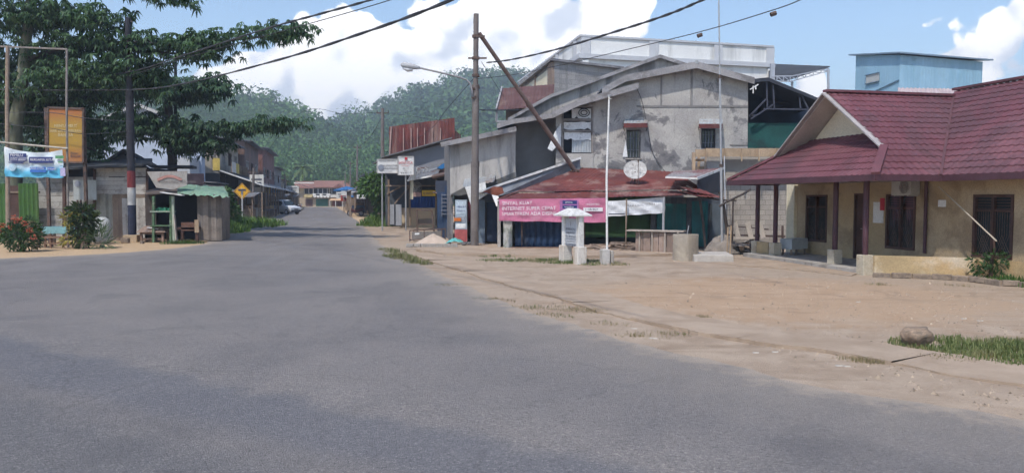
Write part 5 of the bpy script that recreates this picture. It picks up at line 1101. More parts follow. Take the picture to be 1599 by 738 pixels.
q = MB(); a_, b_ = at(636,282,Yz-1.2), at(683,273,Yz-1.6); corr(q, a_, b_-a_, V((.1,2.2,.8)), .2, .02); q.build('awning', DKZINC, sb); q = MB(); q.bar(a_-V((0,.03,0)), b_-V((0,.03,0)), .03, .1); q.build('awning_edge', WHITE, sb); q = MB(); q.tube([at(676,276,Yz-1.7), at(718,266,Yz-3)], .12, 8); q.tube([at(676,300,Yz-1), at(706,308,Yz-2)], .05, 6); q.build('pipe', mat('rust_brown_pipe', (.17,.115,.10,1)), sb)
q = MB(); [q.bar(at(x_,y_,Yz-.5), at(x2,y2,Yz-.5), .05) for x_,y_,x2,y2 in ((652,260,674,274),(664,262,682,276),(660,268,685,262),(650,262,652,280))]; q.build('awning_brace', STEEL, sb)
o = MB().prism([at(641,282,Yz-1.8), at(648,279,Yz-1.8), at(652,261,Yz-1.8), at(643,261,Yz-1.8)], (0,.3,0)).build('sign_box', WHITE, None); tag(o, 'plain white tilted box sign at the corner of the stall awning', 'sign')
o = MB().prism([at(640,311,Yz-1.4), at(645,311,Yz-1.4), at(645.5,281,Yz-1.4), at(641,281,Yz-1.4)], (0,.05,0)).build('strip_banner', mat('pale_yellow_strip', (.55,.50,.36,1), .1, 3), None); tag(o, 'narrow pale yellow strip banner hanging under the stall awning', 'banner')
ys = thing('yellow_sign', 'small yellow sign with dark lettering above the blue shutter', 'sign', at(669,305,Yz+.2)); gbox('board', 659, 680, 297, 306, Yz+.1, flat('yellow_sign_paint', (.62,.40,.02,1)), ys); gbox('frame', 658, 681, 296, 307, Yz+.12, DARK, ys, .06); text('AJ BAKSO', .26, TXTK, at(660.5,303.8,Yz+.08), V((1,0,0)), Z, ys, squash=.55)
bs_ = thing('menu_board', 'brown menu board left of the yellow sign', 'sign', at(650,305,Yz+.2)); gbox('board', 645, 658, 300, 307, Yz+.15, mat('brown_menu_print', (.35,.24,.22,1), .3, 6), bs_)
wf_ = thing('wall_fan', 'round wall fan under the awning above the menu board', 'fan', at(651,292,Yz+.3)); c_ = at(651,292,Yz+.2); q = MB(); [q.tube([c_+V((r_*math.cos(k),0,r_*math.sin(k))) for k in frange(0,6.283,.35)], .02, 5) for r_ in (.3,.2,.1)]; q.build('guard', mat('fan_grey', (.25,.25,.24,1)), wf_); q = MB(); [q.bar(c_+V((0,.05,0)), c_+V((.27*math.cos(k),.05,.27*math.sin(k))), .12, .02, up=(0,1,0)) for k in (.3,2.4,4.5)]; q.build('blade', mat('fan_grey', (.25,.25,.24,1)), wf_)
o = MB().prism([at(682,262,Yz-.6), at(692,255,Yz-.6), at(699,258,Yz-.6), at(690,264,Yz-.6)], (0,.4,0)).build('tarpaulin', mat('blue_tarpaulin', (.03,.16,.38,1), .2, 3), None); tag(o, 'bundled blue tarpaulin under the shop roof edge', 'tarpaulin')
dd_ = thing('dark_gate', 'tall dark blue double gate between the stall and the plastered shed', 'gate', at(694,372,38.5)); Yg = 38.3
gbox('leaf', 683, 694, 300, 371, Yg, NAVY, dd_); gbox('leaf', 694.5, 706, 290, 373, Yg, NAVY, dd_); q = MB(); [q.bar(at(690,y_,Yg-.1), at(699,y_,Yg-.1), .05) for y_ in range(304,336,6)]; q.bar(at(690,302,Yg-.1), at(690,338,Yg-.1), .04); q.bar(at(699,302,Yg-.1), at(699,338,Yg-.1), .04); q.build('ladder_grille', mat('blue_grey_bars', (.16,.17,.21,1)), dd_)
gbox('lintel', 680, 708, 282, 300, Yg+.1, mat('dark_blue_lintel', (.05,.06,.09,1), .2, 2), dd_)
# two signs on posts
def signboard(name, label, xa, xb, ya, yb_, Y, pole, lines, logo=None):
    r = thing(name, label, 'sign', at((xa+xb)/2, yb_, Y)); gbox('board', xa, xb, ya, yb_, Y, mat('white_sign_paint', (.66,.65,.64,1), .06, 2), r, .06)
    q = MB(); 
    for a1, b1 in (((xa,ya),(xb,ya)),((xb,ya),(xb,yb_)),((xb,yb_),(xa,yb_)),((xa,yb_),(xa,ya))): q.bar(at(*a1,Y-.01), at(*b1,Y-.01), .05)
    q.build('frame', mat('sign_frame_grey', (.45,.43,.42,1), .1, 3), r)
    if pole: MB().tube([V((at(pole[0],300,Y).x,Y+.12,-.1)), at(pole[0],ya+2,Y)+V((0,.12,0))], .05, 8).build('post', STEEL, r)
    for s_, px_c, py_c, sz, m_, sq in lines: text(s_, sz, m_, at(px_c,py_c,Y-.04), V((1,0,0)), Z, r, align='CENTER', squash=sq)
    return r
Y1 = 46
sg1 = signboard('shop_sign', 'white vertical sign with red arched lettering on a thin post', 621.5, 646, 244.5, 273, Y1, (633,), [('SANTOSA',633.5,256,.24,TXTR,.8),('LAUNDRY',633.5,259.5,.1,TXTR,1),('08 - 17',633.5,264,.12,TXTK,1),('TELP',633.5,267.3,.09,TXTK,1),('WA 0812 77',634,270.8,.13,TXTK,1)])
c_ = at(634,247.5,Y1-.04); MB().box(c_, (.16,.01,.15)).build('emblem', TXTR, sg1)
sg2 = signboard('shop_sign', 'white horizontal sign with dark lettering and grey round emblem', 589, 620.5, 249, 270, Y1+.3, (596,), [('PENGURUS RANTING',605,252.2,.1,TXTK,1),('KALIMANTAN',608.5,260,.17,TXTK,.95),('TUNJUNGAN',608.5,264.3,.17,TXTK,.95),('JALAN PASAR',606,268,.08,TXTK,1)])
c_ = at(595,261.5,Y1+.26); q = MB(); q.lathe(c_, [(.18,-.01),(.18,.0)], 20, 'Y'); q.build('emblem', mat('grey_emblem', (.25,.27,.32,1)), sg2)
# bush, pots and weeds by the stall
tb = thing('roadside_tree', 'bushy small tree smothering a post left of the white horizontal sign', 'tree', gp(597,348)); p = gp(597,348)
q = MB(); q.tube([p, p+V((.1,0,1.2)), p+V((-.1,.1,2.6)), p+V((.2,0,3.6))], [.12,.10,.08,.05], 7); q.build('trunk', DARKWOOD, tb)
foliage([(at(590,290,56),(1.5,1.2,.9),900),(at(606,285,56.5),(1.3,1,.8),700),(at(600,305,56.5),(.8,.8,1.4),500),(at(598,325,57),(.6,.6,.9),250),(at(578,288,57),(.8,.8,.5),250)], .38, LEAFG, tb, 9, droop=.5)
dr_ = thing('oil_drum', 'red drum with a white lid beside the bushy roadside tree', 'drum', gp(604,349)); p = gp(604,349); q = MB(); q.lathe(p, [(.3,0),(.3,.3),(.315,.32),(.3,.34),(.3,.7),(.315,.72),(.3,.74),(.3,1.0)], 16); q.build('barrel', mat('faded_red_drum', (.42,.09,.09,1), .2, 3), dr_, smooth=40); MB().lathe(p+V((0,0,1.0)), [(.31,0),(.31,.14),(.2,.2)], 16).build('lid', WHITE, dr_)
blades('grass', 'tall weeds along the right road edge before the roadside tree', [(gp(592,352).x, gp(592,352).y, 900, 1.6, 2.2, .2), (gp(586,345).x, gp(586,345).y, 600, 1, 3, .2)], .2, .8, (.05,.10,.02,1), (.16,.24,.07,1), seed=51, w=.03)
# ================================================================== shops farther along the right side, end building, left row
def facade_row(side, Yn, Yf, xn, xf, zt, zg, cols, label, name, spec):
    """shop house along the street: front line from (xn,Yn) to (xf,Yf); side +1 faces +X"""
    r = thing(name, label, 'shop house', ((xn+xf)/2, (Yn+Yf)/2, 0)); a = V((xn,Yn,0)); b = V((xf,Yf,0)); e = (b-a).normalized(); L = (b-a).length
    m = V((e.y,-e.x,0)); m = m if m.x*side > 0 else -m
    W = lambda s_, t_, z: a+e*s_+m*t_+V((0,0,z))
    dp_ = spec.get('deep', 7)
    def blk(s0,s1,t0,t1,z0,z1,nm,mt,par=r): return MB().hexa([W(s0,t0,z0),W(s1,t0,z0),W(s1,t1,z0),W(s0,t1,z0)], [W(s0,t0,z1),W(s1,t0,z1),W(s1,t1,z1),W(s0,t1,z1)]).build(nm, mt, par)
    if zt > zg+.5:
        up_ = blk(0,L,-dp_,0,zg,zt,'upper_wall',cols[0])
        nW = spec.get('win', 3); hol = MB(); fr_ = MB(); z0, z1 = zg+.9, min(zt-.5, zg+2.2)
        if z1 > z0+.3:
            for k in range(nW):
                s0 = L*(k+.25)/nW; s1 = L*(k+.75)/nW
                hol.hexa([W(s0,.1,z0),W(s1,.1,z0),W(s1,-.25,z0),W(s0,-.25,z0)], [W(s0,.1,z1),W(s1,.1,z1),W(s1,-.25,z1),W(s0,-.25,z1)])
            cut(up_, hol)
            for k in range(nW):
                s0 = L*(k+.25)/nW; s1 = L*(k+.75)/nW; wdo = MB()
                for q0,q1,za,zb in [(s0,s0+.07,z0,z1),(s1-.07,s1,z0,z1),(s0+.07,s1-.07,z0,z0+.07),(s0+.07,s1-.07,z1-.07,z1),((s0+s1)/2-.03,(s0+s1)/2+.03,z0+.07,z1-.07)]: wdo.hexa([W(q0,-.2,za),W(q1,-.2,za),W(q1,.03,za),W(q0,.03,za)],[W(q0,-.2,zb),W(q1,-.2,zb),W(q1,.03,zb),W(q0,.03,zb)])
                wd_ = wdo.build('window', DARKWOOD if k % 2 else mat('pale_window_timber', (.4,.38,.36,1)), r); blk(s0+.07,s1-.07,-.17,-.15,z0+.07,z1-.07,'pane',GLASS,wd_)
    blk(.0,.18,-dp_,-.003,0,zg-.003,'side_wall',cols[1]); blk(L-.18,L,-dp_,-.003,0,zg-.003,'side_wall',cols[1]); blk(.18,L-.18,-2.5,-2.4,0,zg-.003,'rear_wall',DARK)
    nd = spec.get('doors', 3)
    for k in range(nd):
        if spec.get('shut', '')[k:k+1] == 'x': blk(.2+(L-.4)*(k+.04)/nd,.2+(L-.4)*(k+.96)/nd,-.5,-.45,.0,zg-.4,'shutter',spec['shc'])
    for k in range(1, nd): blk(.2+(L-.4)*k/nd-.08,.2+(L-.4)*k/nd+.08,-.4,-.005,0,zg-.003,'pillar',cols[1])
    rz0 = zt; q = MB(); ov = .5
    q.hexa([W(-ov,-dp_-.3,rz0+spec.get('rise',.9)),W(L+ov,-dp_-.3,rz0+spec.get('rise',.9)),W(L+ov,.8,rz0-.05),W(-ov,.8,rz0-.05)], [W(-ov,-dp_-.3,rz0+spec.get('rise',.9)+.08),W(L+ov,-dp_-.3,rz0+spec.get('rise',.9)+.08),W(L+ov,.8,rz0+.03),W(-ov,.8,rz0+.03)]); q.build('roof', cols[2], r)
    if spec.get('aw'):
        za, zb, out = spec['aw']; q = MB(); p0 = W(-.3,0.004,za); corr(q, W(L+.3,out,zb), -e*(L+.6), W(0,.004,za)-W(0,out,zb), .3, .02); aw = q.build('awning', cols[3], r)
        q = MB(); q.bar(W(-.3,out,zb-.04), W(L+.3,out,zb-.04), .04, .12); q.bar(W(-.3,0.004,za-.02), W(-.3,out,zb-.02), .04, .12); q.build('awning_edge', spec.get('edge', GREYTIN), aw)
        for k in range(nd+1): MB().bar(W(.1+(L-.2)*k/nd,out-.2,0), W(.1+(L-.2)*k/nd,out-.2,zb), .12).build('post', WOOD, r)
    if spec.get('balc'):
        z = zg+.05; q = MB(); q.hexa([W(.1,.004,z-.15),W(L-.1,.004,z-.15),W(L-.1,1.0,z-.15),W(.1,1.0,z-.15)],[W(.1,.004,z),W(L-.1,.004,z),W(L-.1,1.0,z),W(.1,1.0,z)]); bl = q.build('balcony', cols[1], r)
        q = MB(); n = int(L/.25); [q.bar(W(.1+(L-.2)*k/n,.97,z+.001), W(.1+(L-.2)*k/n,.97,z+.9), .03) for k in range(n+1)]; q.bar(W(.1,.97,z+.92), W(L-.1,.97,z+.92), .06); q.build('railing', WOOD, bl)
        for s0, s1, mt in spec['balc']: blk(s0,s1,1.0,1.02,z+.05,z+1.0,'poster',mt,bl)
    return r, W
fx = lambda Y: -10.0-.236*Y
BEIGE = mat('beige_upper_wall', (.40,.36,.30,1), .15, .6, .9, (.2,.18,.16,1), .4, .8, True); BROWN = mat('brown_zinc_upper', (.17,.12,.11,1), .25, 1, .8, (.26,.16,.13,1), .4, 1, True); GREYB = mat('grey_upper_wall', (.26,.26,.27,1), .2, .6); RBROWN = mat('reddish_zinc_upper', (.22,.11,.10,1), .3, .8, .8, (.34,.24,.22,1), .4, 1.2, True)
YELP = mat('yellow_poster', (.58,.44,.12,1), .25, 1.5); WHP = mat('white_poster', (.6,.58,.54,1), .15, 1.5)
facade_row(1, 62.5, 69.2, fx(62.5), fx(69.2), 3.2, 3.0, (BROWN, mat('awning_shade_dark', (.05,.05,.055,1), .3, 1), DKZINC, DKZINC), 'low dark lean-to shop nearest on the left behind the yellow diamond sign', 'shop_house', dict(aw=(3.0,2.5,2.2), doors=2, shut='x ', shc=NAVY, rise=.3, deep=4))  # side colour carries the shade of an awning interior
SH1, W1 = facade_row(1, 70, 84, fx(70), fx(84), 7.3, 4.2, (BEIGE, mat('awning_shade_dark', (.05,.05,.055,1), .3, 1), DKZINC, DKZINC), 'two storey shop house with yellow and white posters on its balcony', 'shop_house', dict(aw=(4.45,3.1,3.8), balc=[(.3,3.4,WHP),(3.6,6.0,YELP)], doors=4, shut='  xx', shc=NAVY, edge=WHITE, rise=1.2))  # side walls coloured dark to stand in for the shaded opening under the awning
for xa, xb, ya, yb_, m_ in ((316.5,328,247,263,WHP),(329.5,343,247,266,YELP),(321,324,248,254,DARK),(329,336,231,246,mat('grey_shutter_board', (.22,.22,.22,1)))): gbox('poster' if ya > 246.5 and m_ is not DARK else 'opening', xa, xb, ya, yb_, 69.86, m_, SH1, .05)
facade_row(1, 85, 101, fx(85)+.6, fx(101)+.6, 8.2, 3.9, (BROWN, mat('white_side_panel', (.45,.44,.43,1)), DKZINC, DKZINC), 'tall brown zinc clad shop house second in the left row', 'shop_house', dict(aw=(4.0,3.0,3.4), doors=4, shut='x x ', shc=NAVY, win=3, rise=.6))
facade_row(1, 103, 124, fx(103)+1, fx(124)+1, 8.6, 3.8, (RBROWN, GREYB, DKZINC, ZINC), 'reddish zinc clad shop house in the middle of the left row', 'shop_house', dict(aw=(3.9,2.9,3.2), doors=5, shut='x xx ', shc=DARKWOOD, win=4, rise=.4))
facade_row(1, 126, 142, fx(126)+1, fx(142)+1, 6.9, 3.6, (GREYB, GREYB, DKZINC, DKZINC), 'grey shop house near the far end of the left row', 'shop_house', dict(aw=(3.7,2.8,3), doors=4, shut='xx x', shc=NAVY, win=3))
facade_row(1, 144, 160, fx(144)+1, fx(160)+1, 5.2, 3.4, (BEIGE, GREYB, RUSTRED, DKZINC), 'lowest beige shop house at the far end of the left row', 'shop_house', dict(aw=(3.4,2.7,2.6), doors=3, shut='x x', shc=DARKWOOD, win=3))
gx = lambda Y: 6.4-.24*Y
facade_row(-1, 78, 90, gx(78)-1.6, gx(90)-1.6, 3.6, 3.1, (BROWN, WOOD, DKZINC, DKZINC), 'dark timber shop with deep awning beyond the roadside tree', 'roadside_shop', dict(aw=(3.3,2.7,2.6), doors=4, shut='x   ', shc=NAVY))
facade_row(-1, 92, 106, gx(92)-.6, gx(106)-.6, 4.4, 3.0, (mat('pale_yellow_upper', (.48,.43,.30,1)), GREYB, RUSTRED, ZINC), 'pale yellow shop in the middle of the right row', 'roadside_shop', dict(aw=(3.2,2.6,2.6), doors=4, shut=' x x', shc=NAVY, rise=.5))
facade_row(-1, 108, 128, gx(108)-.3, gx(128)-.3, 5.4, 3.2, (GREYB, GREYB, DKZINC, DKZINC), 'grey two storey shop far along the right row', 'roadside_shop', dict(aw=(3.4,2.7,2.6), doors=5, shut='x x x', shc=DARKWOOD, win=4))
facade_row(-1, 130, 156, gx(130)-.2, gx(156)-.2, 4.8, 3.2, (BEIGE, GREYB, RUSTRED, RUSTRED), 'last beige shop at the far end of the right row', 'roadside_shop', dict(aw=(3.3,2.7,2.6), doors=6, shut='x xx x', shc=DARKWOOD, win=5))
o = thing('small_sign', 'small white sign on the awning of the dark timber shop', 'sign', at(564,309,75)); gbox('board', 557, 571, 304, 310, 75, WHITE, o); text('KEDAI', .3, TXTK, at(559,308.6,74.96), V((1,0,0)), Z, o)
sgx = thing('small_sign', 'tiny white sign farther along the right row near the blue canopy', 'sign', at(537,302,100)); gbox('board', 533, 541, 298, 305, 100, WHP, sgx); MB().bar(at(537,305,100.1), V((at(537,305,100.1).x,100.1,0)), .08).build('post', WOOD, sgx)
def canopy(name, label, c, r_, h, mt):
    o = thing(name, label, 'parasol', c); q = MB(); n = 8; vs = [c+V((0,0,h))]
    for k in range(n): vs.append(c+V((r_*math.cos(k*6.2832/n), r_*math.sin(k*6.2832/n), h-.55)))
    for k in range(n): vs.append(c+V((r_*.97*math.cos(k*6.2832/n), r_*.97*math.sin(k*6.2832/n), h-.75)))
    q.add(vs, [(0,1+k,1+(k+1) % n) for k in range(n)]+[(1+k,9+k,9+(k+1) % n,1+(k+1) % n) for k in range(n)]); q.build('canopy', mt, o); MB().tube([c, c+V((0,0,h))], .04, 6).build('pole', STEEL, o)
BLUEC = mat('blue_canvas', (.03,.13,.32,1), .2, 2)
canopy('parasol', 'blue parasol before the reddish shop house on the left', V((-33.2,105,0)), 1.5, 3.4, mat('bright_blue_canvas', (.03,.20,.45,1), .2, 2)); canopy('parasol', 'dark blue parasol at the far right row of shops', V((-23.6,110,0)), 2.0, 3.6, BLUEC)
# ------------------------------------------------------------------ end building
eb = thing('end_building', 'long low building with red brown roof and white balcony closing the street', 'building', (-42.5, 173, 0)); Ye = 171
EB = lambda name, xa, xb, ya, yb_, d0, m_, par=eb, dpt=.15: gbox(name, xa, xb, ya, yb_, Ye+d0, m_, par, dpt)
o = EB('wall', 458, 546, 291, 323, 0, mat('buff_wall', (.42,.34,.25,1), .12, .3), dpt=8)
q = MB(); q.prism([at(459,294,Ye-1.2), at(492,294,Ye-1.2), at(490,284,Ye+4), at(461,284,Ye+4)], (0,.0,.15)); q.prism([at(489,293,Ye-1.3), at(549,293,Ye-1.3), at(546,283,Ye+4), at(491,283,Ye+4)], (0,0,.15)); q.build('roof', mat('red_brown_tiles', (.24,.12,.095,1), .15, .5), eb)
q = MB(); q.prism([at(519,293,Ye-1.8), at(537,293,Ye-1.8), at(528,287,Ye-1.8)], (0,1.5,0)); q.build('gablet', mat('red_brown_gablet', (.20,.09,.07,1), .15, .5), eb)
q = MB(); q.bar(at(459,285.5,Ye-.6), at(490,285.5,Ye-.6), .2, .25); q.build('ridge_edge', WHP, eb)
for xa, xb in ((475,488),(490,513),(516,531)): EB('balcony_opening', xa, xb, 294.5, 302, -.06, DARK)
for k in range(9): EB('balcony_post', 474.5+k*7.2, 475.5+k*7.2, 294, 302.5, -.12, WHP, dpt=.1)
o = EB('balcony', 488.5, 515, 302, 305.5, -1.2, WHITE, dpt=1.1); q = MB()
for k in range(5): c_ = at(491.5+k*5.2,305.6,Ye-1.22); q.prism([c_+V((-.36,0,0)), c_+V((.36,0,0)), c_+V((.25,0,-.32)), c_+V((0,0,-.45)), c_+V((-.25,0,-.32))], (0,.2,0))
q.build('scallop', WHITE, o); [EB('lattice', 493+k*10.5, 499+k*10.5, 302.6, 304.8, -1.24, DARK, o, .02) for k in (0,1)]
EB('balcony', 475, 488, 303.5, 308, -1.0, mat('yellow_balcony', (.50,.40,.2,1)), dpt=.9); EB('balcony', 515.5, 534, 304, 308, -1.0, WHP, dpt=.9)
EB('shutter', 493.5, 512, 310.5, 322.6, -.08, mat('green_shutter', (.03,.13,.10,1), .15, 1)); EB('shutter', 477, 488, 311, 322.6, -.08, mat('brown_shutter', (.10,.06,.06,1), .15, 1)); EB('shutter', 519, 526, 313, 322.6, -.08, mat('dull_red_shutter', (.20,.06,.05,1), .15, 1)); EB('shutter', 527, 533, 313, 322.6, -.08, mat('dull_red_shutter', (.20,.06,.05,1)))
q = MB(); corr(q, at(514,313,Ye-2.4), at(536,313,Ye-2.4)-at(514,313,Ye-2.4), V((0,2.3,.7)), .4, .03); q.build('awning', mat('orange_buff_awning', (.55,.36,.22,1), .1, 1), eb); q = MB(); [q.bar(at(x_,313,Ye-2.3), V((at(x_,313,Ye-2.3).x,Ye-2.3,0)), .12) for x_ in (515,524,535)]; q.build('post', WHP, eb)
EB('sign', 468.5, 474.5, 291, 301, -.3, mat('pale_yellow_sign', (.55,.47,.32,1)), dpt=.1)
# car, motorcycles
def make_car(loc, yaw):
    r = thing('parked_car', 'silver minivan parked nose out beside the left row of shops', 'car', (0,0,0)); SILV = flat('silver_paint', (.66,.67,.69,1), .3, .6, .1)
    L2, W2 = 2.1, .82
    sec = [(-2.1,.45,.95,1.00,.70),(-1.95,.32,.98,1.60,.62),(-1.2,.28,1.0,1.68,.66),(-.2,.28,1.0,1.70,.67),(.45,.28,1.0,1.64,.66),(1.05,.28,.98,1.06,.76),(1.75,.30,.90,.94,.72),(2.08,.38,.78,.80,.62)]
    vs = []; n = 10
    for x, zb, zm, zt, wt in sec:
        w = W2*(1 if abs(x) < 1.9 else .93); vs += [(x,-w*.9,zb),(x,-w,zb+.15),(x,-w,zm-.1),(x,-w*.97,zm),(x,-wt*.98,zt-.06),(x,-wt*.85,zt),(x,wt*.85,zt),(x,wt*.98,zt-.06),(x,w*.97,zm),(x,w,zm-.1),(x,w,zb+.15),(x,w*.9,zb)]
    n = 12; q = MB(); q.add(vs, [(i*n+k, i*n+(k+1) % n, (i+1)*n+(k+1) % n, (i+1)*n+k) for i in range(len(sec)-1) for k in range(n)]+[tuple(range(n))[::-1], tuple(range((len(sec)-1)*n, len(sec)*n))]); q.build('body', SILV, r, smooth=35)
    for sy in (-1,1):
        for x0,x1,t0,t1 in ((-1.85,-1.1,-1.75,-1.1),(-1.0,-.25,-1.0,-.25),(-.15,.72,-.15,.38)):
            P = [(x0,sy*.805,1.03),(x1,sy*.805,1.03),(t1,sy*.685,1.55),(t0,sy*.685,1.55)]; MB().prism(P, (0,sy*.02,0)).build('side_window', GLASS, r)
        P = [(2.06,sy*.62,.62),(2.06,sy*.36,.62),(1.98,sy*.36,.80),(1.93,sy*.66,.80)]; MB().prism(P, (.05,0,0)).build('headlight', flat('headlight_glass', (.6,.6,.6,1), .15, .6), r)
        MB().box((.75,sy*.9,1.08), (.12,.16,.13)).build('mirror', SILV, r)
    MB().prism([(1.07,-.68,1.08),(1.07,.68,1.08),(.50,.58,1.60),(.50,-.58,1.60)], (.03,0,.025)).build('windscreen', GLASS, r)
    q = MB(); q.box((2.1,0,.42), (.12,1.4,.22)); q.build('bumper', flat('dark_plastic', (.05,.05,.055,1)), r); MB().box((2.13,0,.6), (.03,.6,.1)).build('grille', flat('dark_plastic', (.05,.05,.055,1)), r)
    for x in (-1.35,1.35):
        for sy in (-1,1):
            q = MB(); q.lathe((x,sy*.74,.31), [(.2,-.1),(.3,-.1),(.31,-.05),(.31,.05),(.3,.1),(.2,.1)], 20, 'Y'); wh = q.build('wheel', flat('tyre_rubber', (.025,.025,.027,1), .8), r); MB().lathe((x,sy*.74+sy*.03,.31), [(.2,-.08),(.2,.08),(.05,.09)], 14, 'Y').build('rim', SILV, wh)
    r.location = loc; r.rotation_euler = (0,0,yaw)
cp = gp(446,334.5); make_car(cp+V((-.3,.5,0)), rad(-34))
def make_moto():
    r = thing('motorcycle', 'dark motorcycle parked at the kerb beyond the silver minivan', 'motorcycle', (0,0,0), 'motorcycles parked along the left row'); DK = flat('dark_plastic', (.05,.05,.055,1))
    for x in (-.62,.62):
        q = MB(); n = 18; vs = []
        for i in range(n):
            a = i/n*6.2832
            for k in range(6): b = k/6*6.2832; rr_ = .25+.045*math.cos(b); vs.append((x+rr_*math.cos(a), .045*math.sin(b), .295+rr_*math.sin(a)))
        q.add(vs, [(i*6+k, i*6+(k+1) % 6, ((i+1) % n)*6+(k+1) % 6, ((i+1) % n)*6+k) for i in range(n) for k in range(6)]); wh = q.build('wheel', flat('tyre_rubber', (.025,.025,.027,1), .8), r)
        MB().lathe((x,0,.295), [(.20,-.01),(.20,.01)], 14, 'Y').build('rim', STEEL, wh)
    q = MB(); q.tube([(.62,0,.30),(.5,0,.7),(.42,0,.98)], .035, 6); q.build('fork', STEEL, r); q = MB(); q.tube([(.40,-.32,1.02),(.46,-.1,1.0),(.46,.1,1.0),(.40,.32,1.02)], .02, 6); q.build('handlebar', DK, r)
    q = MB(); q.tube([(.48,0,.86),(.36,0,.62),(.1,0,.48),(-.2,0,.55),(-.7,0,.72),(-.92,0,.74)], [.12,.16,.13,.17,.12,.05], 8); q.build('body', mat('dark_red_fairing', (.10,.03,.04,1), .1, 2, .35), r, smooth=True)
    q = MB(); q.tube([(.05,0,.72),(-.2,0,.79),(-.65,0,.83),(-.8,0,.82)], [.06,.13,.13,.05], 8); q.build('seat', DK, r, smooth=True); MB().lathe((.55,0,.88), [(.02,-.02),(.09,.0),(.07,.05)], 12, 'X').build('headlight', flat('headlight_glass', (.6,.6,.6,1)), r); MB().tube([(-.1,.12,.33),(-.75,.16,.38)], .05, 8).build('exhaust', STEEL, r)
    return r
mt0 = make_moto(); rr3 = random.Random(9)
for k, (px_c, py_c) in enumerate([(462,330),(468,329.3),(473,328.4),(457,331.2)]):
    o = mt0 if k == 0 else copy_tree(mt0); p = gp(px_c, py_c); o.location = p+V((-.6,0,0)); o.rotation_euler = (0,0,rad(-20)+rr3.uniform(-.25,.25))
m2 = copy_tree(mt0); m2.location = gp(548,337)+V((.5,0,0)); m2.rotation_euler = (0,0,rad(200)); m2['label'] = 'motorcycle parked by the right road edge beyond the dark timber shop'; del m2['group']
# hanging shop boards, extra parasols and stalls that crowd both sides of the far street
for k, (px_c, py_c, Y, w_, h_, mt_, lb_) in enumerate([(401,286,72,1.3,1.6,WHP,'pale hanging board at the corner of the first left shop awning'),(413,296,88,1.2,1.0,YELP,'small yellow board hanging under the second left awning'),(432,300,108,2.0,1.0,WHP,'white board hanging over the silver minivan'),(449,303,125,1.6,1.2,YELP,'yellow board hanging far along the left row'),(457,296,138,2.2,1.4,WHP,'white board high on the far left shop row'),(551,304,96,1.6,.9,WHP,'white board on the pale yellow right shop'),(541,309,120,1.8,1.0,mat('red_board', (.35,.06,.05,1)),'red board on the grey far right shop'),(533,305,140,1.8,1.2,WHP,'pale board at the last right shop')]):
    c_ = at(px_c,py_c,Y); o = thing('hanging_sign', lb_, 'sign', c_-V((0,0,h_/2))); MB().box(c_, (w_,.08,h_)).build('board', mt_, o); q = MB(); [q.bar(c_+V((s_*w_*.4,0,h_/2+.002)), c_+V((s_*w_*.4,0,h_/2+.4)), .04) for s_ in (-1,1)]; q.build('hanger', RUSTSTEEL, o); [MB().box(c_+V((0,-.045,h_*(.22-.2*j))), (w_*(.75-.12*j),.01,h_*.09)).build('text_line', TXTK, o) for j in range(3)]
for k, (px_c, py_c, lb_, mt_) in enumerate([(404,344,'dark timber street stall with a sloping lid under the first left awning',WOOD),(415,340,'street stall with a pale cloth front near the silver minivan',WHP),(452,331.5,'navy fronted street stall beyond the silver minivan',NAVY),(466,327.5,'timber street stall close to the end building',WOOD),(546,333,'navy street stall under the dark timber shop awning',NAVY),(541,330,'pale street stall far along the right road edge',WHP),(536,328,'timber street stall near the last right shop',WOOD)]):
    p = gp(px_c,py_c)+V((-1.2 if px_c < 500 else 1.2,0,0)); o = thing('street_stall', lb_, 'stall', p); MB().box(p+V((0,0,.55)), (1.5,1.4,.9)).build('counter', mt_, o); q = MB(); q.hexa([p+V((-1.1,-1.0,2.0)), p+V((1.1,-1.0,2.0)), p+V((1.1,1.0,2.4)), p+V((-1.1,1.0,2.4))], [p+V((-1.1,-1.0,2.06)), p+V((1.1,-1.0,2.06)), p+V((1.1,1.0,2.46)), p+V((-1.1,1.0,2.46))]); q.build('roof', (BLUEC if k == 4 else DKZINC), o); [MB().bar(p+V((dx,dy,0)), p+V((dx,dy,2.2+.18*dy)), .07).build('post', WOOD, o) for dx in (-.95,.95) for dy in (-.85,.85)]; MB().box(p+V((0,-.1,1.15)), (1.1,.8,.3)).build('goods', mat('goods_heap_0', (.16,.10,.06,1)), o)
# crates under left awnings
for k, (x, y, mt_) in enumerate([(-24.6,76,NAVY),(-25.2,79,WOOD),(-26,82,NAVY)]):
    o = thing('market_stall', ['navy covered market table at the near end of the left row','bare timber market table second in the left row','navy covered market table third in the left row'][k], 'market table', (x,y,0)); q = MB(); q.box((x,y,.8), (1.4,2.0,.08)); q.build('top', mt_, o); [MB().box((x+dx,y+dy,.38), (.08,.08,.76)).build('leg', WOOD, o) for dx in (-.6,.6) for dy in (-.9,.9)]; MB().box((x,y,.99), (1.0,1.5,.3)).build('goods', mat('goods_heap_%d' % k, ((.16,.10,.06,1),(.25,.2,.1,1),(.08,.1,.14,1))[k], .5, 4), o)
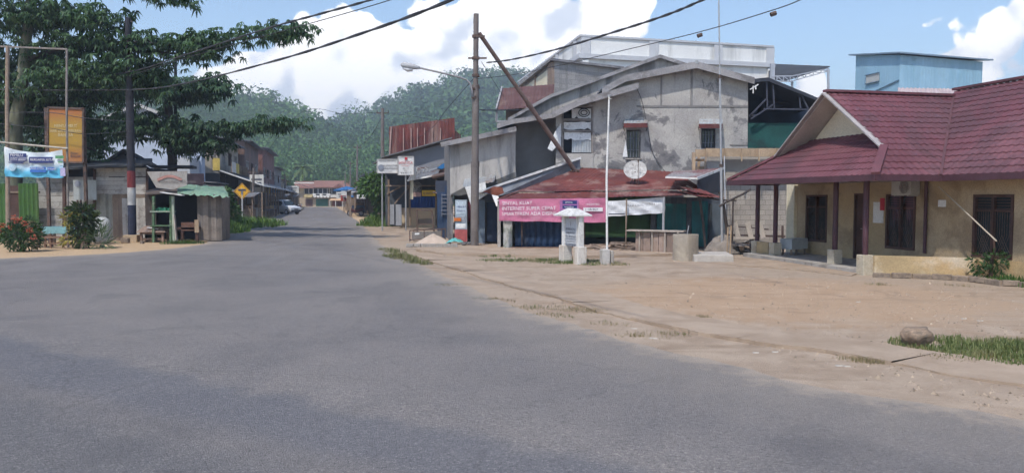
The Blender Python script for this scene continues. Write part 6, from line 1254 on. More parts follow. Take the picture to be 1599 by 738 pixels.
# ================================================================== left side: trees
def rosettes(spots, mt, parent, seed, L=.42, nl=9, name='crown'):
    """umbrella whorls of drooping leaflets, spots: (centre, spread xyz, count)"""
    rng = random.Random(seed); out = []
    for c, sp, n in spots:
        for _ in range(n):
            p = V(c)+V((rng.gauss(0,sp[0]), rng.gauss(0,sp[1]), rng.gauss(0,sp[2])))
            ax = (V((rng.gauss(0,.35), rng.gauss(0,.35), 1))).normalized(); a = ax.cross(V((1,.3,0))).normalized(); b = ax.cross(a); ph = rng.uniform(0,6.28); s_ = L*rng.uniform(.7,1.25)
            for k in range(nl):
                an = ph+k*6.2832/nl+rng.gauss(0,.15); r_ = a*math.cos(an)+b*math.sin(an); t_ = a*-math.sin(an)+b*math.cos(an); l_ = s_*rng.uniform(.8,1.15); w_ = l_*.15
                m_ = p+r_*l_*.5+ax*l_*.06; tp = p+r_*l_*.88-V((0,0,l_*.5))
                out += [p-t_*w_*.2, p+t_*w_*.2, m_+t_*w_, m_-t_*w_, m_-t_*w_, m_+t_*w_, tp+t_*w_*.2, tp-t_*w_*.2]
    return quad_mesh(name, [tuple(v) for v in out], mt, None, None, parent=parent)
def bough_spots(pts, sp, n, jit=.0):
    out = []; P = [V(p) for p in pts]; m = len(P)-1
    for k in range(n):
        u = (k+.5)/n*m; i = min(m-1, int(u)); out.append((P[i].lerp(P[i+1], u-i), sp, 1))
    return out
TL1 = leafmat('tree_leaf', (.018,.05,.028,1), (.11,.20,.085,1), .42, .55, .3)
TL2 = leafmat('tree_leaf_deep', (.016,.044,.028,1), (.08,.155,.07,1), .38, .55, .3)
BARK = mat('grey_green_bark', (.17,.17,.12,1), .25, 2, .9, (.10,.11,.07,1), .5, 4, True)
BARKD = mat('dark_bark', (.05,.045,.045,1), .25, 2, .9)
YT = 36.5; tb0 = at(28,380,YT); tb0.z = 0
t1 = thing('shade_tree', 'large spreading shade tree with tiered boughs behind the hanging blue banner', 'tree', tb0)
q = MB(); q.tube([tb0-V((0,0,.1)), at(22,290,YT), at(22,200,YT), at(33,150,YT), at(38,90,YT), at(45,30,YT), at(50,-40,YT), at(60,-110,YT)], [.42,.36,.36,.26,.24,.2,.16,.1], 10); q.build('trunk', BARK, t1, smooth=60)
boughs = [  # path, spread, rosettes
 ([(33,150,36.5),(100,118,36),(170,112,35.5),(250,100,35.5)], (.75,.9,.34), 240),
 ([(40,90,36.5),(110,66,36),(200,62,35.5),(275,66,35),(335,62,35),(400,54,34.5),(440,53,34.2),(478,46,34)], (.30,.55,.17), 240),
 ([(110,66,36),(200,74,35.7),(300,82,35.3),(345,74,35)], (.45,.7,.26), 190),
 ([(45,30,36.5),(90,22,36),(140,26,35.6),(165,34,35.5)], (.6,.8,.26), 190),
 ([(50,-40,36.5),(150,-30,36),(250,-14,35.5),(290,-4,35)], (.5,.8,.22), 130),
 ([(50,-60,36.5),(-60,-40,36),(-160,-10,36)], (.9,.9,.4), 160),
 ([(33,140,37.8),(-30,90,37.8),(-120,70,37.8)], (.9,.9,.5), 220), ([(40,60,36.6),(20,20,37),(60,0,37)], (1.2,1.1,.5), 200),
 ([(36,110,38.3),(80,95,38.6),(140,100,39),(200,110,39)], (.9,.9,.5), 260),
 ([(33,160,38.6),(60,165,38.6),(110,150,38),(160,145,38.5)], (.9,.8,.4), 220),
 ([(30,170,38.6),(70,190,38.8),(120,195,38.5),(145,200,39)], (.8,.8,.5), 220),
 ([(25,190,38.8),(-10,170,38.8),(-60,180,38.8)], (.7,.8,.7), 170),
 ([(200,112,35.6),(240,122,35.5),(246,140,35.5)], (.35,.5,.25), 70),
 ([(60,230,39.2),(110,240,39.2),(150,232,38.5),(60,200,38.5)], (.6,.6,.4), 130),
]
q = MB(); sp_ = []
for pth, s_, n in boughs:
    P = [at(*p) for p in pth]; q.tube([p-V((0,0,.12)) for p in P], [.11-.085*i/(len(P)-1) for i in range(len(P))], 6); sp_ += bough_spots(P, s_, n)
q.build('limb', BARKD, t1, smooth=60); rosettes([(c, s, 1+(i % 2)) for i, (c, s, n) in enumerate(sp_)], TL1, t1, 3, .33)
Y2 = 46; t2b = at(268,370,Y2); t2b.z = 0
t2 = thing('shade_tree', 'dark tree with long low boughs in front of the pale blue house', 'tree', t2b)
q = MB(); q.tube([t2b-V((0,0,.1)), at(267,300,Y2), at(268,230,Y2), at(263,170,Y2), at(264,120,Y2)], [.26,.23,.22,.24,.14], 9); q.build('trunk', BARKD, t2, smooth=60)
boughs2 = [
 ([(266,210,46),(310,200,45.5),(360,202,45),(410,196,44.5),(455,190,44)], (.55,.9,.17), 260),
 ([(266,215,46),(310,222,45.5),(345,226,45)], (.55,.9,.25), 170),
 ([(264,150,46),(290,143,45.5),(330,138,45),(346,137,45)], (.45,.8,.30), 210),
 ([(264,135,46),(220,136,45.5),(170,145,45)], (.7,.9,.4), 170),
 ([(264,190,46),(220,195,45.5),(160,200,45),(120,205,44.5)], (.9,.9,.36), 360),
 ([(264,215,46),(285,222,46.5),(300,230,46.5),(270,234,46.5)], (.4,.6,.2), 80),
]
q = MB(); sp_ = []
for pth, s_, n in boughs2:
    P = [at(*p) for p in pth]; q.tube([p-V((0,0,.1)) for p in P], [.10-.075*i/(len(P)-1) for i in range(len(P))], 6); sp_ += bough_spots(P, s_, n)
q.build('limb', BARKD, t2, smooth=60); rosettes([(c, s, 1+(i % 2)) for i, (c, s, n) in enumerate(sp_)], TL2, t2, 4, .38)
# ------------------------------------------------------------------ pale blue house behind the trees, dark gabled shed roof
lb = thing('pale_blue_house', 'large pale blue rendered house behind the dark low boughed tree', 'house', at(245,300,64)); Yl = 64
PB = mat('pale_blue_render', (.40,.46,.56,1), .08, .4, .9, (.32,.36,.44,1), .4, .5)
q = MB(); P = [at(160,262,Yl), at(314,262,Yl), at(314,200,Yl), at(213,164,Yl), at(160,185,Yl)]; P[0].z = P[1].z = 0; q.prism(P, (-.9,3,0)); q.build('wall', PB, lb)
q = MB(); a_, b_, c_ = at(150,189,Yl-.5), at(213,162,Yl-.5), at(321,203,Yl-.5); dd = V((-1.2,4,0))
for p, r_ in ((a_,b_),(b_,c_)): q.hexa([p, r_, r_+dd, p+dd], [x_+V((0,0,.12)) for x_ in (p, r_, r_+dd, p+dd)])
q.build('roof', DKZINC, lb); q = MB(); q.bar(b_-V((0,.02,.05)), c_-V((0,.02,.05)), .03, .22); q.bar(a_-V((0,.02,.05)), b_-V((0,.02,.05)), .03, .22); q.build('barge_board', mat('pale_barge', (.45,.45,.44,1), .1, 2), lb)
gbox('annex_wall', 272, 296, 246, 300, Yl-2, mat('pale_grey_annex', (.40,.42,.45,1), .1, 1), lb, 1.9)
ds = thing('gabled_shed', 'low dark shed with gabled zinc roof behind the whitewashed plank shack', 'shed', at(192,300,42)); Yd2 = 42
q = MB(); q.prism([at(150,265,Yd2), at(192,236,Yd2), at(236,262,Yd2), at(300,262,Yd2), at(300,258,Yd2), at(240,258,Yd2), at(192,232,Yd2), at(150,259,Yd2)], (-.4,1.6,0)); q.build('roof', mat('near_black_zinc', (.045,.05,.06,1), .2, 1), ds); q = MB(); P = [at(156,264,Yd2+.3), at(232,264,Yd2+.3), at(192,240,Yd2+.3)]; z_ = [V((P[0].x,Yd2+.3,0)), V((P[1].x,Yd2+.3,0)), P[1], P[2], P[0]]; q.prism(z_, (-.3,1.2,0)); q.build('wall', mat('dark_shed_wall', (.07,.08,.09,1), .2, 1), ds)
# ------------------------------------------------------------------ whitewashed shack
Yk = 36.0
sk = thing('plank_shack', 'whitewashed plank shack with dark roof edge behind the striped pole', 'shack', at(170,376,Yk))
def planks_h(xa, xb, ya, yb_, Y, mt, par, name, n, d=.025):
    a = at(xa, yb_, Y); b = at(xb, ya, Y); q = MB(); h = (b.z-a.z)/n
    for k in range(n):
        tl = R.uniform(-.004,.004); q.box(((a.x+b.x)/2,Y+R.uniform(-.008,.008),a.z+h*(k+.5)), (b.x-a.x,d,h*.955)); 
    return q.build(name, mt, par)
def planks_v(xa, xb, ya, yb_, Y, mt, par, name, n, d=.025):
    a = at(xa, yb_, Y); b = at(xb, ya, Y); q = MB(); w_ = (b.x-a.x)/n
    for k in range(n): q.box((a.x+w_*(k+.5),Y+R.uniform(-.01,.01),(a.z+b.z)/2+R.uniform(-.02,.02)), (w_*.95,d,b.z-a.z))
    return q.build(name, mt, par)
planks_h(148, 229, 262, 303, Yk, WHITEWOOD, sk, 'upper_planks', 6); planks_h(60, 148, 276, 375, Yk+.1, mat('grey_shack_planks', (.34,.33,.31,1), .15, 1.2, .9, (.14,.13,.12,1), .4, 2.2, False, island=.14), sk, 'wall_planks', 10)
planks_v(149, 178, 303, 376, Yk+.02, mat('grey_green_planks', (.25,.25,.22,1), .2, 1.5, .9, island=.25), sk, 'plank_wall', 7)
gbox('door', 177, 192, 304, 376, Yk-.02, mat('brown_shack_door', (.25,.19,.15,1), .2, 2, .9, (.16,.12,.1,1), .4, 3, True), sk, .04); planks_v(192, 229, 309, 376, Yk-.01, WHITEWOOD, sk, 'door_planks', 6); gbox('lintel', 177, 229, 303, 309, Yk-.03, WOOD, sk, .03)
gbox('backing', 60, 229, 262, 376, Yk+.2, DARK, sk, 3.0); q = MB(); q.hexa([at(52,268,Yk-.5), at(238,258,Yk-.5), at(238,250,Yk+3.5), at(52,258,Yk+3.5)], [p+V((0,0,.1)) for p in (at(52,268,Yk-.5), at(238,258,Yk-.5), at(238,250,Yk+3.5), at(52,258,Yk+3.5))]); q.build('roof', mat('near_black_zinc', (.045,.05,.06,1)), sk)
q = MB(); [q.bar(at(x_,376,Yk-.03), at(x_,264,Yk-.03), .1) for x_ in (148,230)]; q.bar(at(101,376,Yk-.0), at(101,276,Yk-.0), .14); q.build('corner_post', DARKWOOD, sk); gbox('louvre', 170, 195, 276, 277, Yk-.03, DARK, sk, .01); gbox('louvre', 207, 228, 276, 277, Yk-.03, DARK, sk, .01)
wbd = thing('notice_board', 'blank pale grey notice board with round emblem on the plank shack', 'notice board', at(132,313,Yk-.5)); gbox('board', 115, 150, 281, 312, Yk-.5, mat('pale_grey_notice', (.36,.385,.38,1), .08, 2), wbd, .04); MB().lathe(at(121,287,Yk-.52), [(.09,-.01),(.14,-.01),(.14,.0),(.09,.0)], 20, 'Y').build('emblem', mat('grey_emblem', (.25,.27,.32,1)), wbd); q = MB(); [q.bar(at(x_,345,Yk-.45), at(x_,312,Yk-.45), .06) for x_ in (121,126)]; q.build('post', DARKWOOD, wbd)
gf = thing('zinc_fence', 'bright green corrugated zinc fence behind the leaning chair', 'fence', at(30,372,35.5)); q = MB(); a_, b_ = at(-60,373,35.4), at(12,373,35.4); corr(q, a_, b_-a_, V((0,0,2.55)), .2, .025); a_, b_ = at(31,371,35.4), at(62,371,35.4); corr(q, a_, b_-a_, V((0,0,2.5)), .2, .025); q.build('sheet', mat('bright_green_zinc', (.05,.115,.03,1), .15, 1.2, .6, (.07,.12,.04,1), .4, 1.5, True), gf); q = MB(); [q.bar(at(-60,y_,35.5), at(62,y_,35.5), .08) for y_ in (300,340)]; q.build('rail', WOOD, gf); gbox('dark_panel', 12, 31, 290, 372, 35.5, DARKWOOD, gf)
# ------------------------------------------------------------------ kiosk
Yq = 34.8
ks = thing('kiosk', 'ramshackle timber kiosk with green tarpaulin on its roof beside the plank shack', 'kiosk', at(290,378,Yq+.5))
planks_v(309, 346, 306, 375, Yq, mat('grey_brown_kiosk', (.185,.155,.135,1), .25, 2, .9, island=.3), ks, 'plank_wall', 9); q = MB(); q.prism([at(345,306,Yq), at(345,376,Yq), at(345,376,Yq)+V((-.5,2.4,0)), at(345,306,Yq)+V((-.5,2.4,0))], (.03,0,0)); q.build('side_wall', WOOD, ks)
gbox('rear_wall', 228, 345, 290, 374, Yq+2.3, DARK, ks); planks_v(228, 243, 302, 374, Yq+.3, mat('dark_kiosk_planks', (.075,.06,.055,1), .3, 2, island=.3), ks, 'plank_wall', 4)
q = MB(); a_, b_ = at(258,303,Yq-.4), at(356,307,Yq-.6); c_, d_ = at(350,292,Yq+2.6), at(255,289,Yq+2.6); q.hexa([a_,b_,c_,d_], [p+V((0,0,.08)) for p in (a_,b_,c_,d_)]); q.hexa([at(228,304,Yq-.2), at(258,303,Yq-.2), at(258,294,Yq+2.5), at(228,294,Yq+2.5)], [p+V((0,0,.06)) for p in (at(228,304,Yq-.2), at(258,303,Yq-.2), at(258,294,Yq+2.5), at(228,294,Yq+2.5))]); q.build('roof', mat('brown_grey_roof', (.13,.105,.095,1), .3, 2), ks)
n = 24; q = MB(); vs = []
for j in range(9):
    for i in range(n+1):
        u, v_ = i/n, j/8; A1 = at(277,301,Yq-.5).lerp(at(357,308,Yq-.75), u); A2 = at(277,291,Yq+1.2).lerp(at(350,296,Yq+1.0), u); p = A1.lerp(A2, v_)+V((0,0,.12+.09*mnoise.noise(V((u*9,v_*3,1)))-(.14 if j == 0 else 0)*(1+mnoise.noise(V((u*14,0,3)))))); vs.append(p)
q.add(vs, [(j*(n+1)+i, j*(n+1)+i+1, (j+1)*(n+1)+i+1, (j+1)*(n+1)+i) for j in range(8) for i in range(n)]); o = q.build('tarpaulin', mat('pale_green_tarpaulin', (.19,.29,.215,1), .2, 3, .6, (.09,.22,.14,1), .4, 3), None, smooth=True); tag(o, 'wrinkled pale green tarpaulin spread over the kiosk roof', 'tarpaulin')
sgk = thing('painted_sign', 'weathered sloping sign board with a faded red arch above the kiosk', 'sign', at(260,298,Yq-.5)); MB().prism([at(229,268,Yq-.5), at(292,267,Yq-.5), at(292,289,Yq-.5), at(270,296,Yq-.5), at(244,293,Yq-.5)], (0,.04,0)).build('board', mat('weathered_sign', (.34,.315,.29,1), .15, 2, .9, (.24,.2,.18,1), .4, 3), sgk)
q = MB(); [q.bar(at(246+k*4.2,281-6*math.sin(math.pi*k/9),Yq-.53), at(250.2+k*4.2,281-6*math.sin(math.pi*(k+1)/9),Yq-.53), .02, .12) for k in range(9)]; q.build('arch_mark', mat('faded_red_mark', (.38,.2,.17,1), .2, 4), sgk); text('WARUNG MAKAN', .2, mat('faded_dark_mark', (.17,.15,.15,1)), at(247,286,Yq-.54), V((1,0,0)), Z, sgk, squash=1.0)
q = MB(); q.bar(at(252,300,Yq-.9), at(286,305,Yq-.9), .3, .03); o = q.build('tin_strip', WHITE, ks); q = MB(); q.bar(at(297,290,Yq+4), at(322,289,Yq+4), .5, .04); o = q.build('tin_strip', WHITE, ks); gbox('rear_sign', 292, 318, 271, 288, Yq+4.5, mat('brown_red_panel', (.28,.17,.16,1), .2, 2), ks)
gs = thing('green_shelf', 'open green shelf stand with goods in front of the kiosk', 'shelf', at(258,377,Yq-.8)); GP = mat('green_shelf_paint', (.085,.15,.08,1), .25, 3, .8, (.3,.3,.25,1), .4, 4); Yg2 = Yq-.6
for x_ in (240,267): MB().bar(V((at(x_,377,Yg2).x,Yg2,0)), at(x_,306,Yg2), .10).build('post', GP, gs)
MB().bar(V((at(272,377,Yg2-.1).x,Yg2-.1,0)), at(270,306,Yg2-.1), .1).build('post', mat('pale_green_post', (.32,.37,.29,1), .2, 3), gs); MB().bar(V((at(276,378,Yg2-.3).x,Yg2-.3,0)), at(272,335,Yg2-.3), .14, .04).build('slanted_board', mat('pale_board', (.46,.40,.34,1)), gs)
for y_ in (330,352): MB().bar(at(239,y_,Yg2+.2), at(270,y_,Yg2+.2), .6, .05).build('shelf', mat('pale_green_post', (.32,.37,.29,1)) if y_ == 330 else GP, gs)
q = MB(); [q.box(at(246+k*4.5,328,Yg2+.2), (.12,.2,.16+.08*(k % 2)), k) for k in range(5)]; o = q.build('goods', mat('green_bags', (.04,.20,.12,1), .3, 5), gs)
tb_ = thing('work_table', 'rough brown timber table inside the dark kiosk opening', 'table', at(297,377,Yq-.2)); Yt = Yq-.3
MB().bar(at(283,356,Yt), at(309,356,Yt), .8, .10).build('tabletop', mat('red_brown_timber', (.14,.075,.055,1), .3, 3), tb_); gbox('front_panel', 283, 305, 347, 360, Yt-.4, mat('red_brown_timber', (.14,.075,.055,1)), tb_); gbox('pale_end', 304, 310, 343, 363, Yt-.42, PALEWOOD, tb_)
for x_ in (285,308): MB().bar(V((at(x_,377,Yt-.3).x,Yt-.3,0)), at(x_,358,Yt-.3), .12).build('leg', DARKWOOD, tb_)
hb = thing('timber_coop', 'knee high brown timber coop with a pitched lid by the striped pole', 'coop', gp(237,378)); p = gp(237,378)+V((0,.3,0))
q = MB(); [q.box(p+V((dx,dy,.24)), (.09,.09,.5)) for dx in (-.48,.48) for dy in (-.25,.25)]; q.bar(p+V((-.5,-.25,.14)), p+V((.5,-.25,.14)), .05, .1); q.bar(p+V((-.5,-.25,.42)), p+V((.5,-.25,.42)), .05, .14); q.build('frame', mat('brown_coop_timber', (.20,.13,.10,1), .3, 3, island=.3), hb)
q = MB(); q.hexa([p+V((-.66,-.4,.45)), p+V((.66,-.4,.45)), p+V((.66,.4,.45)), p+V((-.66,.4,.45))], [p+V((-.4,-.12,.72)), p+V((.4,-.12,.72)), p+V((.4,.12,.72)), p+V((-.4,.12,.72))]); q.build('lid', mat('brown_coop_lid', (.24,.17,.135,1), .3, 3), hb); gbox('back_panel', 226, 248, 360, 376, p.y+.2, DARK, hb); MB().bar(p+V((-.2,-.2,.66)), p+V((.3,-.25,.60)), .2, .03).build('loose_plate', PAPER, hb)
# ------------------------------------------------------------------ striped pole, other poles
sp0 = gp(207,377); st1 = thing('utility_pole', 'utility pole painted red white and black in a concrete footing', 'utility pole', sp0, 'utility poles along the street'); tp_ = at(200,28,sp0.y)
q = MB(); Lp = lambda y_: sp0.lerp(tp_, (sp0.z-at(205,y_,sp0.y).z)/(sp0.z-tp_.z))
def seg(ya, yb_, r_, nm, mt): MB().tube([Lp(yb_), Lp(ya)], r_, 12).build(nm, mt, st1, smooth=40)
seg(28, 140, .13, 'upper_shaft', mat('dark_pole_paint', (.035,.035,.045,1), .2, 3)); seg(140, 267, .17, 'shaft', mat('dark_pole_paint', (.035,.035,.045,1))); seg(267, 293, .175, 'red_band', mat('red_band_paint', (.20,.045,.048,1), .2, 3)); seg(293, 320, .176, 'white_band', mat('faded_white_band', (.46,.45,.44,1), .12, 4)); seg(320, 367, .177, 'black_band', mat('blue_black_paint', (.03,.035,.06,1), .2, 3))
o = MB().box(sp0+V((0,0,.13)), (.62,.62,.36), .1).build('footing', mat('sandy_footing', (.44,.33,.22,1), .15, 2), st1); bevel(o, .04, 2)
q = MB(); q.bar(at(194,34,sp0.y), at(207,34,sp0.y), .06); q.tube([at(201,60,sp0.y)-V((0,0,.06)), at(201,60,sp0.y)+V((0,0,.06))], .17, 10); q.build('crossarm', RUSTSTEEL, st1)
def pole(px_b, py_b, px_t, py_t, r_, label, arm=True, Y=None, m_=POLEMAT):
    b = gp(px_b, py_b) if Y is None else V((at(px_b,300,Y).x,Y,0)); tp = at(px_t, py_t, b.y); o = thing('utility_pole', label, 'utility pole', b, 'utility poles along the street'); MB().tube([b-V((0,0,.1)), b.lerp(tp,.5), tp], [r_,r_*.85,r_*.65], 10).build('shaft', m_, o, smooth=40)
    if arm: q = MB(); q.bar(tp+V((-.5,0,-.4)), tp+V((.5,0,-.4)), .08); [q.tube([tp+V((x_,0,-.36)), tp+V((x_,0,-.2))], .04, 6) for x_ in (-.45,.45)]; q.build('crossarm', RUSTSTEEL, o)
    return tp
pA = pole(272,366,274,90,.13,'dark utility pole close behind the trunk of the low boughed tree',False,47,mat('dark_pole_paint', (.035,.035,.045,1)))
pB = pole(597,346,597.5,169,.19,'utility pole standing behind the white horizontal sign'); pC = pole(557,334,558,226,.16,'dark utility pole beside the dark timber shop',True,103); pD = pole(547,330,547,252,.15,'thin utility pole far along the right row',True,135); pE = pole(394,350,396,262,.14,'utility pole at the edge of the left row behind the yellow diamond sign',True,68); pF = pole(444,330,445,272,.15,'farthest utility pole on the left row',True,118); pG = pole(539,330,539,268,.13,'slender far utility pole near the blue parasol on the right',False,150)
# ------------------------------------------------------------------ T junction sign
ts = gp(378.5,347.5); tsg = thing('road_sign', 'yellow diamond road sign with black T symbol on a grey post', 'road sign', ts); c_ = at(378,298.5,ts.y); MB().tube([ts-V((0,0,.1)), c_+V((0,.04,.3))], .05, 8).build('post', mat('pale_sign_post', (.45,.46,.48,1), .1, 3), tsg)
h_ = .66; o = MB().prism([c_+V((0,0,-h_)), c_+V((h_,0,0)), c_+V((0,0,h_)), c_+V((-h_,0,0))], (0,.02,0)).build('plate', mat('road_sign_yellow', (.62,.33,.02,1), .1, 3, .5), tsg)
q = MB(); k = h_*.93; k2 = h_*.86; P = [(0,-1),(1,0),(0,1),(-1,0)]
for (a1,b1),(a2,b2) in zip(P, P[1:]+P[:1]): q.quad(c_+V((a1*k,-.006,b1*k)), c_+V((a2*k,-.006,b2*k)), c_+V((a2*k2,-.006,b2*k2)), c_+V((a1*k2,-.006,b1*k2)))
q.box(c_+V((0,-.008,.10)), (.62,.004,.15)); q.box(c_+V((0,-.008,-.13)), (.17,.004,.31)); q.build('symbol', TXTK, o if False else tsg)
# ------------------------------------------------------------------ billboard frame, hanging banner, poster
Yb = 31.0
bf = thing('banner_gantry', 'bare rusty gantry of two tall posts and a top bar above the blue banner', 'gantry', V((at(56,300,Yb).x,Yb,0)))
xl, xr = at(10,300,Yb).x, at(104,300,Yb).x
MB().tube([V((xl,Yb,-.1)), at(11,160,Yb), at(12,72,Yb)], [.09,.075,.07], 8).build('post', mat('tan_post', (.30,.225,.17,1), .25, 3), bf); MB().tube([V((xr,Yb,-.1)), at(104,160,Yb), at(104.5,77,Yb)], .045, 8).build('post', mat('brown_grey_post', (.24,.21,.19,1), .25, 3), bf); MB().bar(at(-40,71,Yb), at(105,77,Yb), .06).build('top_bar', mat('brown_grey_post', (.24,.21,.19,1)), bf); MB().tube([at(-60,216,Yb-.1), at(10,223,Yb-.1), at(106,232,Yb-.1)], .04, 7).build('rail', mat('pale_bamboo', (.42,.38,.32,1), .2, 4), bf)
t = NT('banner_print'); cN = t.co(); x_ = t.n('ShaderNodeSeparateXYZ'); t.l(cN, x_.inputs[0]); nn = t.noise(cN, 2.5, 4, .6)
base = t.mix(t.ramp(t.math('ADD', x_.outputs[2], t.math('MULTIPLY', nn, .5)), .45, .75), (.10,.40,.58,1), (.62,.67,.70,1)); base = t.mix(t.ramp(x_.outputs[2], 1.02, 1.18), base, (.70,.69,.72,1)); t.bsdf(base, .6); M_BAN = t.m
bz0 = at(10,276,Yb).z; bz1 = at(10,229,Yb).z; bzr = at(104,234,Yb).z
bb = banner('banner', 'white and light blue printed banner sagging between the two tall posts', xl+.05, xr-.04, Yb-.12, bz1, bzr, bz0, at(104,278,Yb).z, M_BAN, .05, sag=.17, seed=4)
yv = Yb-.2; ax = lambda px_: at(px_,300,yv).x; az_ = lambda py_: at(50,py_,yv).z
for xa, xb, ya, yb_, m_ in [(16,43,239.5,251.5,DKBLUE),(47,84,245,254.5,DKBLUE),(48,73,261,264.4,mat('mid_blue_print', (.05,.14,.42,1))),(48,73,265,269,mat('mid_blue_print', (.05,.14,.42,1))),(75,86,261,266.5,mat('mid_blue_print', (.05,.14,.42,1))),(15,40,252.2,253.2,DKBLUE),(15,38,254,255,DKBLUE),(88,101,243,247.5,mat('green_print', (.12,.33,.16,1))),(92,99,252,254,mat('green_print', (.12,.33,.16,1))),(95,103,262,275,mat('lilac_print', (.42,.38,.55,1)))]: panel(ax(xa), ax(xb), az_(yb_), az_(ya), yv, m_, bb)
for s_, x1, y1, sz, m_ in [('PEMILU',18,244,.16,TXTW),('SELAMAT DATANG',18,247.5,.08,TXTW),('KOTA BERSIH',18,250.6,.1,TXTW),('BERSAMA KITA',49,251,.14,TXTW),('JAGA KOTA',49,264,.1,TXTW),('INDAH',76,265,.1,TXTW)]: text(s_, sz, m_, V((ax(x1),yv-.012,az_(y1))), V((1,0,-.01)), Z, bb)
MB().lathe(V((ax(20.5),yv-.003,az_(261.5))), [(.14,-.003),(.14,.0)], 18, 'Y').build('roundel', mat('pale_blue_print', (.45,.60,.70,1)), bb)
Yo = 34.0; ob_ = thing('billboard', 'orange yellow poster billboard with three white text lines below the tree', 'billboard', V((at(102,300,Yo).x,Yo,0)))
t = NT('orange_poster'); cN = t.co(); x_ = t.n('ShaderNodeSeparateXYZ'); t.l(cN, x_.inputs[0]); zz0, zz1 = at(102,253,Yo).z, at(102,168,Yo).z
base = t.mix(t.ramp(x_.outputs[2], zz0+.2, zz0+.9), (.34,.145,.05,1), (.37,.225,.04,1)); base = t.mix(t.ramp(x_.outputs[2], zz0+1.5, zz1-.05), base, (.35,.125,.045,1)); t.bsdf(base, .5); 
gbox('poster', 76, 129, 169, 253, Yo, t.m, ob_, .05); q = MB(); 
for a1, b1 in (((75,168),(130,170)),((130,170),(130,254)),((130,254),(75,253)),((75,253),(75,168))): q.bar(at(*a1,Yo+.0), at(*b1,Yo+.0), .08)
q.build('frame', RUSTSTEEL, ob_); [MB().bar(V((at(x_,300,Yo).x,Yo+.1,0)), V((at(x_,300,Yo).x,Yo+.1,zz1)), .12).build('post', RUSTSTEEL, ob_) for x_ in (73.5,132)]
for s_, y_, sz in (('MENYAMBUT',199,.2),('HARI KEMERDEKAAN',206.5,.17),('BANGSA',213,.2)): text(s_, sz, flat('faded_white_lettering', (.60,.50,.30,1)), at(102.5,y_,Yo-.02), V((1,0,0)), Z, ob_, align='CENTER', squash=.85)
for s_, y_ in (('Pasar',241),('Rakyat',245.5)): text(s_, .16, TXTK, at(110,y_,Yo-.02), V((1,0,0)), Z, ob_)
# ------------------------------------------------------------------ plants, chair, table, sack at the far left
fb = thing('flowering_bush', 'round green bush with clusters of orange red flowers at the kerb', 'bush', gp(28,393)); p = gp(28,393)+V((0,.3,0))
q = MB(); [q.tube([p, p+V((R.uniform(-.5,.5),R.uniform(-.3,.3),.8))], .02, 5) for _ in range(8)]; q.build('stem', DARKWOOD, fb)
foliage([(p+V((0,0,.55)),(.75,.6,.55),1500),(p+V((-.35,0,.75)),(.4,.4,.4),350),(p+V((.2,0,.9)),(.45,.4,.4),400)], .13, LEAFD, fb, 12)
fl_ = [(p+V((dx,-.35,dz)), (.09,.08,.07), 40) for dx, dz in ((-.1,1.28),(.12,1.22),(-.55,.75),(-.68,.9),(-.5,.98),(.3,1.05),(.0,1.15),(-.75,.7),(.5,.8),(-.2,.9),(.62,.55))]
PET = leafmat('orange_red_petal', (.42,.08,.045,1), (.50,.18,.10,1), .2)
for k, f_ in enumerate(fl_): foliage([f_], .06, PET, fb, 13+k, 'flower_cluster', wid=.9)
ch = thing('chair', 'brown wooden armchair with a leaning back beside the flowering bush', 'chair', gp(58,386)); p = gp(58,386)+V((0,.35,0)); BR = mat('brown_cane', (.22,.13,.09,1), .25, 3)
MB().box(p+V((0,0,.42)), (.6,.55,.08)).build('seat', BR, ch); o = MB().hexa([p+V((-.62,-.25,.5)), p+V((-.05,-.25,.5)), p+V((-.05,.25,.5)), p+V((-.62,.25,.5))], [p+V((-.85,-.2,1.05)), p+V((-.38,-.2,1.02)), p+V((-.38,.25,1.02)), p+V((-.85,.25,1.05))]).build('backrest', BR, ch); bevel(o, .04, 2)
[MB().bar(p+V((dx,dy,0)), p+V((dx,dy,.40)), .07).build('leg', BR, ch) for dx in (-.26,.26) for dy in (-.22,.22)]
tbl = thing('table', 'long brown timber table under a turquoise cloth left of the croton shrub', 'table', gp(88,384)); p = gp(88,384)+V((0,.7,0)); MB().box(p+V((0,0,.74)), (1.5,.8,.05)).build('tabletop', WOOD, tbl); [MB().bar(p+V((dx,dy,0)), p+V((dx,dy,.71)), .07).build('leg', WOOD, tbl) for dx in (-.68,.68) for dy in (-.34,.34)]
q = MB(); n = 20; vs = []
for i in range(n+1):
    x_ = p.x-.8+1.6*i/n; w_ = .03*mnoise.noise(V((i*.8,1,1))); vs += [(x_,p.y-.46+w_,.50+.03*mnoise.noise(V((i*.4,0,0)))),(x_,p.y-.43,.775),(x_,p.y+.42,.78),(x_,p.y+.45,.5)]
q.add(vs, [(4*i+k,4*i+4+k,4*i+5+k,4*i+1+k) for i in range(n) for k in range(3)]); o = q.build('tablecloth', mat('turquoise_cloth', (.20,.37,.38,1), .12, 3, .8), None); tag(o, 'turquoise cloth hanging over the long timber table', 'tablecloth')
bn_ = thing('bench', 'low brown timber bench in front of the turquoise covered table', 'bench', gp(88,387)); p = gp(86,387)+V((0,.15,0)); MB().box(p+V((0,0,.42)), (1.5,.35,.06)).build('seat', BR, bn_); [MB().bar(p+V((dx,dy,0)), p+V((dx,dy,.39)), .06).build('leg', BR, bn_) for dx in (-.68,-.2,.3,.68) for dy in (-.1,)]; MB().bar(p+V((-.7,-.1,.18)), p+V((.7,-.1,.18)), .05).build('stretcher', BR, bn_)
cr_ = thing('croton_shrub', 'dark croton shrub with yellow leaves growing from a stump before the plank shack', 'shrub', gp(131,388)); p = gp(131,388)
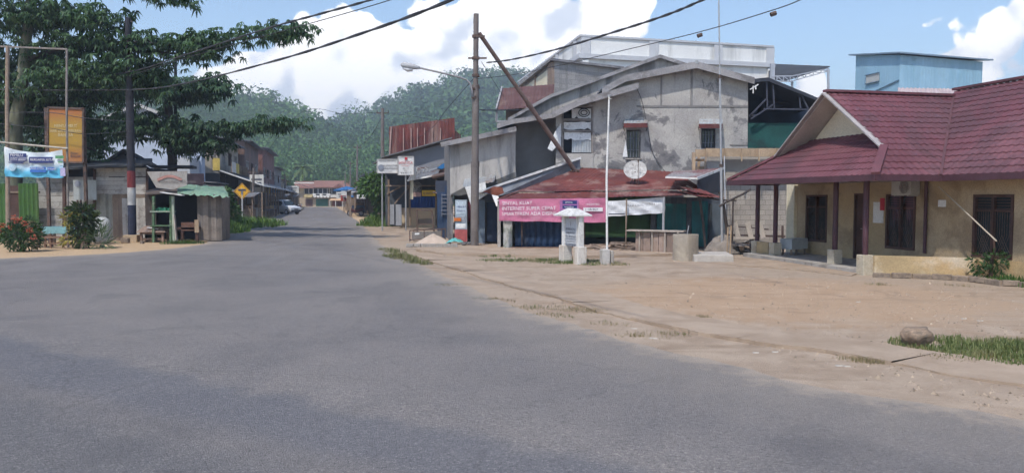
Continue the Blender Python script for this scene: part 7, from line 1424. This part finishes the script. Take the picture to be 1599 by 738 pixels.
MB().tube([p-V((0,0,.05)), p+V((0,0,.55))], [.13,.11], 9).build('stump', mat('tan_stump', (.30,.22,.17,1), .2, 3), cr_); q = MB(); [q.tube([p+V((-.1,.1,0)), p+V((R.uniform(-.5,.3),R.uniform(-.2,.2),1.5))], .022, 5) for _ in range(7)]; q.build('stem', DARKWOOD, cr_)
foliage([(p+V((-.1,.1,.75)),(.4,.35,.7),480),(p+V((-.1,.1,1.4)),(.45,.35,.35),330),(p+V((.05,.1,1.1)),(.45,.35,.5),260)], .26, leafmat('croton_leaf', (.018,.04,.02,1), (.07,.10,.03,1), .2), cr_, 21, wid=.3); foliage([(p+V((-.45,-.1,1.15)),(.3,.2,.22),90),(p+V((-.5,-.1,.35)),(.3,.2,.2),70)], .26, leafmat('croton_yellow_leaf', (.36,.28,.07,1), (.20,.20,.05,1), .2), cr_, 22, 'yellow_foliage', wid=.25)
foliage([(p+V((.6,0,.35)),(.35,.2,.35),110)], .5, leafmat('spiky_leaf', (.05,.09,.04,1), (.14,.19,.08,1), .2), cr_, 23, 'spiky_foliage', droop=-.5, wid=.08)
sck = thing('sack', 'bulging white sack leaning on the plank shack behind the croton shrub', 'sack', gp(153,382)); p = gp(153,380)+V((0,.3,0)); q = MB(); q.lathe(p, [(.30,-.02),(.40,.1),(.43,.4),(.41,.75),(.36,1.0),(.2,1.13),(.05,1.15)], 18); q.v = [tuple(V(v)+V((.05*mnoise.noise(V(v)*3), .05*mnoise.noise(V(v)*3+V((5,0,0))), 0))) for v in q.v]; q.build('bag', mat('white_sack', (.42,.42,.40,1), .12, 4), sck, smooth=60)
for k, (x_, y_, s_) in enumerate([(196,379,.26),(159,386,.12),(222,380,.14)]): o = MB().box(gp(x_,y_)+V((0,0,s_*.4)), (s_*1.3,s_,s_*.9), k*.7).build('stone', mat('brown_stone', (.22,.17,.13,1), .3, 5), None); bevel(o, s_*.2, 2); tag(o, ['brown stone block beside the footing of the striped pole','small brown stone before the white sack','brown stone between the striped pole and the coop'][k], 'stone')
# ------------------------------------------------------------------ green bush by the sign, verge grass
gbh = thing('verge_bush', 'bright green leafy bush between the kiosk and the yellow diamond sign', 'bush', gp(358,352)); p = gp(350,354); q = MB(); [q.tube([p, p+V((R.uniform(-1.2,1.2),R.uniform(-.6,.6),2))], .04, 5) for _ in range(8)]; q.build('stem', DARKWOOD, gbh)
foliage([(p+V((0,0,.8)),(1.1,1,.8),900),(p+V((.0,0,1.6)),(.75,.8,.6),500),(p+V((-.5,0,1.9)),(.5,.6,.5),250),(p+V((.1,0,2.3)),(.4,.4,.35),200)], .3, LEAFG, gbh, 31)
blades('grass', 'long green grass on the left verge below the yellow diamond sign', [(gp(372,352).x, gp(372,352).y, 2600, 3.4, 7, .25), (gp(345,362).x, gp(345,362).y, 1200, 1.6, 3.5, .25)], .25, .8, (.05,.105,.02,1), (.16,.26,.06,1), seed=61, w=.035)
blades('grass', 'short grass before the kiosk', [(gp(285,380).x, gp(285,380).y, 500, 1.0, .35, .1)], .06, .22, (.03,.07,.02,1), (.09,.15,.04,1), seed=62)
# ------------------------------------------------------------------ right foreground: grass, boulder, tufts, litter
G = gp
blades('grass', 'patch of fresh green grass at the right edge of the photo beside the boulder', [(G(1560,545).x+.3, G(1560,545).y, 5200, 1.6, .8, -.35), (G(1660,560).x, G(1660,560).y, 4000, 1.5, .8, -.35)], .025, .125, (.075,.12,.035,1), (.25,.27,.11,1), (.33,.27,.15,1), seed=71, w=.006)
blades('grass', 'sparse dry green grass around the foot of the sign monument', [(G(850,407).x, G(850,407).y, 1300, 2.2, .55, -.1), (G(905,410).x, G(905,410).y, 700, 1.3, .5, 0), (G(790,400).x, G(790,400).y, 400, 1.2, .3, 0), (G(945,413).x, G(945,413).y, 300, .8, .3, 0)], .03, .12, (.06,.10,.03,1), (.20,.24,.10,1), (.32,.27,.16,1), seed=72, w=.010)
blades('grass', 'strip of dry grass along the right road edge', [(G(625,402).x, G(625,402).y, 900, .5, 1.5, .42), (G(650,410).x, G(650,410).y, 450, .45, .8, .5), (G(612,393).x, G(612,393).y, 400, .4, 1.6, .4)], .04, .2, (.10,.12,.045,1), (.26,.25,.12,1), (.36,.29,.18,1), seed=73, w=.010)
tufts = [(900,482,160,.5),(935,486,120,.35),(1098,494,40,.12),(860,492,120,.35),(1345,562,150,.22),(1370,565,60,.15),(700,446,110,.4),(770,468,120,.4),(830,480,100,.4),(1000,524,120,.35),(1040,520,90,.3),(1450,545,160,.3),(1480,560,120,.3),(950,505,60,.3),(1375,444,60,.3),(1500,446,120,.4)]
blades('grass', 'dry straw coloured weed tufts along the joint of the dusty concrete slabs', [(G(x_,y_).x, G(x_,y_).y, int(n*1.5), r_*1.3, r_*.7, -.5) for x_,y_,n,r_ in tufts], .012, .065, (.16,.14,.07,1), (.36,.29,.17,1), (.12,.15,.05,1), seed=74, w=.004)
bp_ = gp(1440,541); bm = bmesh.new(); bmesh.ops.create_icosphere(bm, subdivisions=4, radius=1); q = MB()
vs = []
for v in bm.verts:
    n_ = v.co.normalized(); k = 1+.22*mnoise.noise(n_*1.3+V((4,2,1)))+.10*mnoise.noise(n_*3.1)+.03*mnoise.noise(n_*9); c = V((n_.x*.215*k, n_.y*.17*k, max(-.05, n_.z*.15*k+.115))); c.z = min(c.z, .235+.02*n_.x); vs.append(bp_+V((0,.15,0))+c)
q.add(vs, [[w.index for w in f.verts] for f in bm.faces]); bm.free(); o = q.build('boulder', mat('brown_boulder', (.27,.195,.14,1), .3, 8, .92, (.12,.10,.08,1), .5, 9, bump=.7, bscale=40), None, smooth=40); tag(o, 'rounded brown boulder at the left end of the green grass patch', 'boulder')
lit = [(1310,569,.05),(1322,570,.05),(1180,549,.05),(1210,548,.05),(1020,527,.07),(1530,500,.06),(1505,497,.05),(1340,470,.05),(990,512,.06)]
LT = mat('litter_paper', (.44,.39,.34,1), .15, 8)
for k, (x_, y_, s_) in enumerate(lit):
    s_ *= .8; p = gp(x_,y_); p.z = gh(p.x,p.y)+.008; o = MB().hexa([p+V((-s_,-s_*.6,-.01)), p+V((s_,-s_*.5,-.01)), p+V((s_*.8,s_*.6,-.01)), p+V((-s_*.9,s_*.5,-.01))], [p+V((-s_*.9,-s_*.5,.002)), p+V((s_*.9,-s_*.4,.012)), p+V((s_*.7,s_*.5,.0)), p+V((-s_*.8,s_*.4,.008))]).build('litter', LT, None); tag(o, 'pale scrap of litter lying on the dusty ground', 'litter', 'litter on the dusty ground'); o['label'] = 'pale scrap of litter lying on the dusty ground right of the road'
q = MB(); rg_ = random.Random(77); icov = [V((1,0,-.3)),V((-.5,.87,-.3)),V((-.5,-.87,-.3)),V((.1,.1,.8))]
def onland(x, y): return all(True for _ in (0,)) 
for _ in range(4200):
    px_c = rg_.uniform(620,1750); py_c = 385+(rg_.random()**1.3)*270; p = gp(px_c, py_c)
    if py_c > 398+(px_c-640)*.27+rg_.gauss(0,4)+ (14 if px_c < 900 else 0): continue
    if py_c < 432 and px_c > 1100: continue
    s_ = rg_.uniform(.010,.030)*(1.8 if rg_.random() < .06 else 1); a = rg_.uniform(0,6.28); q.add([p+V((v.x*math.cos(a)-v.y*math.sin(a), v.x*math.sin(a)+v.y*math.cos(a), v.z))*s_+V((0,0,gh(p.x,p.y))) for v in icov], [(0,1,3),(1,2,3),(2,0,3)])
o = q.build('gravel', mat('gravel_stone', (.33,.26,.195,1), .2, 3, island=.35), None, clean=False); tag(o, 'loose gravel scattered over the dusty ground', 'gravel', kind='stuff')
# ------------------------------------------------------------------ trees at the foot of the hill, behind the house, and a palm
def hill_tree(px_c, Y, h, w_, seed, label, name='broadleaf_tree', m_=None):
    b = V((at(px_c,300,Y).x,Y,0)); o = thing(name, label, 'tree', b, 'trees at the foot of the hill' if Y > 150 else None); q = MB(); q.tube([b-V((0,0,.3)), b+V((.1,0,h*.35)), b+V((0,.1,h*.7))], [h*.03,h*.022,h*.012], 7)
    rr_ = random.Random(seed); sp_ = []
    for k in range(7):
        c_ = b+V((rr_.uniform(-.4,.4)*w_, rr_.uniform(-.3,.3)*w_, h*rr_.uniform(.5,.88))); q.tube([b+V((0,0,h*.4)), c_], [h*.012,h*.004], 5); sp_.append((c_, (w_*.3,w_*.28,h*.15), 620))
    q.build('trunk', BARKD, o); foliage(sp_, h*.04, m_ or LEAFG, o, seed, 'crown', wid=.55)
for k, (x_, Y, h, w_, lb_) in enumerate([(455,200,7,7,'leafy tree above the left end of the end building roof'),(505,205,6.5,8,'leafy tree behind the middle of the end building roof'),(530,198,7,7,'leafy tree behind the right gablet of the end building'),(572,175,8.5,7,'leafy tree rising behind the far right shops'),(430,190,8,7,'leafy tree behind the far left shop houses')]): hill_tree(x_, Y, h, w_, 80+k, lb_, m_=LEAFG)
hill_tree(1592, 60, 10.6, 4.5, 91, 'green treetop showing above the maroon roof at the right edge', m_=LEAFD); hill_tree(1650, 62, 11.5, 6, 92, 'tall green tree beyond the right edge of the maroon roof', m_=LEAFD)
hill_tree(-190, 45, 9, 9, 93, 'broad leafy tree left of the green zinc fence', m_=LEAFD); hill_tree(-420, 52, 10, 10, 94, 'tall leafy tree farthest left beyond the green zinc fence', m_=LEAFD)
pmb = V((at(473,300,186).x,186,0)); pm = thing('coconut_palm', 'coconut palm with drooping fronds behind the end building', 'palm', pmb); ptp = at(474,262,186); MB().tube([pmb, pmb.lerp(ptp,.5)+V((.3,0,0)), ptp], [.25,.2,.15], 8).build('trunk', BARK, pm)
out = []; rp = random.Random(4)
for k in range(20):
    a = k*2.4; d = V((math.cos(a), math.sin(a), 0)); el_ = rp.uniform(-.3,1.1); pts = []; L = rp.uniform(3,4)
    for j in range(9): u = j/8; pts.append(ptp+d*L*u*math.cos(el_*(1-u*.4))+V((0,0,L*(math.sin(el_)*u-.75*u*u))))
    sd_ = V((-d.y,d.x,0))
    for j in range(8):
        for sg in (-1,1):
            p, q2 = pts[j], pts[j+1]; w_ = .75*math.sin(.4+2.5*(j+.5)/8); out += [p, q2, q2+sd_*sg*w_-V((0,0,w_*.55)), p.lerp(q2,.3)+sd_*sg*w_*.9-V((0,0,w_*.55))]
quad_mesh('fronds', [tuple(v) for v in out], leafmat('palm_frond', (.05,.09,.03,1), (.13,.19,.06,1), .2), None, None, parent=pm)
# ================================================================== overhead cables
def cable(label, pts, r_, m_=CABLE, twist=False, clamps=None):
    P = []; Q = [V(p) for p in pts]
    for i in range(len(Q)-1):
        p0,p1,p2,p3 = Q[max(i-1,0)],Q[i],Q[i+1],Q[min(i+2,len(Q)-1)]
        for k in range(14): u = k/14; P.append(.5*((2*p1)+(p2-p0)*u+(2*p0-5*p1+4*p2-p3)*u*u+(3*p1-p0-3*p2+p3)*u**3))
    P.append(Q[-1]); q = MB()
    o = thing('overhead_cable', label, 'cable', Q[0])
    if twist:
        for ph in (0, 3.14): q.tube([p+V((0,math.cos(i*.7+ph)*r_*.4,math.sin(i*.7+ph)*r_*.5)) for i, p in enumerate(P)], r_*.72, 6)
    else: q.tube(P, r_, 6)
    q.build('wire', m_, o)
    for c in clamps or []:
        MB().tube([at(*c)-V((.06,0,.07)), at(*c)-V((-.05,0,.03))], .05, 7).build('junction_clamp', RUSTSTEEL, o)
cable('thick twisted cable sweeping from the striped pole across the sky over the road', [at(-80,136,38),at(0,140,36),at(203,140,34.3),at(290,130,30),at(430,95,22),at(560,54,17),at(700,2,13),at(900,-95,9.5)], .028, twist=True)
cable('upper twisted cable passing through the tree to the top left of the sky', [at(40,140,37.5),at(203,112,34.3),at(270,92,31),at(410,47,23),at(500,22,19.5),at(585,-2,17),at(700,-45,14)], .026, twist=True)
cable('thin single wire just below the upper twisted cable', [at(203,118,34.3),at(320,82,28),at(480,38,21),at(610,0,17),at(720,-40,14.5)], .011)
cable('heavy twisted cable from the brown utility pole to the upper right', [at(760,98,Yp_-.1),at(800,93,28),at(870,77,24),at(960,50,20.5),at(1040,24,18),at(1102,-2,16.3),at(1250,-70,13)], .028, twist=True)
cable('thin wire with two small clamps from the brown utility pole to the upper right', [at(745,123,Yp_-.1),at(800,117,29),at(870,103,26),at(960,82,23),at(1093,50,19),at(1210,15,16.4),at(1260,-4,15.5),at(1400,-60,13)], .011, clamps=[(1093,52,19),(1208,18,16.4)])
cable('slack wire from the brown pole to the pole behind the white horizontal sign', [at(742,120,Yp_),at(700,168,40),at(668,205,50),at(620,228,58),at(598,185,pB.y)], .014)
cable('wire strung between poles on the right row', [at(598,180,pB.y),at(577,215,80),at(558,232,103),at(552,246,118),at(547,258,135)], .025)
cable('thin wire crossing the sky above the hills', [at(700,190,45),at(598,176,pB.y),at(540,178,66),at(470,176,68),at(396,266,68)], .014)
cable('far cable along the left row of shops', [at(396,268,68),at(420,274,92),at(445,278,118),at(490,296,160)], .03)
cable('guy wire from the brown utility pole down to the small upper house', [at(752,97,Yp_),at(776,135,36),at(786,150,40)], .012)
cable('slack wire hanging down the grey plastered wall', [at(992,133,YB-.06),at(1003,160,YB-.06),at(1012,205,YB-.06),at(1020,240,YB-.06),at(1040,270,YB-.1)], .014)
cable('horizontal pipe like wire from the brown pole to the dormer house', [at(745,172,Yp_),at(790,172,38),at(830,172,42)], .03)
cable('black lower wires across the orange billboard', [at(-40,176,33.2),at(76,176,33.2),at(129,184,33.2),at(207,190,34.3)], .016)
cable('pair of sagging wires across the middle of the orange billboard', [at(-40,190,33),at(76,200,33),at(129,209,33),at(207,205,34.3)], .014)
# ================================================================== haze
t = NT('haze_air'); pv = t.n('ShaderNodeVolumePrincipled'); pv.inputs['Color'].default_value = (.80,.87,1,1); pv.inputs['Density'].default_value = .00095; pv.inputs['Anisotropy'].default_value = .2
t.l(pv.outputs[0], t.out.inputs['Volume'])
hz_ = MB().box((0,550,64), (2400,1400,130)).build('haze', t.m, None); hz_['kind'] = 'stuff'; hz_['label'] = 'thin pale haze in the air'; hz_['category'] = 'haze'
